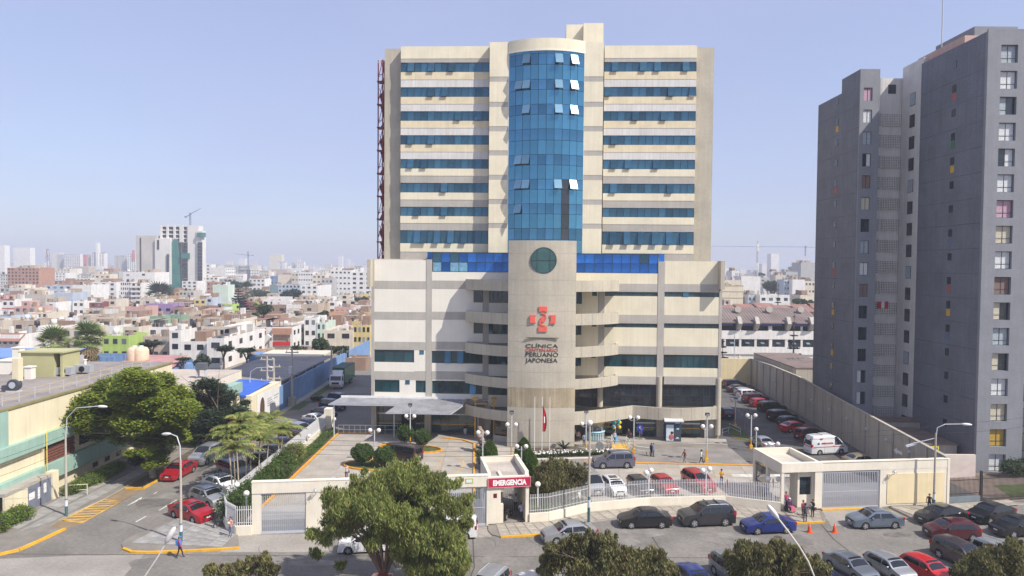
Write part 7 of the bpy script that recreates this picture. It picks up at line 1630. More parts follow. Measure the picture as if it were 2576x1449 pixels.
    for s in(-1,1):
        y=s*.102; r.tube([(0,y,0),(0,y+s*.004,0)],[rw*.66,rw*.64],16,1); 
        for k in range(5): a=2*PI*k/5; r.obox((cos(a)*rw*.36,y+s*.008,sin(a)*rw*.36),rw*.56,.012,rw*.17,0,0,(-a,'Y'))
        r.tube([(0,y,0),(0,y+s*.014,0)],[rw*.16,rw*.14],8,0)
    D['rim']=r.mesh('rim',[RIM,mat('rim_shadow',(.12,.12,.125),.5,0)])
    zh_=.74*zt(L/2-.35); xh=L/2-.20
    D['head']=[]
    for s in(-1,1):
        m=MB().sph((0,0,0),1,10,6); m=xf(m,Matrix.Translation((xh-.06,s*yh(xh,zh_)*.80,zt(xh)-.13))@Matrix.Rotation(-s*.45,4,'Z')@Matrix.Rotation(.35,4,'Y')@Matrix.Diagonal((.26,.16,.085,1))); D['head'].append(m.mesh('headlight',HLT))
    D['tail']=[]
    for s in(-1,1):
        zz=belt-.06 if ty in('sedan','hatch') else belt-.02; m=MB().obox((-L/2+.08,s*(yh(-L/2+.08,zz)-.09),zz),.2,.24,.17 if ty in('sedan','hatch') else .34); D['tail'].append(m.mesh('taillight',TLT))
    D['plate']=[MB().box(L/2+.015,L/2+.045,-.18,.18,.46,.58).mesh('number_plate',PLT),MB().box(-L/2-.05,-L/2-.02,-.18,.18,.62,.74).mesh('number_plate',PLT)]
    D['grille']=MB().box(L/2-.06,L/2+.035,-W*.24,W*.24,.60,.72).box(L/2-.06,L/2+.03,-W*.30,W*.30,.27,.42).mesh('grille',TRM)
    D['mirror']=[xf(MB().sph((0,0,0),1,8,5),Matrix.Translation((c['ws'][2]-.32,s*(W/2+.08),belt+.06))@Matrix.Diagonal((.08,.12,.075,1))).mesh('mirror',PT['white']) for s in(-1,1)]
    sm=MB()
    for s in(-1,1):
        xs=[xm,c['ws'][2]-.28,max(c['sx'][0]+.35,-wb/2+ra*.6)] if ty!='ambulance' else [xm,1.75,-.9]
        for x in xs:
            for za,zb_ in((.32,.6),(.6,belt)): sm.quad((x-.008,s*(yh(x,za)+.004),za),(x+.008,s*(yh(x,za)+.004),za),(x+.008,s*(yh(x,zb_)+.004),zb_),(x-.008,s*(yh(x,zb_)+.004),zb_))
        sm.quad((-wb/2+ra,s*(yh(0,.30)+.004),.285),(wb/2-ra,s*(yh(0,.3)+.004),.285),(wb/2-ra,s*(yh(0,.3)+.004),.315),(-wb/2+ra,s*(yh(0,.3)+.004),.315))
        for x in(xm-.18,xm+.75): sm.box(x-.09,x+.09,min(s*yh(x,belt-.1),s*(yh(x,belt-.1)+.02)),max(s*yh(x,belt-.1),s*(yh(x,belt-.1)+.02)),belt-.12,belt-.09)
    D['seam']=sm.mesh('door_seam',TRM)
    if ty=='suv': 
        m=MB()
        for s in(-1,1): m.tube([(-1.7,s*.66,1.76),(-1.5,s*.66,1.84),(-.2,s*.66,1.84),(.2,s*.66,1.78)],.025,5)
        D['rail']=m.mesh('roof_rail',STEEL)
    CARM[ty]=D; return D
def addp(name,me,parent,loc=None,m=None):
    o=bpy.data.objects.new(name,me); link(o,parent,False)
    if loc: o.location=loc
    if m: setmat(o,0,m)
    return o
def car(ty,pt,label,loc,yaw,group,s=1.0,name=None,cat='car',rails=True,tint=None):
    D=car_meshes(ty); c=CT_[ty]; t=thing(name or {'sedan':'parked_car','hatch':'parked_car','suv':'parked_car','van':'parked_van','ambulance':'ambulance'}[ty],label,cat,loc,yaw,group); t.scale=(s,s,s)
    p=PT[pt]; addp('body',D['body'],t,m=p); addp('underbody',D['underbody'],t)
    for me in D['side']: addp('side_window',me,t)
    addp('windscreen',D['windscreen'],t); addp('rear_window',D['rear_window'],t)
    for x in(-1,1):
        for y in(-1,1):
            w_=addp('wheel',D['tyre'],t,(x*c['wb']/2,y*(c['W']/2-.115),c['rw'])); addp('rim',D['rim'],w_)
    for me in D['head']: addp('headlight',me,t)
    for me in D['tail']: addp('taillight',me,t)
    for me in D['plate']: addp('number_plate',me,t)
    addp('grille',D['grille'],t); addp('door_seam',D['seam'],t)
    for me in D['mirror']: addp('mirror',me,t,m=p)
    if 'rail' in D and rails: addp('roof_rail',D['rail'],t)
    return t
def side_car(ty,pt,label,fw,rw,group,z=0.0,**k):
    a,b=G(fw,z),G(rw,z); c=CT_[ty]; d=(a-b); s=max(.88,min(1.1,d.length/c['wb'])); d.normalize(); mid=(a+b)/2; n=Vector((-d.y,d.x,0))
    if n.dot(mid)<0: n=-n
    ctr=mid+n*(c['W']/2-.12)*s; return car(ty,pt,label,(ctr.x,ctr.y,z),math.atan2(d.y,d.x),group,s,**k)
FS='cars along the front street'
side_car('sedan','silver','silver saloon pulling out in front of the emergency pavement',r5(1605,1238),r5(1822,1218),FS)
side_car('sedan','black','black saloon parked at the kerb left of the big grey four by four',r5(2120,1128),r5(2331,1125),FS)
t=side_car('suv','dark','big charcoal four by four with roof bars parked by the picket fence',r6(303,1118),r6(527,1109),FS)
for x in(-.9,0): addp('roof_bar',MB().box(x-.04,x+.04,-.68,.68,1.84,1.88).mesh('roof_bar',TRM),t)
side_car('sedan','blue','bright blue saloon in front of the exit gatehouse',r6(742,1168),r6(940,1160),FS)
side_car('sedan','greyblue','grey blue saloon turning by the orange cones',r6(1468,1132),r6(1690,1127),FS)
Q=lambda x,y:((3123+x/2.414)*.67382,(1550+y/2.414)*.67382)
side_car('sedan','black','black saloon with a sunroof beside the right lamp pole',Q(865,1008),Q(1150,975),FS)
side_car('sedan','black','black saloon near the dark iron railing with chrome window trim',Q(1335,995),Q(1600,945),FS)
side_car('hatch','maroon','dark maroon hatchback in the road in front of the two black saloons',Q(900,1130),Q(1265,1138),FS)
side_car('sedan','black','black saloon cut by the right picture edge',Q(1560,1112),Q(1860,1090),FS)
side_car('suv','white','white crossover seen through the big drooping tree',(875.8,1395),(952,1391),FS)
car('van','white','white van half hidden behind the big drooping tree near the gate',(-5.2,61.2,0),R(178),FS,.92,cat='van')
BR='cars angle parked along the bottom edge'
for ty,pt,x,y,yaw,lab in (('hatch','bright',32.6,53.6,-72,'bright red hatchback in the bottom row'),('hatch','silver',29.9,54.0,-74,'pale silver green hatchback beside the bright red one'),('sedan','grey',26.9,54.2,-72,'dark grey saloon left of the pale silver hatchback'),('suv','plum',37.0,56.2,-72,'dark plum four by four facing the camera at the bottom right'),('suv','silver',40.0,55.7,-72,'silver four by four under the bottom right tree'),('sedan','red',43.4,54.4,-72,'red car cut by the bottom right corner'),('sedan','blue',13.9,51.6,-75,'blue saloon roof between two rusty trees at the bottom edge'),('suv','grey',17.2,52.6,-75,'grey four by four behind the rusty tree at the bottom edge'),('hatch','red',20.6,52.4,-73,'red hatchback hidden in the rusty tree by the lamp arm'),('sedan','navy',23.6,53.0,-73,'dark blue saloon half hidden right of the lamp arm tree'),('suv','silver',-1.6,49.6,-115,'pale silver estate with roof rails at the bottom edge'),('hatch','white',1.9,49.6,-60,'white car roof at the bottom edge beside the rusty tree'),('sedan','maroon',-12.2,48.9,-100,'maroon car roof at the bottom edge under the big tree'),('hatch','bright',-9.4,48.9,-95,'red car roof beside the trunk of the big tree'),('hatch','red',-5.4,48.9,-90,'red car roof under the right side of the big tree'),('hatch','white',-18.4,49.3,-100,'white car roof at the bottom edge left of the big tree')):
    car(ty,pt,lab,(x,y,0),R(yaw),BR,rails=(pt!='plum'))
RL='cars parked along the right boundary wall'
for ty,pt,x,y,yaw,lab in (('sedan','silver',33.6,92.4,97,'silver saloon seen from behind near the gatehouse roof'),('suv','maroon',42.0,96.4,14,'dark maroon wagon beyond the ambulance'),('sedan','bright',41.7,101.6,14,'bright red saloon in the shaded row'),('hatch','dark',42.6,105.2,14,'dark hatchback beyond the bright red saloon'),('suv','black',42.6,108.6,14,'black wagon two cars beyond the bright red saloon'),('suv','olive',43.6,115.6,14,'olive off roader with a spare wheel on its back'),('hatch','red',43.3,119.6,14,'red hatchback beyond the olive off roader'),('suv','maroon',43.4,122.9,14,'dark red car between the red hatchback and white crossover'),('suv','white',43.7,126.9,14,'white crossover in the shaded row'),('hatch','silver',44.0,130.4,14,'silver car beyond the white crossover'),('sedan','dark',43.8,133.6,14,'dark saloon second from the far end of the wall'),('suv','navy',44.4,138,14,'dark car at the far end of the wall'),('suv','black',34.2,110.8,92,'black four by four beside the clinic corner column'),('sedan','gold',42.6,84.0,12,'gold and black saloon behind the exit gate wall'),('sedan','olive',43.0,80.7,12,'dark saloon roof just behind the exit gate wall')):
    t=car(ty,pt,lab,(x,y,.14),R(yaw),RL,rails=False)
    if pt=='olive' and ty=='suv': addp('spare_wheel',CARM['suv']['tyre'],t,(-2.42,0,1.05)).rotation_euler=(0,0,PI/2)
t=car('ambulance','white','white high roofed ambulance parked by the boundary wall','',0,None,cat='ambulance') if False else car('ambulance','white','white high roofed ambulance parked by the boundary wall',(40.9,89.6,.14),R(12),None,cat='ambulance')
ARED=mat('ambulance_red',(.40,.012,.02),.5,0); ABL=mat('ambulance_blue',(.03,.10,.30),.5,0)
mb=MB()
for s in(-1,1): mb.box(-2.45,2.0,min(s*.985,s*.99),max(s*.985,s*.99),1.02,1.09)
mb.box(-2.66,-2.645,-.85,.85,1.02,1.09); addp('red_stripe',mb.mesh('red_stripe',ARED),t)
tm=text_mb('AMBULANCIA',.3,.01,.01); xs_=[p[0] for p in tm.v]; k=1.7/(max(xs_)-min(xs_)); addp('lettering',xf(tm,Matrix.Translation((-.5,-.975,1.42))@Matrix.Diagonal((k,1,1,1))).mesh('lettering',ARED),t)
for x in(-1.75,.75): addp('star_badge',MB().box(x-.13,x+.13,-.985,-.97,1.38,1.64).mesh('star_badge',ABL),t)
addp('star_badge',MB().box(-2.64,-2.61,-.62,-.40,1.92,2.1).box(-2.64,-2.61,.40,.62,1.92,2.1).mesh('star_badge',ABL),t); addp('heart_badge',MB().add([(-1.3,-.93,1.95),(-1.05,-.91,2.12),(-1.15,-.90,2.2),(-1.3,-.91,2.14),(-1.45,-.90,2.2),(-1.55,-.91,2.12)],[tuple(range(6))]).mesh('heart_badge',ARED),t); addp('roof_unit',MB().box(-.9,.3,-.5,.5,2.43,2.56).mesh('roof_unit',PT['white']),t)
FR_='cars behind the picket fence'
for ty,pt,x,y,yaw,lab in (('hatch','white',11.0,73.3,-77,'white hatchback with a glass roof panel behind the picket fence'),('hatch','dark',13.8,73.5,-77,'dark hatchback between the white and red cars behind the fence'),('hatch','red',16.5,73.9,-77,'red hatchback right of the dark one behind the fence'),('suv','red',20.4,74.8,-74,'red crossover at the right end of the fenced row'),('sedan','white',6.0,72.4,-77,'white car under the rusty tree behind the fence')):
    t=car(ty,pt,lab,(x,y,.135),R(yaw),FR_,rails=False)
    if 'glass roof' in lab: addp('glass_roof',MB().box(-.7,.1,-.42,.42,1.535,1.55).mesh('glass_roof',CGL),t)
car('van','silver','grey roofed white minibus behind the lamp pole and fence',(8.6,74.0,.135),R(-78),FR_,.98,cat='van')
side_car('suv','purple','grey violet crossover driving past the flower bed',r5(1927,717),r5(2091,714),None,z=.135,name='moving_car')
car('van','plum','dark grey minivan parked by the front planting island',(-13.2,85.0,.135),R(150),None,.98,cat='van')
LS='cars on the left side street'
side_car('sedan','red','red saloon facing the camera under the spreading tree',(448.5,1208.4),(486.7,1187.5),LS); side_car('suv','silver','silver crossover behind the red saloon on the left kerb',(519,1169.4),(552.6,1151.8),LS,rails=False)
side_car('sedan','red','red saloon angle parked by the corner fence',r4(1325,1092),r4(1195,1052),LS); side_car('hatch','silver','silver blue hatchback beside the angle parked red saloon',r4(1440,987),r4(1315,942),LS)
t=side_car('sedan','white','white sports coupe with a black rear spoiler',r4(1530,895),r4(1405,852),LS); addp('spoiler',MB().box(-2.15,-1.85,-.75,.75,1.28,1.33).box(-2.05,-1.95,-.6,-.55,1.0,1.28).box(-2.05,-1.95,.55,.6,1.0,1.28).mesh('spoiler',TRM),t); addp('black_roof',MB().box(-.5,.25,-.55,.55,1.478,1.49).mesh('black_roof',CGL),t)
side_car('suv','grey','grey green estate behind the areca palms',r4(1610,800),r4(1515,765),LS)
for ty,pt,y,lab in(('sedan','dark',82.6,'dark saloon hidden behind the areca palms'),('sedan','black',86.4,'black saloon behind the right areca palm'),('sedan','navy',90,'dark blue saloon by the street fence'),('hatch','maroon',93.5,'maroon hatchback by the street fence'),('suv','silver',97.2,'silver estate by the street fence in the shade edge'),('sedan','navy',101,'navy saloon left of the white coupe by the street fence'),('sedan','white',104.8,'white coupe by the street fence near the clinic'),('sedan','navy',109.5,'navy car in deep shade beyond the white coupe'),('suv','navy',114.5,'navy estate in deep shade near the canopy'),('suv','navy',120,'farthest navy car in deep shade')):
    car(ty,pt,lab,(-29.6,y,0),R(-30),LS,rails=False)
# lorry
t=thing('lorry','white cabbed lorry with a green tarpaulin box in the shaded street','lorry',(-33.7,137.6,0),R(-92)); s=1
cab=MB(); prof=[(2.6,.55),(4.35,.55),(4.4,1.2),(4.25,1.75),(4.0,2.6),(3.7,2.75),(2.6,2.75)]
vs=[(x,-1.15,z) for x,z in prof]+[(x,1.15,z) for x,z in prof]; n=7; cab.add(vs,[tuple(range(n)),tuple(range(2*n-1,n-1,-1))]+[(i,n+i,n+(i+1)%n,(i+1)%n) for i in range(n)]); ob('cab',cab,PT['white'],t)
ob('windscreen',MB().quad((4.275,-1.0,1.72),(4.275,1.0,1.72),(4.03,1.0,2.52),(4.03,-1.0,2.52)),CGL,t)
for y in(-1.16,1.16): ob('side_window',MB().box(3.0,3.85,y-.01,y+.01,1.7,2.45),CGL,t); ob('mirror',MB().box(4.1,4.2,y*1.22-.08,y*1.22+.08,1.7,2.2),TRM,t)
ob('wind_deflector',MB().add([(2.5,-1.0,2.75),(3.6,-.9,2.75),(2.5,-1.05,3.5),(2.5,1.0,2.75),(3.6,.9,2.75),(2.5,1.05,3.5)],[(0,1,2),(5,4,3),(1,4,5,2),(0,2,5,3)]),PT['white'],t); ob('bumper',MB().box(4.3,4.5,-1.15,1.15,.45,.85),PT['silver'],t); ob('grille',MB().box(4.40,4.43,-.7,.7,1.0,1.4),TRM,t)
for y in(-.85,.85): ob('headlight',MB().box(4.42,4.47,y-.18,y+.18,.9,1.08),HLT,t)
ob('number_plate',MB().box(4.5,4.53,-.3,.3,.52,.68),mat('plate_orange',(.6,.25,.03),.5,0),t)
ob('cargo_box',MB().box(-5.2,2.35,-1.25,1.25,1.05,3.85),PT['green'],t); mb=MB()
for x in np.linspace(-5.1,2.3,9): mb.box(x-.03,x+.03,-1.28,1.28,1.0,3.86)
ob('box_rib',mb,PT['green'],t,kind='stuff'); ob('tarpaulin',MB().box(-5.25,2.4,-1.29,1.29,3.85,3.95),mat('tarp_dark',(.05,.10,.08),.8,.2),t); ob('chassis',MB().box(-5,4,-.45,.45,.6,1.05),TRM,t)
for x in(3.4,-2.6,-3.7):
    for y in(-1.0,1.0): w_=ob('wheel',MB().tube([(x,y-.15,.48),(x,y+.15,.48)],[.48,.48],16),TYR,t); ob('rim',MB().tube([(x,y-.16,.48),(x,y+.16,.48)],[.26,.26],12),RIM,w_)
# motorbike in the gatehouse passage
t=thing('motorbike','dark motorbike parked in the emergency gatehouse passage','motorbike',(-.15,65.3,.13),R(70)); 
for x in(-.62,.62): w_=ob('wheel',MB().tube([(x,-.06,.3),(x,.06,.3)],[.3,.3],14),TYR,t); ob('rim',MB().tube([(x,-.065,.3),(x,.065,.3)],[.18,.18],10),RIM,w_)
ob('frame',MB().tube([(-.62,0,.3),(-.2,0,.55),(.3,0,.75),(.62,0,.3)],.06,6).tube([(.3,0,.75),(.42,0,1.0)],.035,6).box(-.3,.2,-.12,.12,.3,.6),TRM,t); ob('tank',MB().sph((.15,0,.82),.22,8,6,0,.6),PT['dark'],t); ob('seat',MB().box(-.65,0,-.13,.13,.74,.84),TRM,t); ob('handlebar',MB().tube([(.42,-.35,1.03),(.42,.35,1.03)],.02,5),TRM,t)
# ================================================================ lamps, poles, street furniture
POLEW=mat('pole_grey',(.52,.53,.55),.5,.08); POLEC=mat('pole_concrete',(.46,.41,.34),.85,.15,1,streak=.15); TEALP=mat('pole_teal',(.05,.14,.15),.7,.2); STK=mat('sticker_white',(.6,.62,.66),.7,.3,5)
gm=MB().sph((0,0,0),.27,14,9).mesh('globe',GLB)
def globe_lamp(base,zg,label,flood=None,yellow=True,twin=True,ang=0.0):
    t=thing('globe_lamp',label,'lamp post',base,ang,'globe lamp posts of the clinic'); zg-=base[2]; H_=flood-base[2] if flood else zg
    mb=MB().cyl(0,0,0,H_,.075,10)
    arms=(-1,1) if twin else (0,)
    if twin:
        for s in arms: mb.tube([(0,0,zg-.25),(s*.3,0,zg-.42),(s*.52,0,zg-.28)],.03,6)
    ob('pole',mb,POLEW,t)
    if yellow: ob('pole_base',MB().cyl(0,0,0,max(1.0,H_*.28),.085,10).box(-.2,.2,-.2,.2,0,.45),YEL,t)
    for s in arms: o=addp('globe',gm,t,(s*.52,0,zg if twin else zg+.15)); 
    if flood: ob('floodlight',MB().obox((0,-.1,H_+.15),.5,.32,.28,0,0,(.5,'X')),BLACK,t); ob('flood_glass',MB().obox((0,-.26,H_+.08),.42,.02,.22,0,0,(.5,'X')),STEEL,t)
    return t
def glamp(reg,x,yb,yg,label,Y=None,z0=.13,yf=None,**k):
    if Y is None: b=G(reg(x,yb),z0)
    else: p=at(reg(x,yb),Y); b=Vector((p.x,Y,z0))
    zg=at(reg(x,yg),b.y).z; f=at(reg(x,yf),b.y).z if yf else None; return globe_lamp((b.x,b.y,z0),zg,label,f,**k)
glamp(r5,362,668,452,'twin globe lamp on the front planting island'); glamp(r5,607,572,355,'twin globe lamp with a floodlight on the rear planting island',yf=285); glamp(r5,1103,735,468,'twin globe lamp at the ramp edge behind the emergency roof'); glamp(r5,1072,500,330,'twin globe lamp by the yellow frame at the clinic front',yellow=False)
glamp(r5,1300,645,413,'twin globe lamp with a floodlight left of the shaft',yf=335); glamp(r5,1368,760,563,'white twin globe lamp before the tall slim cypress',yellow=False); glamp(r5,1810,615,408,'twin globe lamp with a floodlight beside the kiosk',yf=330); glamp(r5,2137,604,365,'twin globe lamp on the entrance ramp')
glamp(r6,393,668,425,'twin globe lamp with a floodlight near the advertising booth',yf=350); glamp(r6,697,575,350,'twin globe lamp at the corner of the shaded car park'); glamp(r6,590,430,243,'twin globe lamp in the shade by the verge'); glamp(r6,850,690,545,'twin globe lamp over the gatehouse roof',yellow=False); glamp(r6,732,600,452,'single slim lamp at the gatehouse back corner',yellow=False,twin=False)
glamp(r6,847,970,785,'twin globe lamp at the right end of the picket fence',Y=69.2,yellow=False); glamp(r6,388,935,722,'twin globe lamp in the fence beside the red crossover',Y=70.5,yellow=False,ang=.6); glamp(r5,2238,950,735,'twin globe lamp in the fence beside the red hatchback',Y=70,yellow=False,ang=.9); glamp(r5,1480,1040,832,'globe lamp behind the fence by the emergency gatehouse',Y=66.2,yellow=False,twin=False)
glamp(r4,1585,1010,825,'twin globe lamp at the corner of the left picket fence',Y=65,yellow=False); glamp(r4,1688,1060,895,'single globe lamp behind the left picket fence',Y=62.6,yellow=False,twin=False); glamp(r4,2090,580,490,'twin globe lamp on the street side of the ramp hedge',Y=90.5,yellow=False); glamp(r4,2265,470,375,'twin globe lamp at the far end of the ramp fence',Y=101,yellow=False)
def street_lamp(label,base,h,arm,head_l=.95,m=POLEC,r=.13,band=True,group=None,tail=None):
    t=thing('street_lamp',label,'street lamp',base,0,group); mb=MB().tube([(0,0,0),(0,0,h)],[r,r*.62],10); ob('pole',mb,m,t)
    a=Vector(arm); pts=[Vector((0,0,h-.6)),Vector((a.x*.05,a.y*.05,h+a.z*.55)),Vector((a.x*.35,a.y*.35,h+a.z*.92)),Vector((a.x,a.y,h+a.z))]; ob('arm',MB().tube(pts,[.055,.05,.045,.04],7),m if m is not POLEC else POLEW,t)
    d=Vector((a.x,a.y,-.1)).normalized(); e=pts[-1]; hd=xf(MB().sph((0,0,0),1,12,7),Matrix.Translation(e+d*head_l*.45)@d.to_track_quat('X','Z').to_matrix().to_4x4()@Matrix.Diagonal((head_l*.55,.17,.13,1))); ob('lamp_head',hd,mat('lamp_head_grey',(.62,.62,.60),.5,.08),t)
    if band: ob('pole_band',MB().cyl(0,0,.0,1.6,r*1.04,10),TEALP,t); ob('sticker',MB().cyl(0,0,.9,1.5,r*1.07,10),STK,t)
    return t
b=G(r4(455,1035),.13); street_lamp('concrete street lamp pole by the yellow hatching',b,at(r4(470,480),b.y).z,(3.2,-.2,2.6))
b=G(r4(1240,1215),.13); street_lamp('concrete street lamp on the left corner pavement',b,at(r4(1245,660),b.y).z,(-1.0,.3,2.1))
b=G(r6(1950,985),.13); t=street_lamp('concrete lamp pole by the exit wall with cross cables',b,at(r6(1968,480),b.y).z,(2.4,-.3,1.0)); ob('service_bracket',MB().tube([(0,0,at(r6(1968,480),b.y).z-.5),(-2.2,.6,at(r6(1968,480),b.y).z-1.3)],.05,6).bar((-2.6,.6,at(r6(1968,480),b.y).z-1.5),(-1.6,.6,at(r6(1968,480),b.y).z-1.2),.2),POLEW,t)
b=G(r5(1830,1087),.13); t=thing('lamp_pole','tall slim lamp pole with a teal foot at the kerb before the minibus','street lamp',b); h=at(r5(1838,425),b.y).z; ob('pole',MB().tube([(0,0,0),(0,0,h)],[.13,.075],10),POLEC,t); ob('pole_band',MB().cyl(0,0,0,2.5,.138,10),TEALP,t); ob('sticker',MB().cyl(0,0,1.5,2.2,.142,10),STK,t); addp('globe',gm,t,(0,0,h+.2))
def near_lamp(label,px,Y,pts,L,w_):
    hd=at(px,Y); Ps=[at(p,Y+i*.0)-hd for i,p in enumerate(pts)]; t=thing('street_lamp',label,'street lamp',(hd.x,Y,hd.z),0,'street lamps along the camera side'); foot=Ps[-1]+Vector((0,.0,-(hd.z+Ps[-1].z)))
    ob('arm',MB().tube(Ps+[Ps[-1].lerp(foot,.3),foot],[w_]*len(Ps)+[w_*1.2,w_*1.5],8),mat('lamp_arm',(.62,.58,.52),.6,.1),t); d=(Ps[0]-Ps[1]).normalized(); ob('lamp_head',xf(MB().sph((0,0,0),1,14,8),Matrix.Translation(d*L*.45)@d.to_track_quat('X','Z').to_matrix().to_4x4()@Matrix.Diagonal((L*.58,.24,.16,1))),mat('lamp_head_pale',(.62,.60,.58),.6,.12,4),t)
near_lamp('pale street lamp head on a slanting arm at the bottom left',r4(1140,1215),38,[r4(1140,1215),r4(1080,1320),r4(1000,1440),r4(940,1530)],.95,.045)
near_lamp('street lamp on a long curved white arm at the bottom right',r6(880,1050),42,[r6(880,1050),r6(950,1140),r6(1030,1250),r6(1090,1350),r6(1130,1449),r6(1150,1540)],1.0,.05)
def util_pole(label,reg,x,yb,ytop,cross=(),tr=False):
    b=G(reg(x,yb),.06); h=at(r3(x,ytop),b.y).z; t=thing('utility_pole',label,'utility pole',b,0,'utility poles in the side street'); ob('pole',MB().tube([(0,0,0),(0,0,h)],[.22,.13],10),POLEC,t)
    for z in cross: ob('crossarm',MB().box(-1.1,1.1,-.08,.08,h-z,h-z+.18),POLEC,t); ob('insulator',MB().cyl(-.9,0,h-z+.18,h-z+.42,.06,6).cyl(.9,0,h-z+.18,h-z+.42,.06,6),STK,t)
    if tr: ob('transformer',MB().cyl(.0,-.45,h-4.2,h-3.0,.42,12),GATEM,t); ob('pole_footing',MB().box(-.55,.55,-.55,.55,0,1.5),KERB,t)
    return t
util_pole('utility pole with crossarms left of the mural',r4,1830,330,1085,(.6,2.4,4.0)); util_pole('utility pole standing right beside the crossarmed pole',r4,1876,310,1098,(1.5,3.4)); util_pole('utility pole with a transformer and concrete footing',r4,2000,285,1030,(.8,),True); util_pole('thin dark utility pole near the lorry',r4,2270,165,1010,())
b=G(r4(1712,345),.06); street_lamp('thin street lamp by the guard hut',b,at(r4(1712,90),b.y).z,(3,0,1.6),.8,POLEW,.1,False)
b=Vector((at(q2(235,1285),168).x,168,0)); street_lamp('slim street lamp before the white school',b,at(q2(236,1000),168).z,(1.4,0,.6),1.0,GATEM,.12,False)
# cables
def cable(label,p,q,sag,n=14,r=.014):
    p,q=Vector(p),Vector(q); pts=[p.lerp(q,i/n)-Vector((0,0,sag*4*(i/n)*(1-i/n))) for i in range(n+1)]; o=ob('cable',MB().tube([a-p for a in pts],r,4,caps=False),BLACK); o.location=p; tag(o,label,'cable','overhead cables')
for i,(z0,z1,lab) in enumerate(((8.3,7.6,'highest overhead cable crossing the ramp'),(7.8,7.2,'second overhead cable crossing the ramp'),(7.3,6.8,'third overhead cable crossing the ramp'),(6.9,6.3,'lowest overhead cable crossing the ramp'))): cable(lab,(-41.9,65.4,z0),(7.5,64.8,z1),.5)
for i,(z,lab) in enumerate(((8.2,'upper cable running from the kerb pole to the exit pole'),(7.7,'lower cable running from the kerb pole to the exit pole'))): cable(lab,(7.5,64.8,z),(42.3,69.6,z),.5)
for z,lab in((8.6,'upper cable from the exit pole to the grey apartments'),(7.6,'lower cable from the exit pole to the grey apartments')): cable(lab,(42.3,69.6,z),(62,78,z-.4),.4)
for i,(z,lab) in enumerate(((7.7,'upper cable along the cream side building'),(7.0,'middle cable along the cream side building'),(6.2,'lower cable along the cream side building'))): cable(lab,(-42.1,65.3,z),(-47.4,52,z-1.2),.3)
# flagpoles and flag
for x,lab in((1458,'left of the three pale flagpoles'),(1509,'middle flagpole carrying the red flag'),(1561,'right of the three pale flagpoles')):
    b=G(r5(x,590),.3); h=at(r5(x,228),b.y).z-.3; t=thing('flagpole',lab,'flagpole',b,0,'flagpoles before the shaft'); ob('pole',MB().tube([(0,0,0),(0,0,h)],[.06,.04],8),WHITE,t); ob('finial',MB().sph((0,0,h+.05),.07,8,6),STEEL,t)
    if x==1509:
        z1,z0=at(r5(x,275),b.y).z,at(r5(x,460),b.y).z; rows=[]
        for i in range(13):
            f=i/12; z=z1+(z0-z1)*f; w_=.12+.28*sin(PI*min(1,f*1.05))**.7+.25*f; rows.append([(b.x+.06+w_*u,b.y-.05+.14*sin(u*9+f*3)*u,z-.35*u*(1-f)) for u in np.linspace(0,1,7)])
        ft=thing('flag','red and white flag hanging limp on the middle flagpole','flag',(b.x,b.y,z1)); o=ob('cloth',MB().grid(rows),RED,ft,world=True); o2=MB().grid([[(p[0]+.0,p[1]-.012,p[2]) for p in r[2:5]] for r in rows[5:9]]); ob('white_stripe',o2,WHITE,ft,world=True)
# kiosk, balloons, booth
KB=mat('kiosk_blue',(.36,.60,.68),.5,.06,2); KY=mat('kiosk_yellow',(.80,.55,.04),.5,.05)
kb=Vector((11.6,95.2,.27)); kk=thing('snack_kiosk','round snack kiosk with a pale blue ribbed counter and yellow fascia','kiosk',kb)
ob('counter',MB().lathe([(1.15,0),(1.25,.05),(1.25,1.15),(1.4,1.2),(1.4,1.26),(.9,1.26)],24),KB,kk); mb=MB()
for k in range(24): a=2*PI*k/24; mb.obox((1.26*cos(a),1.26*sin(a),.6),.05,.06,1.05,a)
ob('counter_rib',mb,WHITE,kk,kind='stuff')
for a in(.3,1.9,2.8,4.3,5.5): ob('post',MB().cyl(1.2*cos(a),1.2*sin(a),1.2,2.4,.04,6),WHITE,kk)
ob('back_panel',MB().box(-1.0,1.0,.55,.65,0,2.5),WHITE,kk); ob('fascia',MB().lathe([(1.3,2.35),(1.38,2.4),(1.38,2.9),(1.3,2.95)],24),KY,kk); ob('roof',MB().lathe([(1.45,2.95),(1.45,3.05),(0,3.2)],24),WHITE,kk); ob('goods',MB().box(-.7,-.2,-.2,.4,1.26,1.7).box(.1,.6,-.1,.4,1.26,1.6),mat('goods_mixed',(.5,.45,.4),.7,.5,9),kk)
bp_=Vector((14.4,95.0,.27)); bl2=thing('balloon_bunch','bunch of yellow, red and green balloons on a blue weighted pole','balloons',bp_); ob('pole',MB().cyl(0,0,0,2.3,.03,6),STEEL,bl2); ob('weight',MB().lathe([(.45,0),(.35,.3),(.08,.9)],10),mat('bag_blue',(.05,.30,.55),.4,.1),bl2)
brs=random.Random(2)
for k in range(16):
    c=[(.75,.55,.03),(.6,.03,.05),(.05,.35,.30),(.06,.25,.4),(.75,.55,.03)][k%5]; a=brs.random()*6.28; rr=brs.uniform(.1,.6); ob('balloon',MB().sph((rr*cos(a),rr*sin(a)*.7,brs.uniform(1.7,3.0)),.22,10,7,0,1.15),mat('balloon_%d'%(k%5),c,.25,0),bl2)
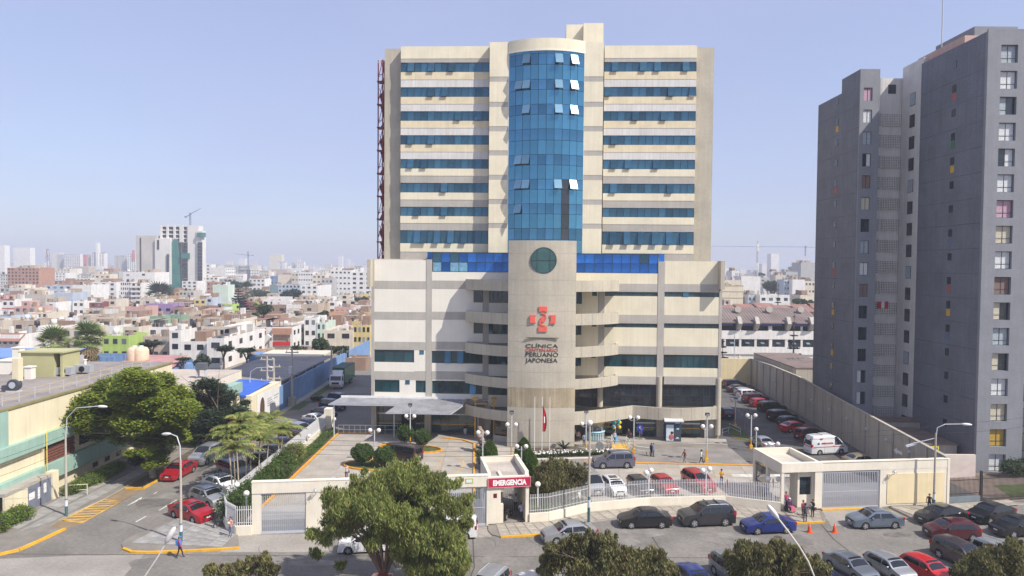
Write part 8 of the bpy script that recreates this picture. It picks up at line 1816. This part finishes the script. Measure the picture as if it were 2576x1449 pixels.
ab=thing('advert_booth','white and blue advertising booth with a slanted roof by the entrance','booth',(22.2,94.3,.27),R(-2)); ob('frame',MB().box(-1.05,1.05,0,1.2,0,2.75),mat('booth_blue',(.03,.06,.16),.5,.05),ab); ob('roof',MB().add([(-1.3,-.5,2.9),(1.3,-.5,2.9),(1.15,1.4,3.4),(-1.15,1.4,3.4),(-1.3,-.5,2.78),(1.3,-.5,2.78),(1.15,1.4,2.78),(-1.15,1.4,2.78)],[(0,1,2,3),(4,5,1,0),(5,6,2,1),(6,7,3,2),(7,4,0,3),(7,6,5,4)]),mat('booth_roof',(.55,.55,.54),.6,.1),ab)
ob('poster',MB().box(-.98,.02,-.04,-.002,.12,2.3),mat('poster_pale',(.55,.64,.68),.5,.06),ab); ob('poster',MB().box(.09,.98,-.04,-.002,.12,2.3),mat('poster_dark',(.045,.055,.07),.5,.06),ab); mb=MB(); mb.sph((-.25,-.05,1.35),.16,10,6,0,.9); ob('poster_figure',xf(MB().sph((0,0,0),1,12,8),Matrix.Translation((-.3,-.05,.62))@Matrix.Diagonal((.34,.02,.42,1))),mat('print_red',(.42,.12,.12),.6,.3,5),ab); ob('poster_figure',xf(MB().sph((0,0,0),1,10,6),Matrix.Translation((-.2,-.06,1.22))@Matrix.Diagonal((.2,.02,.2,1))),mat('print_black',(.03,.02,.02),.6,0),ab); ob('poster_logo',xf(MB().sph((0,0,0),1,10,6),Matrix.Translation((.55,-.05,1.75))@Matrix.Diagonal((.22,.02,.13,1))),mat('print_teal',(.25,.55,.62),.6,0),ab); ob('poster_text',MB().box(.3,.8,-.05,-.03,.4,.46).box(.4,.7,-.05,-.03,.52,.62),WHITE,ab); ob('sign_text',MB().box(.2,.85,-.02,-.003,2.5,2.6),WHITE,ab)
# railings on the ramp and at the canopy
def railing(label,pts,h=.95,m=WHITE,n=None,low=True):
    t=thing('hand_rail',label,'railing',pts[0],0,'tubular railings of the clinic'); o0=Vector(pts[0]); mb=MB(); pm=MB()
    for p,q in zip(pts,pts[1:]):
        p,q=Vector(p)-o0,Vector(q)-o0; z=Vector((0,0,1)); mb.tube([p+z*h,q+z*h],.045,6); 
        if low: mb.tube([p+z*h*.5,q+z*h*.5],.035,6)
        k=max(1,int((q-p).length/(n or 1.6)))
        for i in range(k+1): c=p.lerp(q,i/k); ob('post',MB().tube([c,c+z*h],.035,6),m,t)
    ob('rail',mb,m,t); return t
Gz=lambda reg,x,y,z=.15: tuple(G(reg(x,y),z))
railing('white tube railing before the entrance steps',[Gz(r5,2100,575),Gz(r5,2160,612),Gz(r5,2275,628),Gz(r5,2270,600)]); railing('left railing of the entrance ramp',[Gz(r5,2005,575),Gz(r5,1985,530)]); railing('right railing of the entrance ramp',[Gz(r5,2110,572),Gz(r5,2085,540)])
ob('entrance_ramp',MB().prism([Gz(r5,1985,590)[:2],Gz(r5,2110,590)[:2],Gz(r5,2085,540)[:2],Gz(r5,1990,540)[:2]],.1,.22),YP,kind='structure')
railing('long white railing at the top of the ramp by the canopy',[Gz(r5,115,476),Gz(r5,340,478)],1.25,WHITE,.75); railing('grey stair railing under the canopy',[Gz(r5,350,476),Gz(r5,520,478),Gz(r5,520,455)],1.2,STEEL); railing('grey ramp railing in the shaded verge',[Gz(r6,500,490),Gz(r6,545,478)],.95,STEEL); railing('second grey ramp railing beside the shaded verge',[Gz(r6,550,450),Gz(r6,625,485)],.95,STEEL)
ob('wall_gate_pillar',MB().box(-.5,.5,0,1.4,0,3.1),WALLC); tag(bpy.data.objects['wall_gate_pillar'],'short cream wall end at the top of the ramp fence','wall').location=(-26.6,100.2,0)
# rock fountain, memorial stone, frame, bin
ROCK=mat('rock_brown',(.25,.19,.14),.95,.3,2,fine=.2,bump=.4); t=thing('rock_fountain','stacked brown rock fountain beside the ramp','rock fountain',G(r5(1085,600),.13)); rrs=random.Random(4)
for k in range(16):
    z=.2+k*.19; o=MB(); o.sph((rrs.uniform(-.45,.45)*(1-k/22),rrs.uniform(-.4,.4),z),rrs.uniform(.32,.5),7,5,0,.7); ob('stone',o,ROCK,t)
t=thing('memorial_stone','grey arched memorial stone in the flower bed','memorial stone',G(r5(1905,610),.28)); P=[(-.5,0),(.5,0),(.5,.9)]+[(.5*cos(a),.9+.6*sin(a)) for a in np.linspace(0,PI,9)[1:-1]]+[(-.5,.9)]; n=len(P); ob('slab',MB().add([(x,-.12,z) for x,z in P]+[(x,.12,z) for x,z in P],[tuple(range(n)),tuple(range(2*n-1,n-1,-1))]+[(i,n+i,n+(i+1)%n,(i+1)%n) for i in range(n)]),mat('granite',(.20,.20,.20),.7,.2,4),t); ob('base',MB().box(-.6,.6,-.25,.25,-.05,.08),KERB,t)
b=G(r5(1052,498),.13); t=thing('yellow_frame','yellow post frame with dark foliage at the clinic front','post frame',b); 
for x in(0,2.6): ob('post',MB().box(x-.1,x+.1,-.1,.1,0,5.2),YEL,t); ob('post_cap',MB().box(x-.4,x+.4,-.3,.3,5.2,5.5),YEL,t)
ob('cross_bar',MB().box(.1,2.5,-.06,.06,4.6,4.75),YEL,t)
t=thing('litter_bin','white litter bin by the left ground floor glazing','bin',G(r5(985,475),.13)); ob('body',MB().lathe([(.2,0),(.27,.8)],12),WHITE,t); ob('lid',MB().lathe([(.3,.8),(.25,.95),(0,1.02)],12),TRM,t)
t=thing('pay_phone','blue hooded pay phone at the clinic entrance','pay phone',(17.9,95.9,.27)); ob('post',MB().cyl(0,0,0,1.0,.06,8),GATEM,t); ob('hood',MB().tube([(0,-.3,1.5),(0,.2,1.5)],[.45,.3],14),mat('phone_blue',(.03,.05,.40),.4,0),t); ob('handset',MB().box(-.12,.12,-.35,-.28,1.35,1.7),WHITE,t)
ob('notice_plate',MB().box(-.25,.25,-.03,0,-.15,.15),CREAMW).location=(8.1,93.0,3.0); tag(bpy.data.objects['notice_plate'],'small cream plaque on the concrete shaft','plaque')
CONE=mat('cone_orange',(.72,.09,.015),.5,.06)
for x,y,lab in((1098,1152,'orange traffic cone nearest the blue saloon'),(1270,1152,'orange traffic cone nearest the grey blue saloon'),(533,838,'orange traffic cone beside the yellow shirted guard'),(398,925,'orange traffic cone behind the fence by the red crossover')):
    t=thing('traffic_cone',lab,'traffic cone',G(r6(x,y),0 if y>1000 else .135),0,'orange traffic cones'); ob('cone',MB().lathe([(.2,.04),(.12,.45),(.05,.82),(0,.83)],14),CONE,t); ob('base',MB().box(-.26,.26,-.26,.26,0,.04),CONE,t)
# wheelchair
def wheelchair(p,yaw):
    t=thing('wheelchair','wheelchair carrying the seated person at the right gatehouse','wheelchair',p,yaw)
    for y in(-.3,.3): ob('wheel',MB().tube([(-.1,y-.02,.3),(-.1,y+.02,.3)],[.3,.3],14),TYR,t); ob('caster',MB().tube([(.35,y-.02,.09),(.35,y+.02,.09)],[.09,.09],8),TYR,t)
    ob('seat',MB().box(-.25,.25,-.24,.24,.42,.48),TRM,t); ob('backrest',MB().box(-.28,-.23,-.24,.24,.48,.95),TRM,t); ob('frame',MB().tube([(-.25,.27,.48),(-.25,.27,1.0),(-.4,.27,1.02)],.02,5).tube([(-.25,-.27,.48),(-.25,-.27,1.0),(-.4,-.27,1.02)],.02,5).tube([(.25,.27,.45),(.45,.27,.12)],.02,5).tube([(.25,-.27,.45),(.45,-.27,.12)],.02,5),STEEL,t)
# ================================================================ people
SKINM=mat('skin',(.36,.20,.13),.6,.05); HAIRM=mat('hair_black',(.012,.010,.009),.6,0); SHOE=mat('shoe_dark',(.03,.028,.026),.7,0)
def cloth(c): return mat('cloth_%02d_%02d_%02d'%tuple(int(v*99) for v in c),c,.85,.10,6,fine=.05)
POSE={}
def body_mesh(pose):
    if pose in POSE: return POSE[pose]
    V=[];E=[];RD=[]
    def v(p,r,par=None,ry=None):
        V.append(p);RD.append((r,ry or r)); 
        if par is not None: E.append((par,len(V)-1))
        return len(V)-1
    sit=pose=='sit'; H0=.52 if sit else .93
    pel=v((0,0,H0),.145,None,.11); wa=v((0,.01,H0+.18),.125,pel,.095); ch=v((0,.0,H0+.40),.155,wa,.11); nk=v((0,0,H0+.555),.058,ch); hb=v((0,-.02,H0+.64),.078,nk,.085); ht=v((0,-.015,H0+.76),.072,hb,.085)
    hands=[]
    for s in(-1,1):
        sh=v((s*.185,0,H0+.47),.062,ch)
        if pose=='hold': el=v((s*.235,-.05,H0+.20),.042,sh); wr=v((s*.10,-.27,H0+.28),.03,el); d=(-s*.6,-.6,.2)
        elif pose=='phone': el=v((s*.23,-.08 if s>0 else 0,H0+.20),.042,sh); wr=v((s*.12,-.2,H0+.52) if s>0 else (s*.25,-.04,H0-.06),.03,el); d=(0,-.3,.9) if s>0 else (0,0,-1)
        elif pose=='walk': el=v((s*.235,s*.09,H0+.20),.042,sh); wr=v((s*.235,s*.14-.10,H0-.04),.03,el); d=(0,-.3,-.95)
        elif sit: el=v((s*.24,-.02,H0+.18),.042,sh); wr=v((s*.12,-.28,H0+.14),.03,el); d=(-s*.4,-.9,0)
        else: el=v((s*.235,.03,H0+.20),.042,sh); wr=v((s*.245,-.02,H0-.05),.03,el); d=(0,-.1,-1)
        hands.append((Vector(V[wr]),Vector(d).normalized(),s))
    for s in(-1,1):
        hp=v((s*.09,0,H0-.06),.092,pel)
        if sit: kn=v((s*.11,-.42,H0-.02),.062,hp); an=v((s*.11,-.44,.09),.042,kn); v((s*.115,-.60,.04),.036,an)
        elif pose=='walk': o=s*.20; kn=v((s*.09,-.06-o*.5 if s>0 else .06,.50),.062,hp); an=v((s*.085,-o*1.2,.10 if s>0 else .13),.042,kn); v((s*.095,-o*1.2-.14,.04 if s>0 else .05),.037,an)
        else: kn=v((s*.10,-.015,.50),.062,hp); an=v((s*.10,.02,.09),.042,kn); v((s*.115,-.13,.04),.037,an)
    me=bpy.data.meshes.new('sk'); me.from_pydata(V,E,[]); o=bpy.data.objects.new('sk',me); col.objects.link(o); sk=o.modifiers.new('s','SKIN'); ly=me.skin_vertices[0] if me.skin_vertices else None
    if ly is None:
        bmm=bmesh.new(); bmm.from_mesh(me); bmm.verts.layers.skin.verify(); bmm.to_mesh(me); bmm.free(); ly=me.skin_vertices[0]
    for i,r in enumerate(RD): ly.data[i].radius=r
    ly.data[0].use_root=True; sb=o.modifiers.new('d','SUBSURF'); sb.levels=1; sb.render_levels=1
    dg=bpy.context.evaluated_depsgraph_get(); dg.update(); r=bpy.data.meshes.new_from_object(o.evaluated_get(dg)); bpy.data.objects.remove(o)
    mb=MB(); hip=H0-.02
    def slot(p):
        if p.z>H0+.545: return 0
        if sit: return 3 if p.z<.10 and p.y<-.3 else (2 if (p.z<H0+.05 and p.y<.0 and abs(p.x)<.2) or p.z<H0-.02 else 1)
        if p.z<.10: return 3
        arm=abs(p.x)>.165 or (pose in('hold','phone') and p.y<-.14 and p.z>H0+.05)
        if arm: 
            wz=min((Vector(p)-h[0]).length for h in hands); return 0 if wz<.045 else 1
        return 2 if p.z<hip else 1
    mb.v=[tuple(q.co) for q in r.vertices]; 
    for p in r.polygons: mb.f.append(tuple(p.vertices)); mb.m.append(slot(p.center)); mb.s.append(True)
    for w_,d,s in hands:
        up=Vector((0,-1,0)) if abs(d.y)<.7 else Vector((0,0,1)); sd=d.cross(up).normalized()
        mb.tube([w_-d*.02,w_+d*.04,w_+d*.085],[.028,.036,.03],6,0)
        for i,l in enumerate((.055,.07,.075,.06)):
            b=w_+d*.075+sd*(i-1.5)*.018; m_=b+d*l*.55; e=m_+(d*.75-up*.0+Vector((-s*.35,0,0))*.8).normalized()*l*.5; mb.tube([b,m_,e],[.0095,.009,.006],5,0)
        b=w_+d*.03+sd*.03*(-1); mb.tube([b,b-sd*.03+d*.03,b-sd*.035+d*.055],[.011,.010,.007],5,0)
    # face: nose, eyes, mouth, ears
    z=H0+.70; mb.sph((0,-.105,z-.015),.016,6,4,0,1.4)
    for s in(-1,1): mb.sph((s*.03,-.094,z+.022),.011,6,4,4); mb.sph((s*.082,-.01,z),.018,6,4,0,1.5)
    mb.box(-.022,.022,-.104,-.094,z-.055,z-.045,5)
    POSE[pose]=(mb,H0); return POSE[pose]
PM={}
def person(label,p,yaw,pose,shirt,trouser,skin=None,hair=HAIRM,scale=1.0,extras=(),hat=None,group=None):
    mb,H0=body_mesh(pose)
    if pose not in PM: PM[pose]=mb.mesh('body',[SKINM,SKINM,SKINM,SHOE,HAIRM,mat('lip',(.25,.09,.08),.6,0)])
    t=thing('person',label,'person',p,yaw,group); t.scale=(scale,)*3; o=bpy.data.objects.new('body',PM[pose]); link(o,t,False); setmat(o,1,cloth(shirt)); setmat(o,2,cloth(trouser))
    z=H0+.70; hm=MB().sph((0,.012,z+.02),.098,12,8,0,1.08); hm.sph((0,.05,z-.045),.07,8,6)
    keep=MB()   # open the hair over the face
    for f,m_,s_ in zip(hm.f,hm.m,hm.s):
        c=sum((Vector(hm.v[i]) for i in f),Vector((0,0,0)))/len(f)
        if c.y<-.035 and c.z<z+.055: continue
        keep.add([hm.v[i] for i in f],[tuple(range(len(f)))],0,True)
    ob('hair',keep,hair,t)
    if hat: ob('cap',MB().sph((0,-.0,z+.06),.105,12,6,0,.75).box(-.07,.07,-.19,-.07,z+.045,z+.06),cloth(hat),t)
    for e in extras:
        if e=='bag': ob('bag',MB().box(.22,.34,-.14,.12,H0-.18,H0+.08),cloth((.10,.03,.03)),t)
        if e=='redbag': ob('bag',MB().box(.24,.38,-.16,.12,H0-.02,H0+.22),cloth((.35,.05,.03)),t)
        if e=='backpack': ob('backpack',MB().box(-.15,.15,.10,.26,H0+.12,H0+.50),cloth((.05,.16,.42)),t)
        if e=='vest': ob('vest',MB().lathe([(.165,H0+.05),(.175,H0+.25),(.165,H0+.46),(.10,H0+.50)],12),cloth((.05,.18,.50)),t)
        if e=='paper': ob('paper',MB().obox((0,-.31,H0+.34),.24,.02,.30,0,0,(.4,'X')),WHITE,t)
        if e=='baby': ob('bundle',MB().sph((0,-.22,H0+.33),.14,10,7,0,.8),cloth((.62,.50,.42)),t)
        if e=='skirt': ob('blanket',MB().box(-.2,.2,-.50,-.05,H0+.05,H0+.09).box(-.21,.21,-.53,-.49,.12,H0+.09),cloth((.60,.12,.20)),t)
    return t
def face(dx,dy): return math.atan2(dx,-dy)      # figures are built looking to -Y
WK='people walking and standing about the clinic'
gp=lambda reg,x,y,z=.13: tuple(G(reg(x,y),z))
person('person in a blue vest, blue cap and red sleeves walking on the left corner kerb',gp(r4,1230,1325,0),R(100),'walk',(.40,.02,.07),(.02,.02,.04),hat=(.05,.20,.45),extras=('vest','backpack'),scale=1.02)
person('person in a salmon top and jeans holding a bundle by the left fence',gp(r4,1578,1178),R(-20),'hold',(.62,.32,.24),(.12,.18,.34),extras=('baby',))
person('person dressed all in black beside the angle parked red car',gp(r4,1472,1118),R(150),'walk',(.015,.015,.018),(.012,.012,.014))
person('person in a dark grey jacket seen from behind at the right pavement',gp(r6,1068,1082),R(175),'stand',(.05,.05,.07),(.02,.02,.025),scale=1.06); person('person in a pink top standing behind the grey jacket',gp(r6,1055,1052),R(20),'phone',(.50,.07,.12),(.05,.04,.05))
person('person in a dark jacket holding white papers with a handbag',gp(r6,1120,1046),R(-60),'hold',(.025,.025,.035),(.03,.03,.04),extras=('paper','bag'))
wp_=gp(r6,960,1008); wheelchair(wp_,R(-70)); person('seated person with a white cap, purple top and pink blanket in the wheelchair',(wp_[0],wp_[1],wp_[2]+.02),R(20),'sit',(.09,.02,.10),(.55,.10,.18),hat=(.7,.68,.65),extras=('skirt',)); person('person in a magenta top pushing the wheelchair',gp(r6,938,990),R(25),'hold',(.45,.04,.14),(.05,.04,.06))
person('guard in a yellow shirt and blue jeans inside the fence',gp(r6,495,824),R(10),'hold',(.75,.36,.01),(.06,.12,.28),hat=(.03,.03,.03)); person('person in a rust brown top and grey trousers crossing the forecourt',gp(r6,242,680),R(-70),'walk',(.24,.07,.05),(.14,.14,.16)); person('person in a white top and black trousers by the yellow lamp base',gp(r6,357,682),R(60),'walk',(.55,.56,.60),(.02,.02,.025),hat=(.02,.02,.02),extras=('bag',))
person('person in dark clothes standing at the white ramp railing',gp(r6,15,632),R(120),'stand',(.02,.02,.03),(.02,.02,.03)); person('person in a blue jacket standing at the white ramp railing',gp(r6,30,633),R(60),'stand',(.10,.20,.42),(.06,.07,.10))
person('person in white and navy walking down the entrance ramp',gp(r5,2006,545,.2),R(-20),'walk',(.50,.54,.62),(.02,.025,.05)); person('person using the blue pay phone at the entrance',(17.95,95.3,.27),R(180),'phone',(.05,.06,.30),(.04,.04,.05)); person('person in dark clothes with a red bag at the entrance',gp(r5,2103,527,.27),R(-10),'walk',(.03,.025,.03),(.02,.02,.03),extras=('redbag',))
person('person in a pink white top at the kiosk, seen from behind',gp(r5,1760,536,.2),R(160),'stand',(.62,.42,.42),(.03,.03,.04)); person('person in a grey top beside the kiosk pole',gp(r5,1797,560,.2),R(200),'stand',(.22,.24,.30),(.03,.03,.05)); person('person in a white coat left of the kiosk',gp(r5,1735,520,.2),R(120),'stand',(.60,.60,.62),(.05,.05,.07))
person('person in a pale top coming down the ramp behind the big tree',gp(r4,2372,790),R(10),'walk',(.50,.42,.38),(.05,.05,.06),extras=('bag',)); person('guard in a white shirt and dark tie inside the emergency passage',(.55,67.2,.13),R(5),'stand',(.55,.55,.57),(.02,.02,.03)); person('person in a lilac top entering the emergency passage',(1.05,64.7,.13),R(190),'hold',(.32,.30,.42),(.03,.03,.04))
person('person in black leaning near the right lamp pole',gp(r6,1918,1005),R(-40),'stand',(.012,.012,.014),(.012,.012,.016)); person('person in a blue shirt inside the right gatehouse',(26.2,70.6,.13),R(-30),'stand',(.16,.22,.40),(.03,.03,.05))
# ================================================================ air
hz=bpy.data.materials.new('haze'); hz.use_nodes=True; n=hz.node_tree; n.nodes.clear(); pv=n.nodes.new('ShaderNodeVolumePrincipled'); pv.inputs['Color'].default_value=(.86,.90,1.0,1); pv.inputs['Density'].default_value=HAZE_D; pv.inputs['Anisotropy'].default_value=.0; oo=n.nodes.new('ShaderNodeOutputMaterial'); n.links.new(pv.outputs[0],oo.inputs['Volume'])
ob('haze',MB().box(-6550,6550,-320,6850,-1.5,85),hz,kind='stuff')
